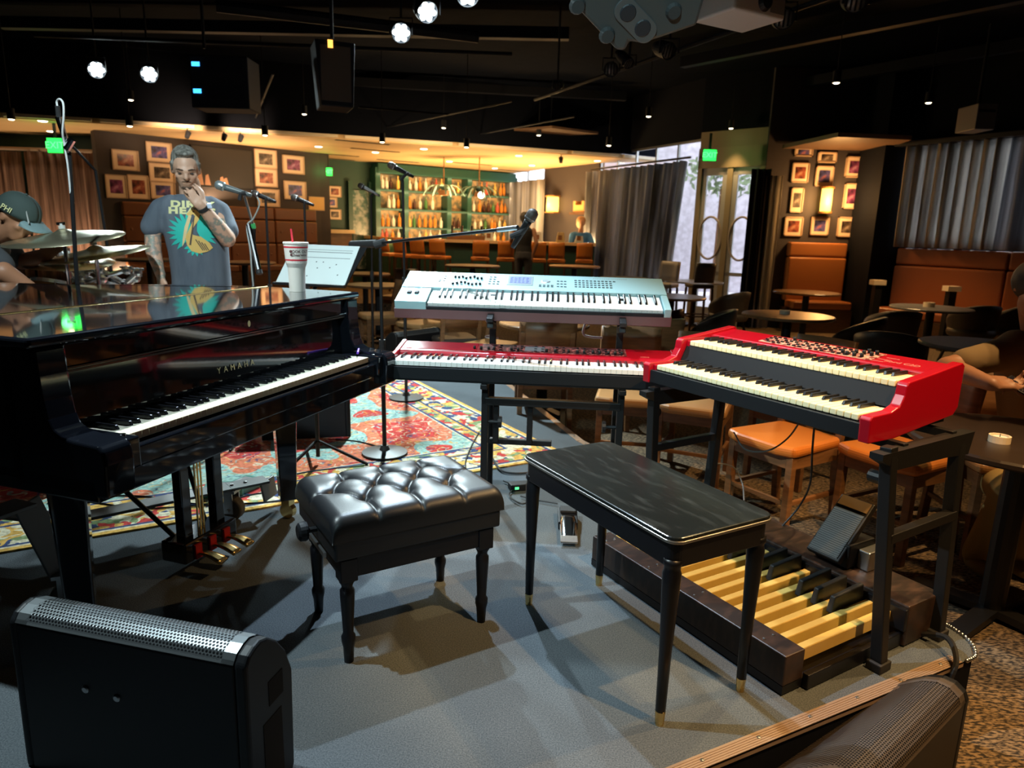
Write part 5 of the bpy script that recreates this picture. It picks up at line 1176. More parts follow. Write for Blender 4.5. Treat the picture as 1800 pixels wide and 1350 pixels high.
wd = (WR-EL).normalized(); wp = WR.lerp(EL, .10)+V(.03, -.022, .012); MB().box(-.016, .016, -.016, .016, 0, .008, Matrix.Translation(wp) @ V(.75, -.6, .3).to_track_quat('Z', 'Y').to_matrix().to_4x4()).build('watch', mat('watch_face', (.5, .6, .75), .2), man, bevel=.003)
# tattoo marks on the forearms
bpy.context.view_layer.update(); dg = bpy.context.evaluated_depsgraph_get()
def evbvh(o):
    e = o.evaluated_get(dg); me = e.to_mesh(); t = BVHTree.FromPolygons([v.co.copy() for v in me.vertices], [tuple(p.vertices) for p in me.polygons]); e.to_mesh_clear(); return t
bvS = evbvh(shirt)
def project(me, ox, oz, sx=1.0, sz=1.0, lift=.003, flip=1):
    """lay a flat drawing (x, y) on the chest of the shirt"""
    for v in me.vertices:
        x, z = ox+v.co.x*sx, oz+v.co.y*sz; h = bvS.ray_cast(V(x, -.6, z), V(0, 1, 0))
        y = h[0].y if h[0] is not None else -.12
        v.co = V(x, y-lift, z)
    me.update(); return me
def flatmesh(polys, m, n=6):
    bm = bmesh.new()
    for poly in polys:
        bm.faces.new([bm.verts.new((a, b, 0)) for a, b in poly])
    bmesh.ops.triangulate(bm, faces=bm.faces); 
    for _ in range(2): bmesh.ops.subdivide_edges(bm, edges=[e for e in bm.edges if e.calc_length() > .018], cuts=1, use_grid_fill=False); bmesh.ops.triangulate(bm, faces=bm.faces)
    me = bpy.data.meshes.new('print'); bm.to_mesh(me); bm.free(); me.materials.append(m); return me
pr_cream = mat('cream_shirt_print', (.72, .70, .36), .8); pr_teal = mat('teal_shirt_print', (.03, .50, .42), .8); pr_och = mat('ochre_shirt_print', (.72, .47, .14), .8); pr_dark = mat('dark_shirt_print', (.10, .07, .05), .8)
t1_ = textmesh('DIRTY', .050, pr_cream, 0, space=1.15, bold=.0028); put('lettering', project(t1_, .010, 1.372, 1.5), shirt)
t2_ = textmesh('HEADS', .050, pr_cream, 0, space=1.15, bold=.0028); put('lettering', project(t2_, .008, 1.334, 1.5), shirt)
def leafpoly(cx, cy, a, L, w):
    c, s = math.cos(a), math.sin(a); pts = [(0, 0), (L*.4, w), (L*.75, w*.7), (L, 0), (L*.75, -w*.7), (L*.4, -w)]; return [(cx+x*c-y*s, cy+x*s+y*c) for x, y in pts]
teal = []
for k in range(9): teal.append(leafpoly(-.005, -.02, math.radians(95+k*17), .100+.008*(k % 2), .011)); teal.append(leafpoly(.028, -.01, math.radians(70-k*15), .092+.008*(k % 2), .010))
for k in range(6): teal.append(leafpoly(.015, -.075, math.radians(200+k*26), .055, .009))
put('leaf_print', project(flatmesh(teal, pr_teal), -.004, 1.232, 1.22, 1.25, .0028), shirt)
bodyp = [(.0, .075), (.018, .095), (.04, .098), (.056, .080), (.052, .055), (.035, .030), (.018, .005), (.022, -.015), (.055, -.022), (.090, -.050), (.102, -.072), (.082, -.088), (.045, -.098), (.012, -.088), (-.006, -.060), (-.010, -.025), (.008, .010), (.026, .045), (.036, .068), (.028, .078), (.012, .066)]
put('bird_print', project(flatmesh([bodyp], pr_och), -.022, 1.217, 1.3, 1.3, .0042), shirt)
bill = [(.010, .074), (.022, .070), (.004, .015), (-.014, -.045), (-.026, -.070), (-.022, -.035), (-.010, .020)]
put('bill_print', project(flatmesh([bill], mat('pale_ochre_print', (.75, .58, .30), .8)), -.022, 1.217, 1.3, 1.3, .0046), shirt)
lines = [[(.030, .060+.004*k), (.034, .062+.004*k), (.012-.004*k, -.06), (.008-.004*k, -.06)] for k in range(2)] + [[(.03+.012*k, -.036-.006*k), (.034+.012*k, -.034-.006*k), (.062+.008*k, -.083), (.058+.008*k, -.084)] for k in range(4)] + [[(.027, .084), (.034, .086), (.034, .091), (.027, .090)]]
put('line_print', project(flatmesh(lines, pr_dark), -.022, 1.217, 1.3, 1.3, .0052), shirt)

# --- drummer with cap, bending over the kit
dm = thing('person', 'man in dark green cap bending over the drum cymbals', 'person', (-2.72, 3.62, 0), 0)
def D(px, py, dy=0): p = dp(px, py, 3.62+dy); return V(p.x+2.72, p.y-3.62, p.z)
b2 = MB(); hcd = D(30, 382, 0); head(b2, hcd, V(.80, -.12, -.58), V(.50, 0, .86), .98)
b2.limb([D(-28, 425, .04), hcd+V(-.03, 0, -.05)], [.062, .058], 12)
sL = D(-35, 440, -.17); eL = D(5, 478, -.28); wL = D(60, 512, -.2)
b2.limb([sL, eL, wL], [.055, .050, .034], 14); hand(b2, wL, V(.7, .3, -.4), V(.2, .2, -1), .8, 1.0, 1)
sR = D(-20, 430, .18); eR = D(40, 460, .3); wR = D(82, 447, .12)
b2.limb([sR, eR, wR], [.055, .047, .034], 14); hand(b2, wR, V(.7, -.2, .5), V(.2, -.3, -.8), .9, 1.05, -1)
skinned(b2, 'body', skin_d, dm, .009, 3)
b3 = MB(); b3.loft([(D(-75, 640), .17, .16), (D(-80, 560), .165, .16), (D(-70, 490), .17, .19), (D(-48, 440), .15, .19), (D(-32, 415), .09, .10)], 24); b3.limb([D(-50, 430, -.1), sL, sL.lerp(eL, .72)], [.08, .085, .078], 16); b3.limb([D(-45, 425, .1), sR, sR.lerp(eR, .6)], [.08, .082, .075], 16)
skinned(b3, 'tshirt', mat('charcoal_cotton', (.05, .055, .06), .9), dm, .012, 4)
b4 = MB(); b4.limb([V(-.20, 0, .62), V(.05, -.12, .50), V(.08, -.12, .10)], [.11, .08, .055]); b4.limb([V(-.20, .08, .62), V(.05, .16, .50), V(.08, .16, .10)], [.11, .08, .055]); b4.ball((-.3, 0, .62), .17, 14); skinned(b4, 'trousers', jeans, dm, .015, 4)
for y in (-.12, .16): mb = MB(); mb.ball((.13, y, .04), .045, 12, (2.4, 1, .9)); mb.limb([V(.08, y, .05), V(.08, y, .13)], [.045, .05]); skinned(mb, 'shoe', black_rub, dm, .012, 2)
# cap
capM = basis(hcd + V(.0, 0, .035), V(.86, 0, -.50), V(0, 1, 0)); M3 = capM.to_3x3()
def C_(x, y, z): return hcd + V(.86, 0, -.50)*x + V(0, 1, 0)*y + V(.50, 0, .86)*z
mb = MB(); mb.grid(lambda u, v: C_(-.005+.108*math.cos(2*PI*u)*math.cos(v*PI/2)**.8, .092*math.sin(2*PI*u)*math.cos(v*PI/2)**.8, .022+.105*math.sin(v*PI/2)), 28, 9)
cap = mb.build('cap', mat('dark_green_cap', (.035, .055, .05), .85, bump=(200, .2, .001)), dm, smooth=True); cap.modifiers.new('s', 'SOLIDIFY').thickness = .004
mb = MB(); mb.grid(lambda u, v: C_(.075+.095*v*math.cos((u-.5)*PI)**.55 if abs(u-.5) < .499 else .075, .088*math.sin((u-.5)*PI)*1.0, .028-.02*v+.018*(1-abs(2*u-1))-.012), 16, 6)
mb.build('brim', mat('teal_brim', (.16, .24, .25), .8), cap, smooth=True).modifiers.new('s', 'SOLIDIFY').thickness = .005
MB().ball(C_(-.005, 0, .128), .008, 8).build('cap_button', mat('dark_green_cap', (.035, .055, .05), .85), cap)
cl_me = textmesh('PHI', .038, pr_cream, .001); o = put('lettering', cl_me, cap); o.matrix_local = basis(C_(-.005, -.096, .045), V(.86, 0, -.50), V(.5, .12, .86))
mb = MB(); mb.box(-.004, .004, -.045, .045, 0, .003); 
o = MB().add([(-.03, -.012, 0), (.03, -.004, 0), (.03, .012, 0), (-.03, .006, 0)], [(0, 1, 2, 3)]).build('cap_emblem', white_print, cap); o.matrix_local = basis(C_(.085, -.065, .05), V(-.3, .2, .9), V(.86, -.6, -.3))

# --- seated person at the right edge holding a phone
sp_ = thing('person', 'person in tan t-shirt seated at the near black table holding a phone', 'person', (2.33, 3.10, ZF), 0)
def R_(px, py, dy=0): p = dp(px-(16 if px > 1780 else 4), py, 3.08+dy); return V(p.x-2.33, p.y-3.10, p.z-ZF)
b = MB(); sh2 = R_(1772, 622, .02); el2 = R_(1668, 645, -.02); wr2 = R_(1748, 676, -.26)
b.limb([sh2, el2, el2.lerp(wr2, .4), wr2], [.055, .046, .044, .030], 16); hand(b, wr2, V(.85, .15, .05), V(.15, .35, -.8), .95, 1.0, 1)
sh3 = R_(1905, 620, .05); el3 = R_(1935, 720, -.1); wr3 = R_(1850, 690, -.26); b.limb([sh3, el3, wr3], [.055, .046, .03], 14); hand(b, wr3, V(-.85, .1, .05), V(-.1, .35, -.8), .9, 1.0, -1)
hc3 = R_(1842, 508, -.06); head(b, hc3, V(-.25, -.8, -.45), V(0, -.4, .9), 1.0); b.limb([R_(1840, 590, .04), hc3+V(0, .02, -.06)], [.062, .058], 12)
skinned(b, 'body', skin_d, sp_, .009, 3)
b = MB(); b.loft([(R_(1838, 810, .10), .17, .13), (R_(1838, 740, .08), .165, .125), (R_(1838, 670, .05), .18, .125), (R_(1838, 620, .03), .185, .11), (R_(1840, 590, .03), .10, .08)], 24)
b.limb([R_(1800, 608, .03), sh2, sh2.lerp(el2, .35), sh2.lerp(el2, .68)], [.075, .078, .070, .066], 16); b.limb([R_(1885, 612, .03), sh3, sh3.lerp(el3, .5)], [.07, .078, .07], 16); skinned(b, 'tshirt', mat('tan_cotton', (.20, .135, .065), .9), sp_, .011, 4)
b = MB(); hp = R_(1838, 830, .12)
for px, fx in ((1765, 1752), (1850, 1870)):
    kn_ = R_(px+15, 870, -.22); ft = V(kn_.x-.03, kn_.y+.10, .08); b.limb([V(kn_.x*.6+hp.x*.4, hp.y, hp.z), kn_, ft], [.10, .075, .058], 16)
b.ball(hp, .16, 14, (1.1, .8, .7)); skinned(b, 'trousers', mat('khaki_cotton', (.42, .29, .10), .9), sp_, .014, 4)
for px in (1765, 1850):
    kn_ = R_(px+15, 870, -.22); mb = MB(); mb.ball((kn_.x-.04, kn_.y+.05, .04), .042, 12, (1, 2.5, .9)); mb.limb([V(kn_.x-.03, kn_.y+.10, .05), V(kn_.x-.03, kn_.y+.10, .11)], [.042, .045]); skinned(mb, 'shoe', mat('worn_trainer', (.25, .2, .08), .7), sp_, .011, 2)
hm3 = MB(); hm3.ball(hc3+V(0, .02, .035), .108, 16, (.85, .95, .9)); skinned(hm3, 'hair', mat('dark_hair', (.02, .015, .01), .6), sp_, .012, 2)
ph = dp(1800, 683, 2.80); t = thing('phone', 'dark phone held by the seated person at right', 'phone', (ph.x, ph.y, ph.z)); MB().box(-.038, .038, -.075, .075, -.004, .004, Matrix.Rotation(.5, 4, 'X') @ Matrix.Rotation(.6, 4, 'Z')).build('case', black_plastic, t, bevel=.003); MB().box(-.034, .034, -.07, .07, .004, .0046, Matrix.Rotation(.5, 4, 'X') @ Matrix.Rotation(.6, 4, 'Z')).build('glass', mat('phone_glass', (.02, .02, .03), .1), t)
# chair under the seated person
dup(first[tan_s.name], (2.36, 3.22, ZF), 3.1, 'wooden chair under the seated person at right', G1)

# --- two women at the bar
w1 = thing('person', 'woman in black tank top and jeans standing at the bar', 'person', (*dp(921, 440, 13.0).xy, 0), 2.9)
b = MB(); head(b, V(0, .0, 1.50), V(.2, -.95, -.1), V(0, 0, 1), .95); b.limb([V(0, 0, 1.33), V(0, 0, 1.45)], [.05, .05]); b.limb([V(-.17, 0, 1.30), V(-.25, .06, 1.06), V(-.17, .02, .85)], [.045, .037, .03]); b.limb([V(.17, 0, 1.30), V(.27, -.06, 1.10), V(.30, -.22, 1.10)], [.045, .037, .03])
hand(b, V(-.17, .02, .84), V(.1, 0, -1), V(1, 0, 0), .5, .9); hand(b, V(.30, -.22, 1.10), V(0, -1, 0), V(0, 0, -1), .5, .9, -1); skinned(b, 'body', skin_d, w1, .014, 3)
b = MB(); b.loft([((0, 0, .88), .16, .12), ((0, 0, 1.02), .135, .10), ((0, 0, 1.18), .155, .11), ((0, 0, 1.30), .165, .10), ((0, 0, 1.36), .08, .07)], 20); skinned(b, 'tank_top', mat('black_cotton', (.015, .016, .02), .9), w1, .016, 3)
b = MB(); b.loft([((0, 0, .92), .155, .12), ((0, 0, .78), .17, .13)], 20)
for sx in (-1, 1): b.limb([V(sx*.085, 0, .82), V(sx*.09, 0, .45), V(sx*.09, 0, .05)], [.09, .062, .045]); b.ball((sx*.09, -.05, .035), .035, 10, (1, 2.4, .9))
skinned(b, 'jeans', mat('dark_denim', (.05, .05, .06), .8), w1, .018, 3)
b = MB(); b.ball((0, .03, 1.53), .10, 14, (.9, .95, 1)); b.limb([V(0, .08, 1.50), V(0, .10, 1.36)], [.05, .03]); skinned(b, 'hair', mat('dark_hair', (.02, .015, .01), .6), w1, .016, 2)
def seated(px, py, Y, label, shirtc, hairc, rz, name='person'):
    p = dp(px, py, Y); t = thing(name, label, 'person', (p.x, p.y, 0), rz); zh = p.z; b = MB(); head(b, V(0, 0, zh), V(-.3, -.9, -.35), V(0, -.3, .95), .98); b.limb([V(0, .03, zh-.20), V(0, .01, zh-.07)], [.052, .05])
    b.limb([V(-.18, .02, zh-.25), V(-.26, -.12, zh-.45), V(-.12, -.33, zh-.42)], [.05, .04, .03]); b.limb([V(.18, .02, zh-.25), V(.26, -.10, zh-.45), V(.10, -.33, zh-.42)], [.05, .04, .03]); hand(b, V(-.12, -.33, zh-.42), V(.6, -.6, 0), V(0, 0, -1), .5, .9); hand(b, V(.10, -.33, zh-.42), V(-.6, -.6, 0), V(0, 0, -1), .5, .9, -1); skinned(b, 'body', skin_m, t, .014, 3)
    b = MB(); b.loft([((0, .03, zh-.75), .17, .13), ((0, .03, zh-.5), .16, .12), ((0, .02, zh-.3), .18, .11), ((0, .02, zh-.2), .09, .07)], 20); b.limb([V(-.12, .02, zh-.24), V(-.18, .02, zh-.26), V(-.25, -.11, zh-.44)], [.06, .065, .055]); b.limb([V(.12, .02, zh-.24), V(.18, .02, zh-.26), V(.25, -.09, zh-.44)], [.06, .065, .055]); skinned(b, 'top', shirtc, t, .016, 3)
    b = MB(); b.limb([V(-.09, .03, zh-.75), V(-.10, -.35, zh-.78), V(-.10, -.32, zh-1.15)], [.09, .07, .05]); b.limb([V(.09, .03, zh-.75), V(.10, -.35, zh-.78), V(.10, -.32, zh-1.15)], [.09, .07, .05]); b.ball((0, .04, zh-.75), .15, 12); skinned(b, 'trousers', jeans, t, .018, 3)
    b = MB(); b.ball((0, .03, zh+.05), .115, 14, (.9, .95, .85)); b.ball((0, .08, zh-.02), .09, 12); skinned(b, 'hair', hairc, t, .014, 2)
seated(1022, 392, 15.1, 'fair-haired woman in blue top seated behind the bar end', mat('blue_cotton', (.06, .24, .62), .85), mat('fair_hair', (.45, .25, .12), .6), .2)
# ------------------------------------------------------------------ microphones and stands
def mic_parts(t, p, d, L=.16, headm=None, bodym=None):
    d = Vector(d).normalized(); p = Vector(p); M = Matrix.Translation(p) @ d.to_track_quat('Z', 'Y').to_matrix().to_4x4()
    MB().lathe([(.001, -L*.72), (.010, -L*.72), (.012, -L*.6), (.0175, -.012), (.018, 0)], 16, M=M).build('mic_body', bodym or black_metal, t, smooth=True)
    MB().lathe([(.018, 0), (.0245, .006), (.0245, .016), (.026, .028), (.023, .044), (.013, .054), (.001, .057)], 16, M=M).build('mic_head', headm or grille_b, t, smooth=True)
    MB().lathe([(.0252, .009), (.0258, .009), (.0258, .014), (.0252, .014)], 16, M=M).build('mic_band', steel, t)
def stand(label, base, top, basekind='tripod', m=black_metal, r=.009, name='microphone_stand', h0=.0):
    t = thing(name, label, 'stand', (base[0], base[1], base[2])); top = Vector(top)-Vector(base)
    hh = top.z
    MB().tube([(0, 0, .03), (top.x*.5, top.y*.5, hh*.55)], r*1.35, 10).build('lower_pole', m, t); MB().tube([(top.x*.5, top.y*.5, hh*.5), top], r, 10).build('upper_pole', m, t)
    MB().cyl((top.x*.5, top.y*.5, hh*.52), (top.x*.5, top.y*.5, hh*.57), r*2, n=12).build('clutch', black_rub, t)
    if basekind == 'round':
        MB().lathe([(.001, 0), (.125, 0), (.130, .006), (.128, .012), (.03, .024), (.02, .05), (.001, .05)], 32).build('round_base', mat('grey_base_iron', (.12, .13, .13), .45, metal=.5), t)
    else:
        for k in range(3): a = k*2*PI/3+.5; MB().tube([(0, 0, .13), (math.cos(a)*.28, math.sin(a)*.28, .012)], .0085, 8).build('leg', m, t)
        MB().cyl((0, 0, .10), (0, 0, .16), .022, n=12).build('leg_collar', black_rub, t)
    return t
# boom stand in the centre with black microphone
bx = stand('black boom stand with black microphone over the keyboards', (-.717, 3.78, .009), dp(668, 436, 3.78), 'round'); bo = Vector((-.717, 3.78, .009))
J = dp(668, 428, 3.78)-bo; E1 = dp(618, 430, 3.95)-bo; E2 = dp(910, 400, 3.12)-bo
MB().tube([J.lerp(E1, .2), E2], .008, 10).build('boom_arm', black_metal, bx); MB().cyl(J.lerp(E1, .1), E1, .021, n=12).build('counterweight', black_rub, bx); MB().cyl(J+V(-.03, 0, -.01), J+V(.03, 0, .01), .022, n=12).build('boom_clutch', black_rub, bx)
MB().cyl(E2.lerp(J, .12), E2, .011, n=10).build('boom_tip', steel, bx)
mt = thing('microphone', 'black microphone held out over the keyboards by the boom', 'microphone', dp(929, 388, 3.1)); mic_parts(mt, (0, 0, 0), V(.16, -.05, .28), .19)
MB().tube([V(-.075, .02, -.07), V(-.03, 0, -.05), V(-.01, 0, -.03)], .012, 8).build('mic_clip', black_rub, mt)
# straight round-base stand behind the stage piano
rb = stand('microphone stand with round iron base on the rug', (-.80, 5.11, .008), dp(708, 316, 5.11), 'round'); p = dp(712, 304, 5.1); m_ = thing('microphone', 'black microphone lying level on the round-base stand', 'microphone', p); mic_parts(m_, V(-.07, 0, .035), V(-.9, -.2, .42), .20)
MB().tube([V(-.03, 0, -.05), V(0, 0, -.015), V(.03, 0, 0)], .011, 8).build('mic_clip', black_rub, m_)
p0 = gp(656, 640, 0); sb_ = stand('thin microphone stand left of the round-base stand', (p0.x, p0.y, 0), dp(652, 346, p0.y)); p = dp(655, 338, p0.y); m_ = thing('microphone', 'slim silver-black microphone on the thin stand left of centre', 'microphone', p); mic_parts(m_, V(-.08, 0, .04), V(-.9, -.1, .45), .22, bodym=steel)
MB().tube([V(-.02, 0, -.04), V(.01, 0, -.01)], .011, 8).build('mic_clip', black_rub, m_)
# silver microphone next to the singer
p0 = Vector((-1.58, 4.02, 0)); st_ = stand('microphone stand with green tape beside the standing man', p0, dp(447, 402, 4.0), m=black_metal); q0 = dp(447, 402, 4.0)-p0; q1 = dp(430, 345, 3.95)-p0
MB().tube([q0, q1], .008, 10).build('gooseneck', steel, st_); MB().cyl(q0.lerp(q1, .02), q0.lerp(q1, .16), .012, n=10).build('green_tape', mat('green_tape', (.05, .40, .12), .5), st_)
mb = MB(); e0, e1 = dp(437, 395, 3.98)-p0, dp(455, 475, 3.9)-p0; mb.tube([e0, e1], .015, 10); mb.build('boom_tube', chrome, st_); mb = MB(); mb.cyl(e1, e1+(e1-e0)*.08, .018, n=10); mb.build('tube_end', black_rub, st_)
p = dp(420, 337, 3.95); m_ = thing('microphone', 'silver-headed microphone beside the standing man', 'microphone', p); mic_parts(m_, V(-.075, 0, .022), V(-.95, -.1, .28), .20, headm=mat('silver_mesh', (.45, .52, .53), .35, metal=.7), bodym=mat('grey_mic_body', (.10, .12, .12), .4))
MB().tube([V(.0, 0, -.045), V(.01, 0, -.01), V(.04, 0, -.005)], .012, 8).build('mic_clip', black_rub, m_)
wire = mat('pale_cable', (.35, .38, .37), .5); blackw = mat('black_cable', (.012, .012, .013), .5)
def cable(name, label, pts, r=.004, m=blackw, n=5): return MB().tube(curve(pts, n), r, 6).build(name, m, label=label, cat='cable')
cable('microphone_cable', 'cable looping from the silver microphone down its stand', [dp(452, 346, 3.95), dp(456, 360, 3.95), dp(445, 385, 3.97), dp(434, 398, 3.97), dp(440, 440, 3.95), dp(443, 480, 3.95), dp(452, 560, 4.0), V(-1.5, 4.1, .3), V(-1.45, 4.05, .012)], .0045, wire)
# tall stand at left with hooked cable
tb = V(-2.08, 3.12, 0); p0 = dp(130, 270, 3.2)
lt = stand('tall black stand at left with a hooked cable on top', (-2.075, 3.22, 0), dp(122, 268, 3.22)); lo = Vector((-2.075, 3.22, 0))
MB().tube([dp(122, 268, 3.22)-lo, dp(112, 235, 3.2)-lo, dp(103, 205, 3.18)-lo], [.011, .013, .015], 10).build('swivel', chrome, lt); MB().cyl(dp(117, 262, 3.2)-lo, dp(127, 245, 3.2)-lo, .016, n=10).build('wing_clamp', chrome, lt)
MB().cyl(dp(103, 205, 3.18)-lo, dp(101, 186, 3.17)-lo, .010, n=10).build('plug', black_rub, lt)
cable('hooked_cable', 'pale cable arching over the top of the tall left stand', [dp(101, 188, 3.17), dp(100, 178, 3.17), dp(105, 174, 3.16), dp(111, 182, 3.16), dp(112, 205, 3.16), dp(110, 232, 3.17), dp(113, 255, 3.19), dp(119, 290, 3.2), dp(124, 340, 3.215)], .0042, mat('white_cable', (.6, .62, .62), .5))
p0 = V(-2.60, 4.6, 0); lb2 = stand('thin dark boom stand behind the drum kit', p0, dp(168, 300, 4.6)); MB().tube([dp(168, 300, 4.6)-p0, dp(128, 258, 4.5)-p0], .008, 8).build('boom_arm', black_metal, lb2)
for x, y, Y, l1, l2 in ((467, 352, 5.3, 'far microphone stand right of the silver microphone', 'far microphone before the lowest framed photo'), (535, 358, 5.6, 'far microphone stand before the brass plaque', 'far microphone near the brass plaque')):
    p = dp(x, y, Y); stand(l1, (p.x, p.y, 0), p); m_ = thing('microphone', l2, 'microphone', p+V(0, 0, .015)); mic_parts(m_, V(-.05, 0, .02), V(-.9, -.2, .35), .18); MB().tube([V(0, 0, -.012), V(.02, 0, .0)], .012, 8).build('mic_clip', black_rub, m_)

# ------------------------------------------------------------------ music stand, cup, pen
BLc, BRc, TRc, TLc = dp(482, 497, 3.55), dp(606, 503, 3.50), dp(643, 434, 3.72), dp(528, 427, 3.78)
ms = thing('music_stand', 'music stand with a wide tilted desk behind the piano lid', 'stand', (*((BLc+BRc)/2).xy, 0)); mo = V(*((BLc+BRc)/2).xy, 0)
up_ = ((TLc+TRc)-(BLc+BRc))/2; rt_ = (BRc-BLc)
nrm = rt_.cross(up_).normalized()
mb = MB(); mb.add([v-mo+nrm*k for k in (-.014, -.008) for v in (BLc, BRc, BRc+up_, BLc+up_)], [(0, 1, 2, 3), (4, 7, 6, 5), (0, 4, 5, 1), (1, 5, 6, 2), (2, 6, 7, 3), (3, 7, 4, 0)]); mb.build('desk', black_metal, ms)
mb = MB(); mb.bar(BLc-mo, BRc-mo, .04, .01); mb.build('ledge', black_metal, ms); MB().tube([(BLc+BRc)/2-mo+nrm*-.02+up_*.3, V(0, .05, .9), V(0, .05, .05)], .011, 10).build('pole', black_metal, ms)
for k in range(3): a = k*2*PI/3; MB().tube([V(0, .05, .14), V(math.cos(a)*.27, .05+math.sin(a)*.27, .012)], .009, 8).build('leg', black_metal, ms)
ms2 = thing('sheet_music', 'large pale sheet of paper on the music stand', 'paper', (0, 0, 0)); ms2.location = BLc
sM = basis(V(0, 0, 0), rt_, up_); W_, H_ = rt_.length, up_.length
MB().box(.004, W_-.004, .004, H_-.002, -.006, -.003, sM).build('page', paper, ms2)
for zz, hh in ((.80, .005), (.66, .004), (.86, .003)): MB().box(.02, W_-.03, H_*zz, H_*zz+hh, -.003, -.0022, sM).build('ruled_line', mat('grey_ink', (.25, .28, .28), .7), ms2)
mb = MB()
for x, y in ((.18, .55), (.22, .55), (.20, .40), (.27, .42), (.12, .22), (.16, .2), (.30, .5), (.33, .25)): mb.box(x*W_/.4, x*W_/.4+.006, H_*y, H_*y+.006, -.003, -.0022, sM)
mb.build('note_mark', dark_print, ms2)
c, s = math.cos(1.263), math.sin(1.263)
def PW(u, v, z): return V(-.977+c*u-s*v, 1.69+s*u+c*v, z)
cg = gp(523, 512, .9945); cup = thing('paper_cup', 'tall white paper cup with red bands and red straw on the piano lid', 'cup', (cg.x, cg.y, .9945))
kx = (cg.y)/2.8
prof_c = [(.001, 0), (.031, 0), (.0325, .06), (.034, .095), (.041, .112), (.047, .185), (.0495, .188), (.0495, .194), (.046, .195), (.044, .188), (.001, .186)]
MB().lathe([(r*kx, z*kx) for r, z in prof_c], 32).build('cup_body', mat('white_paper_cup', (.70, .62, .55), .55), cup, smooth=False)
rm_ = mat('red_print', (.62, .03, .05), .5)
def crad(z):
    for (r0, z0), (r1, z1) in zip(prof_c[1:5], prof_c[2:6]):
        if z0 <= z <= z1: return r0+(r1-r0)*(z-z0)/(z1-z0)
    return .047
for z in (.172, .122): MB().lathe([((crad(z)+.0004)*kx, z*kx), ((crad(z+.006)+.0006)*kx, (z+.006)*kx)], 32).build('red_band', rm_, cup)
MB().tube([V(-.008, 0, .15*kx), V(-.016, -.004, .245*kx)], .0042, 8).build('straw', rm_, cup)
va = math.atan2(-cg.y, -cg.x)
def wrap(me, zc, a0):
    for v in me.vertices:
        r = (crad(zc)+.0007)*kx; a = a0+v.co.x/r; z = zc*kx+v.co.y; r = (crad(min(.184, max(.1, z/kx)))+.0007)*kx; v.co = V(r*math.cos(a), r*math.sin(a), z)
    return me
va2 = math.atan2(-cg.y, -cg.x)
put('lettering', wrap(textmesh('COOK OUT', .0150*kx, mat('brick_ink', (.10, .03, .03), .6), 0, bold=.0003), .158, va2+.30), cup); put('lettering', wrap(textmesh('Cheerwine', .0150*kx, mat('brick_ink', (.10, .03, .03), .6), 0, bold=.0003), .145, va2+.30), cup)
mb = MB(); mb.lathe([(.004, 0), (.0055, 0), (.0055, .0004), (.004, .0004)], 14)
for z in (.159, .146): o = mb.build('ring_logo', mat('brick_ink', (.25, .06, .05), .6), cup); aa = va2-.42; o.matrix_local = basis(V(math.cos(aa), math.sin(aa), 0)*(crad(z)+.001)*kx+V(0, 0, z*kx), V(-math.sin(aa), math.cos(aa), 0), V(0, 0, 1))
put('lettering', wrap(textmesh('PLEASE ENJOY', .006*kx, mat('brick_ink', (.25, .06, .05), .6), 0), .135, va2+.2), cup) if False else None
pq = PW(1.247, .06, .758); t = thing('purple_pen', 'purple pen lying on the treble key block of the piano', 'pen', pq, 1.75); MB().cyl((-.065, 0, 0), (.05, 0, 0), .0048, n=10).build('barrel', mat('purple_barrel', (.12, .03, .42), .35), t); MB().cyl((.05, 0, 0), (.075, 0, 0), .005, .002, 10).build('tip', paper, t)

# ------------------------------------------------------------------ drum kit
bronze = mat('cymbal_bronze', (.62, .56, .36), .28, metal=.9, noise=(3, (.74, .68, .48), .3, .7, 2))
def cymbal(px, py, Y, R, tilt, rz, label, floor=0.008):
    p = dp(px, py, Y); t = thing('cymbal_stand', label, 'cymbal', (p.x, p.y, floor)); h = p.z-floor; M = Matrix.Translation((0, 0, h)) @ Matrix.Rotation(rz, 4, 'Z') @ Matrix.Rotation(tilt, 4, 'Y') @ Matrix.Rotation(.13, 4, 'X')
    cy = MB().lathe([(.001, .028), (.02, .026), (.045, .012), (.06, .0085), (R*.6, -.004), (R, -.022), (R, -.0235), (R*.6, -.006), (.05, .005), (.001, .02)], 48, M=M).build('cymbal', bronze, t, smooth=True)
    MB().lathe([(.001, .055), (.006, .055), (.008, .045), (.016, .044), (.016, .030), (.001, .028)], 12, M=M).build('felt_nut', mat('felt_white', (.5, .52, .5), .8), cy); MB().box(-.02, .02, -.003, .003, .048, .062, M).build('wing_nut', chrome, cy)
    MB().tube([(0, 0, h), (0, 0, h*.5), (0, 0, .12)], .010, 10).build('pole', chrome, t)
    for k in range(3): a = k*2*PI/3; MB().tube([V(0, 0, .3), V(math.cos(a)*.26, math.sin(a)*.26, .012)], .009, 8).build('leg', chrome, t)
cymbal(112, 412, 3.62, .28, -.10, .3, 'large tilted cymbal nearest the drummer'); cymbal(168, 440, 3.85, .27, -.14, .1, 'second cymbal lower right of the drummer'); cymbal(120, 455, 4.05, .24, .05, 0, 'lower cymbal behind the pair at left')
dk = thing('drum_kit', 'drum kit with chrome rims half hidden behind the piano lid', 'drums', (-2.60, 4.12, .008))
chrome = mat('drum_chrome', (.82, .83, .84), .24, metal=.85)
shellm = mat('amber_drum_shell', (.30, .13, .03), .25, coat=.5)
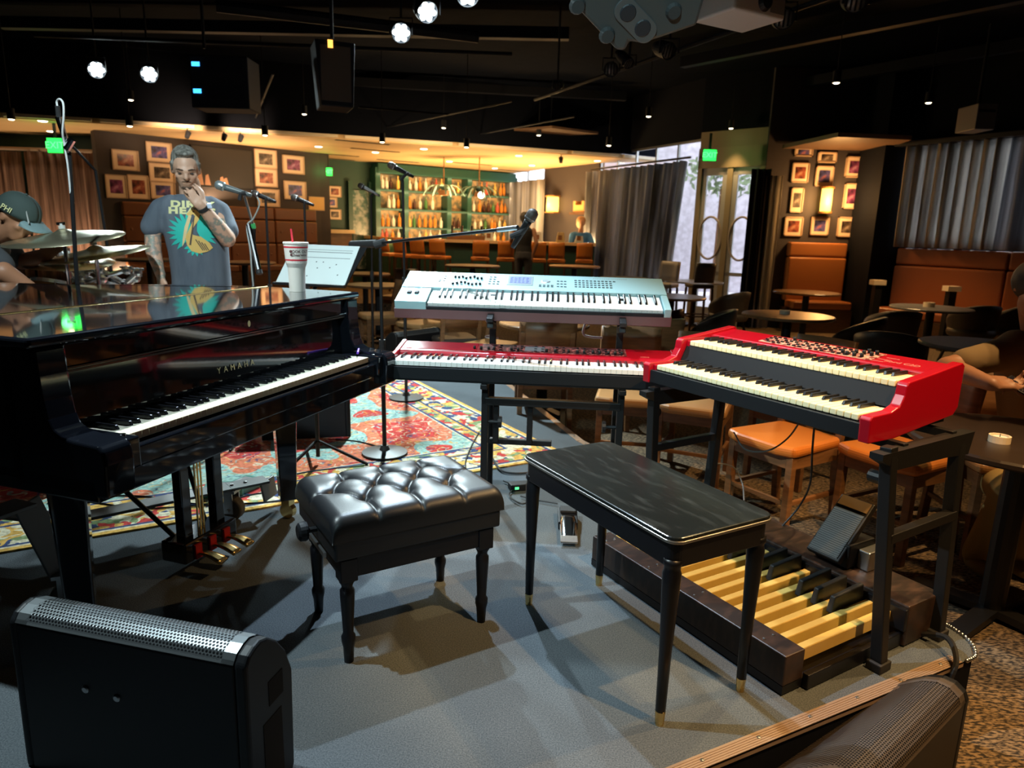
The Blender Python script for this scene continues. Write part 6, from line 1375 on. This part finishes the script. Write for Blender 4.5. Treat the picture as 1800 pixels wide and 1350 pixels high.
def drum(nm, c, r, h, M0=Matrix.Identity(4)):
    M = Matrix.Translation(c) @ M0; o = MB().lathe([(r, 0), (r, h)], 32, M=M).build(nm, shellm, dk, smooth=False); MB().lathe([(.001, h+.004), (r*.97, h+.004), (r*.97, h+.001), (.001, h+.001)], 32, M=M).build('drum_head', mat('coated_head', (.7, .7, .66), .5), o)
    mb = MB(); 
    for z in (0, h): mb.lathe([(r, z-.012), (r+.012, z-.012), (r+.012, z+.010), (r, z+.010)], 32, M=M)
    for k in range(8): a = k*PI/4; mb.cyl(M @ V(math.cos(a)*(r+.012), math.sin(a)*(r+.012), 0), M @ V(math.cos(a)*(r+.012), math.sin(a)*(r+.012), h), .004, n=6); mb.box(-.01, .01, -.01, .01, -.02, .02, M @ Matrix.Translation((math.cos(a)*(r+.01), math.sin(a)*(r+.01), h*.5)))
    mb.build('chrome_hardware', chrome, o)
drum('bass_drum', (0, .25, .30), .28, .40, Matrix.Rotation(PI/2, 4, 'X')); drum('rack_tom', (.10, -.02, .66), .14, .22, Matrix.Rotation(-.35, 4, 'X')); drum('rack_tom', (-.22, .02, .66), .15, .22, Matrix.Rotation(-.30, 4, 'X')); drum('floor_tom', (.30, -.18, .28), .17, .42); drum('snare_drum', (-.42, -.25, .55), .175, .14)
mb = MB()
for p, q in (((.10, 0, .70), (.0, .05, .60)), ((-.22, .02, .70), (0, .05, .60)), ((0, .05, .55), (0, .05, .95)), ((0, .05, .95), (.18, -.05, .98)), ((0, .05, .9), (-.1, 0, 1.0)), ((.18, -.05, .98), (.30, -.02, .90)), ((.05, 0, .93), (.26, .05, .86)), ((.0, -.1, .98), (.14, -.12, 1.03)), ((.14, -.12, 1.03), (.22, -.1, .93)), ((-.1, 0, 1.0), (-.02, -.08, 1.06)), ((.26, .05, .86), (.36, .0, .93)), ((.30, -.02, .90), (.40, -.05, .97)), ((.10, -.1, .90), (.34, -.06, .98))): mb.cyl(p, q, .014, n=10)
for p in ((0, .05, .95), (.18, -.05, .98), (-.1, 0, 1.0), (.05, 0, .93), (.26, .05, .86), (.30, -.02, .90), (.14, -.12, 1.03), (.22, -.1, .93), (-.02, -.08, 1.06), (.36, 0, .93), (.40, -.05, .97), (.34, -.06, .98), (.10, -.1, .9)): mb.ball(p, .027, 10); mb.box(p[0]-.035, p[0]+.035, p[1]-.006, p[1]+.006, p[2]+.01, p[2]+.022)
mb.build('tom_holder', chrome, dk)
mb = MB()
for k in range(3): a = k*2*PI/3; mb.tube([V(-.42, -.25, .42), V(-.42+math.cos(a)*.25, -.25+math.sin(a)*.25, .012)], .009, 8)
for k in range(3): a = k*2*PI/3; mb.tube([V(.30+math.cos(a)*.18, -.18+math.sin(a)*.18, .4), V(.30+math.cos(a)*.19, -.18+math.sin(a)*.19, .0)], .008, 8)
mb.build('drum_leg', chrome, dk)

# ------------------------------------------------------------------ cables and boxes on the stage
g = gp(1012, 852, 0)
cable('stage_cable', 'black cable from the stand to the power block under the bench', [gp(862, 800, .02), gp(880, 826, .012), gp(905, 832, .008), gp(940, 832, .008), gp(960, 850, .008)], .006)
for k, (lab, pts) in enumerate((
    ('thin cable looping across the carpet near the power block', [(885, 845), (905, 855), (895, 870), (915, 885), (935, 880)]), ('thin cable running from the power block to the sustain pedal', [(915, 872), (950, 880), (980, 885)]),
    ('cable hanging in a bow on the rug by the stand leg', [(842, 760), (826, 790), (818, 820), (835, 850)]), ('cable lying under the piano across the rug edge', [(150, 880), (240, 893), (330, 890), (430, 885), (500, 880)]), ('second cable under the piano along the rug', [(160, 870), (260, 873), (360, 886), (450, 868), (505, 865)]),
    ('cable across the rug behind the piano leg', [(590, 772), (630, 776), (662, 784)]))):
    cable('stage_cable', lab, [gp(x, y, .012) for x, y in pts], .004)
pbk = gp(912, 860, 0); t = thing('power_block', 'small black power block with green light on the carpet', 'power block', (pbk.x, pbk.y, 0), .3); MB().box(-.05, .05, -.03, .03, 0, .035).build('case', black_plastic, t, bevel=.004); MB().box(-.03, -.01, -.032, -.03, .012, .024).build('green_lamp', mat('green_led', (.05, .4, .1), .4, emit=(.1, 1, .3), es=1.5), t)
for k, (x, y, l) in enumerate(((395, 868, 'green effects box under the piano'), (425, 862, 'second effects box beside the piano caster'))):
    q = gp(x, y, .01); t = thing('effects_box', l, 'effects box', (q.x, q.y, .0), .2+k); MB().box(-.09, .09, -.05, .05, .009, .055).build('case', mat('teal_case', (.04, .22, .17), .4), t, bevel=.005); MB().box(-.06, .06, -.03, .03, .055, .058).build('panel', steel, t)
cable('organ_cable', 'thin pale cable hanging in a loop below the organ', [dp(1410, 735, 2.5), dp(1385, 770, 2.55), dp(1350, 792, 2.6), dp(1310, 790, 2.7), dp(1290, 760, 2.8)], .0035, mat('grey_cable', (.10, .10, .10), .5))
cable('organ_cable', 'black cable dropping from the organ to the swell pedal', [dp(1432, 742, 2.45), dp(1428, 790, 2.5), dp(1424, 850, 2.55), dp(1405, 890, 2.6), dp(1375, 925, 2.6)], .004)
cable('floor_cable', 'pale cable curling on the club floor behind the organ bench', [gp(1245, 825, .1), gp(1262, 815, .12), gp(1290, 822, .1), gp(1305, 850, .04), gp(1308, 880, .004)], .004, mat('grey_cable', (.10, .10, .10), .5))
for k, x in enumerate((862, 1045)):
    p = [dp(x-12, 556, 3.42), dp(x-20*(k or -.3), 585, 3.42), dp(x-8, 592, 3.40), dp(x+14, 594, 3.38)]
    cable('synth_cable', ('bundle of pale cables behind the left stand upright', 'pale cable bowing behind the right stand upright')[k], p, .006, mat('white_cable', (.6, .62, .62), .5))
cable('monitor_cable', 'thick black cable from the stage corner down to the brown monitor', [V(1.36, 2.06, .012), V(1.40, 1.98, .05), V(1.385, 1.90, .03), gp(1672, 1190, -.02), gp(1660, 1215, -.1)], .009)
# ------------------------------------------------------------------ lighting rig and ceiling
rigm = mat('rig_black', (.010, .012, .017), .6, spec=.2)  # blue tint puts haze into the rig colour
def par(px, py, z, target, label, face=lamp_hot, r=.10, kind='led', L=.24):
    p = gp(px, py, z); d = (Vector(target)-p).normalized(); t = thing('stage_lamp', label, 'lamp', p); M = d.to_track_quat('Z', 'Y').to_matrix().to_4x4()
    MB().lathe([(.001, -L), (r*.6, -L), (r*.95, -L*.65), (r, 0), (r*.93, 0), (r*.9, -.03), (.001, -.03)], 20, M=M).build('can', rigm, t, smooth=False)
    if kind == 'led':
        lens = MB().lathe([(.001, .004), (r*.24, .004), (r*.26, 0), (r*.26, -.01)], 10).mesh('led', face)
        for k in range(7):
            a = k*PI/3; o = put('led', lens, t); o.matrix_local = M @ Matrix.Translation((0 if k == 6 else math.cos(a)*r*.58, 0 if k == 6 else math.sin(a)*r*.58, -.015))
    else:
        MB().lathe([(.001, .012), (r*.5, .008), (r*.9, -.01), (r*.9, -.014), (.001, -.014)], 20, M=M).build('lens', face, t, smooth=True)
        mb = MB(); 
        for k in range(5): mb.box(-r*.8+k*r*.4-.008, -r*.8+k*r*.4+.008, -r*.75*math.sin(math.acos(min(1, abs(-.8+k*.4)))), r*.75*math.sin(math.acos(min(1, abs(-.8+k*.4)))), .0125, .0135, M)
        mb.build('lens_ridge', rigm, t)
    mb = MB(); mb.tube([V(-r*1.15, 0, -.02), V(-r*1.15, 0, r*1.4), V(r*1.15, 0, r*1.4), V(r*1.15, 0, -.02)], .008, 6); mb.cyl((0, 0, r*1.4), (0, 0, CEIL-p.z), .012, n=8); mb.build('yoke', rigm, t)
    return p, d
tgt = (-.2, 2.0, .3)
p1, _ = par(705, 58, 3.2, (-.2, 2.0, .9), 'dazzling white stage lamp at top centre-left'); p2, _ = par(752, 22, 3.2, (1.6, 2.4, .2), 'white stage lamp tilted right of the dazzling one'); p3, _ = par(822, -8, 3.2, (-.2, 2.2, .3), 'white stage lamp cut by the top edge')
p4, _ = par(170, 123, 3.0, (-1.0, 2.4, .5), 'left white stage lamp of the pair over the drums'); p5, _ = par(262, 131, 3.0, (-2.2, 2.4, .2), 'right white stage lamp of the pair over the drums')
for p, tg, e in ((p1, (-.2, 2.2, .4), 150), (p4, (-1.9, 3.4, .8), 120), (p5, (-1.2, 2.6, .6), 120)):
    d = (Vector(tg)-p).normalized(); spot('stage_spot', p+d*.05, tg, e, COOL, 45, .5, .06)
glassy = mat('unlit_lens', (.30, .31, .31), .25, metal=.3)
par(1378, 32, 3.0, (1.2, 1.0, 1.6), 'unlit round-lensed stage lamp right of the projector', glassy, .085, 'fresnel'); par(1505, 2, 3.0, (1.6, 1.0, 1.2), 'unlit stage lamp at the top edge right of the beam', glassy, .085, 'fresnel')
par(1074, 122, 3.0, (.2, 1.5, 1.3), 'small unlit round-lensed lamp below the big loudspeaker', glassy, .08, 'fresnel'); par(1176, 90, 3.0, (3.5, 2.5, 1.0), 'small unlit lamp turned sideways right of the loudspeaker', glassy, .08, 'fresnel'); par(1106, 112, 3.0, (3.2, 4.5, .2), 'amber-lit lamp can beside the small unlit lamp', glassy, .06, 'fresnel'); par(980, 152, 3.0, (-1, 4, 1.5), 'thin lamp can at the left end of the lamp bar', glassy, .05, 'fresnel')
# lamp bars
def bar_(a, b, label, r=.022, m=rigm, name='lighting_bar'): return MB().cyl(a, b, r, n=10).build(name, m, label=label, cat='bar')
bar_(gp(940, 175, 3.12), gp(1560, -40, 3.12), 'slanted lighting bar under the big loudspeaker'); bar_(gp(60, 62, 3.3), gp(900, 95, 3.3), 'long lighting bar over the left half of the stage'); bar_(gp(380, 10, 3.3), gp(840, 65, 3.3), 'broad grey duct edge beside the dazzling lamp', .06)
greyrig = mat('grey_rig', (.009, .011, .017), .6, spec=.15)  # haze is painted in as a blue tint
for k, (x0, y0, x1, y1, z, w, l) in enumerate(((0, 40, 1000, 60, 3.7, .12, 'first ceiling beam nearest the stage'), (-100, 105, 1100, 170, 3.7, .12, 'second ceiling beam over the stage lamps'), (400, 190, 1150, 215, 3.6, .08, 'third ceiling beam before the soffit'), (1100, 200, 1900, 60, 3.7, .12, 'ceiling beam running to the upper right'), (1150, 235, 1900, 150, 3.7, .14, 'lower right ceiling beam above the tables'), (1200, 110, 1850, -20, 3.7, .12, 'upper right ceiling beam'))):
    a, b = gp(x0, y0, z), gp(x1, y1, z); MB().bar(a, b, w, .14).build('ceiling_beam', greyrig, label=l, cat='beam')
for k, (x0, y0, x1, y1, l) in enumerate(((640, 232, 900, 178, 'thin pipe slanting up towards the centre'), (820, 240, 1010, 205, 'thin pipe above the bar soffit'), (630, 188, 800, 202, 'short level pipe above the bar soffit'), (480, 130, 440, 230, 'thin drop pipe beside the dark loudspeaker'))):
    bar_(gp(x0, y0, 3.0), gp(x1, y1, 3.0), l, .014, greyrig, 'ceiling_pipe')
# pelmet over the right booth area and raft over the sconce wall
rq = [dp(1395, 262, 11.2), dp(1480, 245, 10.0), dp(1590, 262, 10.6), dp(1530, 270, 11.5)]
MB().prism([(p.x, p.y) for p in (dp(1375, 262, 11.65), dp(1470, 262, 10.2), dp(1600, 262, 10.3), dp(1545, 262, 11.65))], 2.68, 2.74, 'z').build('ceiling_raft', mat('dark_raft', (.12, .07, .04), .5), label='small warm-lit ceiling raft over the sconce wall', cat='raft')
q = gp(968, 232, 3.1); MB().prism([(q.x-.7, q.y), (q.x, q.y-.5), (q.x+.9, q.y+.1), (q.x+.1, q.y+.6)], 3.1, 3.14, 'z').build('ceiling_raft', mat('dark_raft', (.12, .07, .04), .5), label='small brown ceiling raft above the right end of the soffit', cat='raft')
MB().cyl((q.x, q.y, 3.14), (q.x, q.y, CEIL), .01, n=6).build('raft_rod', rigm, label='thin rod holding the small brown ceiling raft', cat='rod')
# warm pendant spots
def pend(p, label, tgt=None, e=0, r=.045, L=.13):
    t = thing('pendant_spot', label, 'lamp', p); MB().lathe([(.001, L), (r, L), (r, 0), (r*.86, 0), (r*.86, .012), (.001, .012)], 14).build('can', rigm, t); MB().lathe([(.001, .010), (r*.84, .010), (r*.84, .004), (r*.5, -.008), (.001, -.010)], 14).build('bulb', lamp_warm, t)
    MB().cyl((0, 0, L), (0, 0, max(.2, CEIL-p.z)), .006, n=6).build('stem', rigm, t)
    if e: spot('pendant_light', p+V(0, 0, -.03), tgt or (p.x, p.y, ZF), e, AMBER, 70, .6, .04)
pl_ = [(230, 176, 3.0, 'warm pendant spot between the two drum lamps', 0), (535, 201, 3.0, 'warm pendant spot above the bar passage', 0), (780, 225, 3.0, 'warm pendant spot above the fern', 0), (947, 238, 3.0, 'warm pendant spot above the right half of the bar', 0), (1140, 205, 3.0, 'warm pendant spot above the long grey curtain', 60), (1285, 226, 3.0, 'warm pendant spot above the glass doors', 60), (1470, 146, 3.0, 'warm pendant spot above the sconce wall', 260), (1632, 181, 3.0, 'warm pendant spot above the long rust booth', 200)]
for x, y, z, l, e in pl_: pend(gp(x, y, z), l, (3.6, 8.0, .5) if x == 1470 else None, e)
for x, y, Y, l in ((672, 250, 11.2, 'warm spot on the soffit edge left of centre'), (820, 259, 11.4, 'warm spot on the soffit edge at centre'), (20, 210, 9.0, 'warm spot on the soffit edge at far left'), (228, 222, 9.6, 'warm spot on the soffit edge above the photo wall'), (466, 238, 10.3, 'warm spot on the soffit edge right of the screen'), (1070, 256, 11.6, 'warm spot on the soffit edge at right')): pend(dp(x, y, Y), l)
for x, y, l in ((330, 237, 'first black track head under the left soffit'), (394, 241, 'second black track head under the left soffit'), (423, 243, 'third black track head under the left soffit'), (986, 281, 'black camera-shaped fitting under the soffit')):
    p = gp(x, y, SOF-.09); t = thing('track_head', l, 'lamp', p); MB().lathe([(.001, -.06), (.035, -.06), (.045, .05), (.001, .05)], 12, M=Matrix.Rotation(-.7, 4, 'X')).build('can', rigm, t); MB().cyl((0, 0, 0), (0, 0, .09), .01, n=8).build('stem', rigm, t)
spot('photo_light', gp(330, 240, SOF-.16), LA.lerp(LB, .25)+V(0, 0, 1.5), 60, (1, .62, .34), 90, .6, .05); spot('photo_light', gp(423, 246, SOF-.16), LA.lerp(LB, .75)+V(0, 0, 1.5), 60, (1, .62, .34), 90, .6, .05)
# big hanging loudspeaker
sp0 = dp(1130, -70, 3.3); sk = thing('hanging_loudspeaker', 'large grey loudspeaker hung tilted at the top of the picture', 'speaker', sp0)
SY = 3.4
gl = mat('grey_speaker_paint', (.075, .073, .070), .55)
def sface(px, py): d = ray(px, py); k = (Vector((.1, 3.4, 0))-EYE).dot(SN)/d.dot(SN); return EYE+d*k-sp0
SN = Vector((.12, -.80, -.55)).normalized()
fpts = [sface(x, y) for x, y in ((935, -70), (1085, 90), (1100, 90), (1106, 74), (1130, 78), (1225, 46), (1262, -80))]; bk = -SN*.34+Vector((.02, .05, .05)); nfp = len(fpts)
MB().add(fpts+[p+bk for p in fpts], [tuple(range(nfp)), tuple(range(2*nfp-1, nfp-1, -1))] + [(i, nfp+i, nfp+(i+1) % nfp, (i+1) % nfp) for i in range(nfp)]).build('cabinet', gl, sk, bevel=.01, seg=2)
pc = sface(1117, 36); Ms = basis(pc, sface(1140, 60)-pc, SN.cross(sface(1140, 60)-pc)); Ms = Ms if (Ms.to_3x3() @ Vector((0, 0, 1))).dot(SN) > 0 else Ms @ Matrix.Rotation(PI, 4, 'X')
o = MB().prism(rrect(-.075, .075, -.033, .033, .03), 0, .006, 'z').build('pole_plate', mat('pale_plate', (.16, .16, .16), .4, metal=.4), sk, bevel=.002); o.matrix_local = Ms
for x in (-.034, .03): q = MB().lathe([(.001, .009), (.021, .009), (.024, .006), (.024, .004)], 16).build('pole_socket', dark_print, sk); q.matrix_local = Ms @ Matrix.Translation((x, 0, 0))
for x, y in ((1015, 10), (1067, 62), (1184, 20)):
    q = MB().lathe([(.001, .012), (.018, .012), (.024, .0)], 14).build('rubber_foot', mat('grey_foot', (.05, .05, .05), .6), sk); q.matrix_local = Matrix.Translation(sface(x, y)) @ SN.to_track_quat('Z', 'Y').to_matrix().to_4x4()
MB().cyl((0, .25, .1), (0, .25, CEIL-sp0.z), .03, n=10).build('hanger', rigm, sk)
# projector
pj0 = dp(1300, 18, 3.55); pr = thing('projector', 'white ceiling projector at the top of the picture', 'projector', pj0, .5)
wp_ = mat('white_projector', (.55, .50, .47), .5); MB().box(-.16, .16, -.13, .13, -.05, .06).build('case', wp_, pr, bevel=.012, seg=3); MB().lathe([(.001, .02), (.03, .02), (.04, .0), (.042, -.02)], 16, M=Matrix.Translation((.02, -.13, .005)) @ Matrix.Rotation(PI/2, 4, 'X')).build('lens', black_plastic, pr); MB().box(.06, .15, -.132, -.128, -.03, .05).build('vent', mat('vent_grey', (.2, .18, .17), .6), pr); MB().cyl((0, 0, .06), (0, 0, CEIL-pj0.z), .02, n=10).build('mount', rigm, pr)
pend(V(2.55, 3.0, 2.9), 'added out-of-view warm pendant above the near black table', None, 70)  # pendant added above the frame to light the seated person's arm
# dark boxes over the drums
rk = dp(385, 140, 6.6); t = thing('hanging_amplifier_rack', 'dark hanging rack with two blue lights over the stage', 'rack', rk); MB().box(-.26, .26, 0, .3, -.24, .2).build('case', rigm, t, bevel=.01)
for z in (.125, -.10): MB().box(-.235, -.165, -.006, 0, z-.018, z+.018).build('blue_light', mat('blue_led', (.05, .3, .8), .4, emit=(.05, .42, 1), es=2.2), t); MB().box(-.10, .22, -.004, 0, z-.07, z+.05).build('rack_face', greyrig, t)
MB().cyl((-.2, .2, .3), (-.2, .2, CEIL-rk.z), .015, n=8).build('hanger', rigm, t)
lk = dp(585, 125, 6.2); t = thing('dark_loudspeaker', 'dark hanging loudspeaker left of the dazzling lamp', 'speaker', lk, .4); MB().prism([(-.16, .2), (.16, .2), (.14, -.3), (-.12, -.3)], -.16, .16, 'y').build('cabinet', greyrig, t, bevel=.01); MB().box(-.12, .12, -.168, -.16, -.26, .16).build('grille', grille_b, t); MB().box(-.06, -.02, -.172, -.165, .14, .2).build('amber_light', mat('amber_led', (.6, .3, .05), .4, emit=(1, .45, .08), es=2), t); MB().cyl((0, 0, .25), (0, 0, CEIL-lk.z), .015, n=8).build('hanger', rigm, t)
# dark air vents at upper right
q = dp(1735, 200, 9.0); t = thing('air_unit', 'grey air unit hung under the ceiling at upper right', 'air unit', q); MB().box(-.12, .12, 0, .4, -.18, .12).build('case', mat('grey_unit', (.12, .11, .11), .5), t, bevel=.008); MB().box(-.10, .10, -.004, 0, .02, .05).build('slot', rigm, t); MB().cyl((0, .2, .12), (0, .2, CEIL-q.z), .02, n=8).build('hanger', rigm, t)
# ------------------------------------------------------------------ paired pieces become parts of their own
def split_loose(o):
    bm = bmesh.new(); bm.from_mesh(o.data); bm.verts.ensure_lookup_table(); seen = set(); isl = []
    for v in bm.verts:
        if v.index in seen: continue
        st_, cur = [v], []
        while st_:
            a = st_.pop()
            if a.index in seen: continue
            seen.add(a.index); cur.append(a.index); st_ += [e.other_vert(a) for e in a.link_edges]
        isl.append(set(cur))
    bm.free()
    if len(isl) < 2: return
    src = o.data; base = o.name.split('.')[0]
    for k, keep in enumerate(isl):
        idx = sorted(keep); mp = {a: i for i, a in enumerate(idx)}
        me = bpy.data.meshes.new(base); me.from_pydata([src.vertices[a].co for a in idx], [], [[mp[a] for a in p.vertices] for p in src.polygons if p.vertices[0] in keep])
        for m in src.materials: me.materials.append(m)
        me.update()
        if k == 0: first_me = me
        else:
            c_ = o.copy(); c_.data = me; COL.objects.link(c_)
    o.data = first_me
for o in list(bpy.data.objects):
    if o.type != 'MESH' or not o.parent: continue
    b_ = o.name.split('.')[0]; pn_ = o.parent.name.split('.')[0]
    if b_ in ('rubber_foot', 'lyre', 'pedal_rod', 'lyre_brace', 'support_rail', 'drum_leg', 'brace') or (b_ == 'leg' and pn_ == 'keyboard_stand'): split_loose(o)
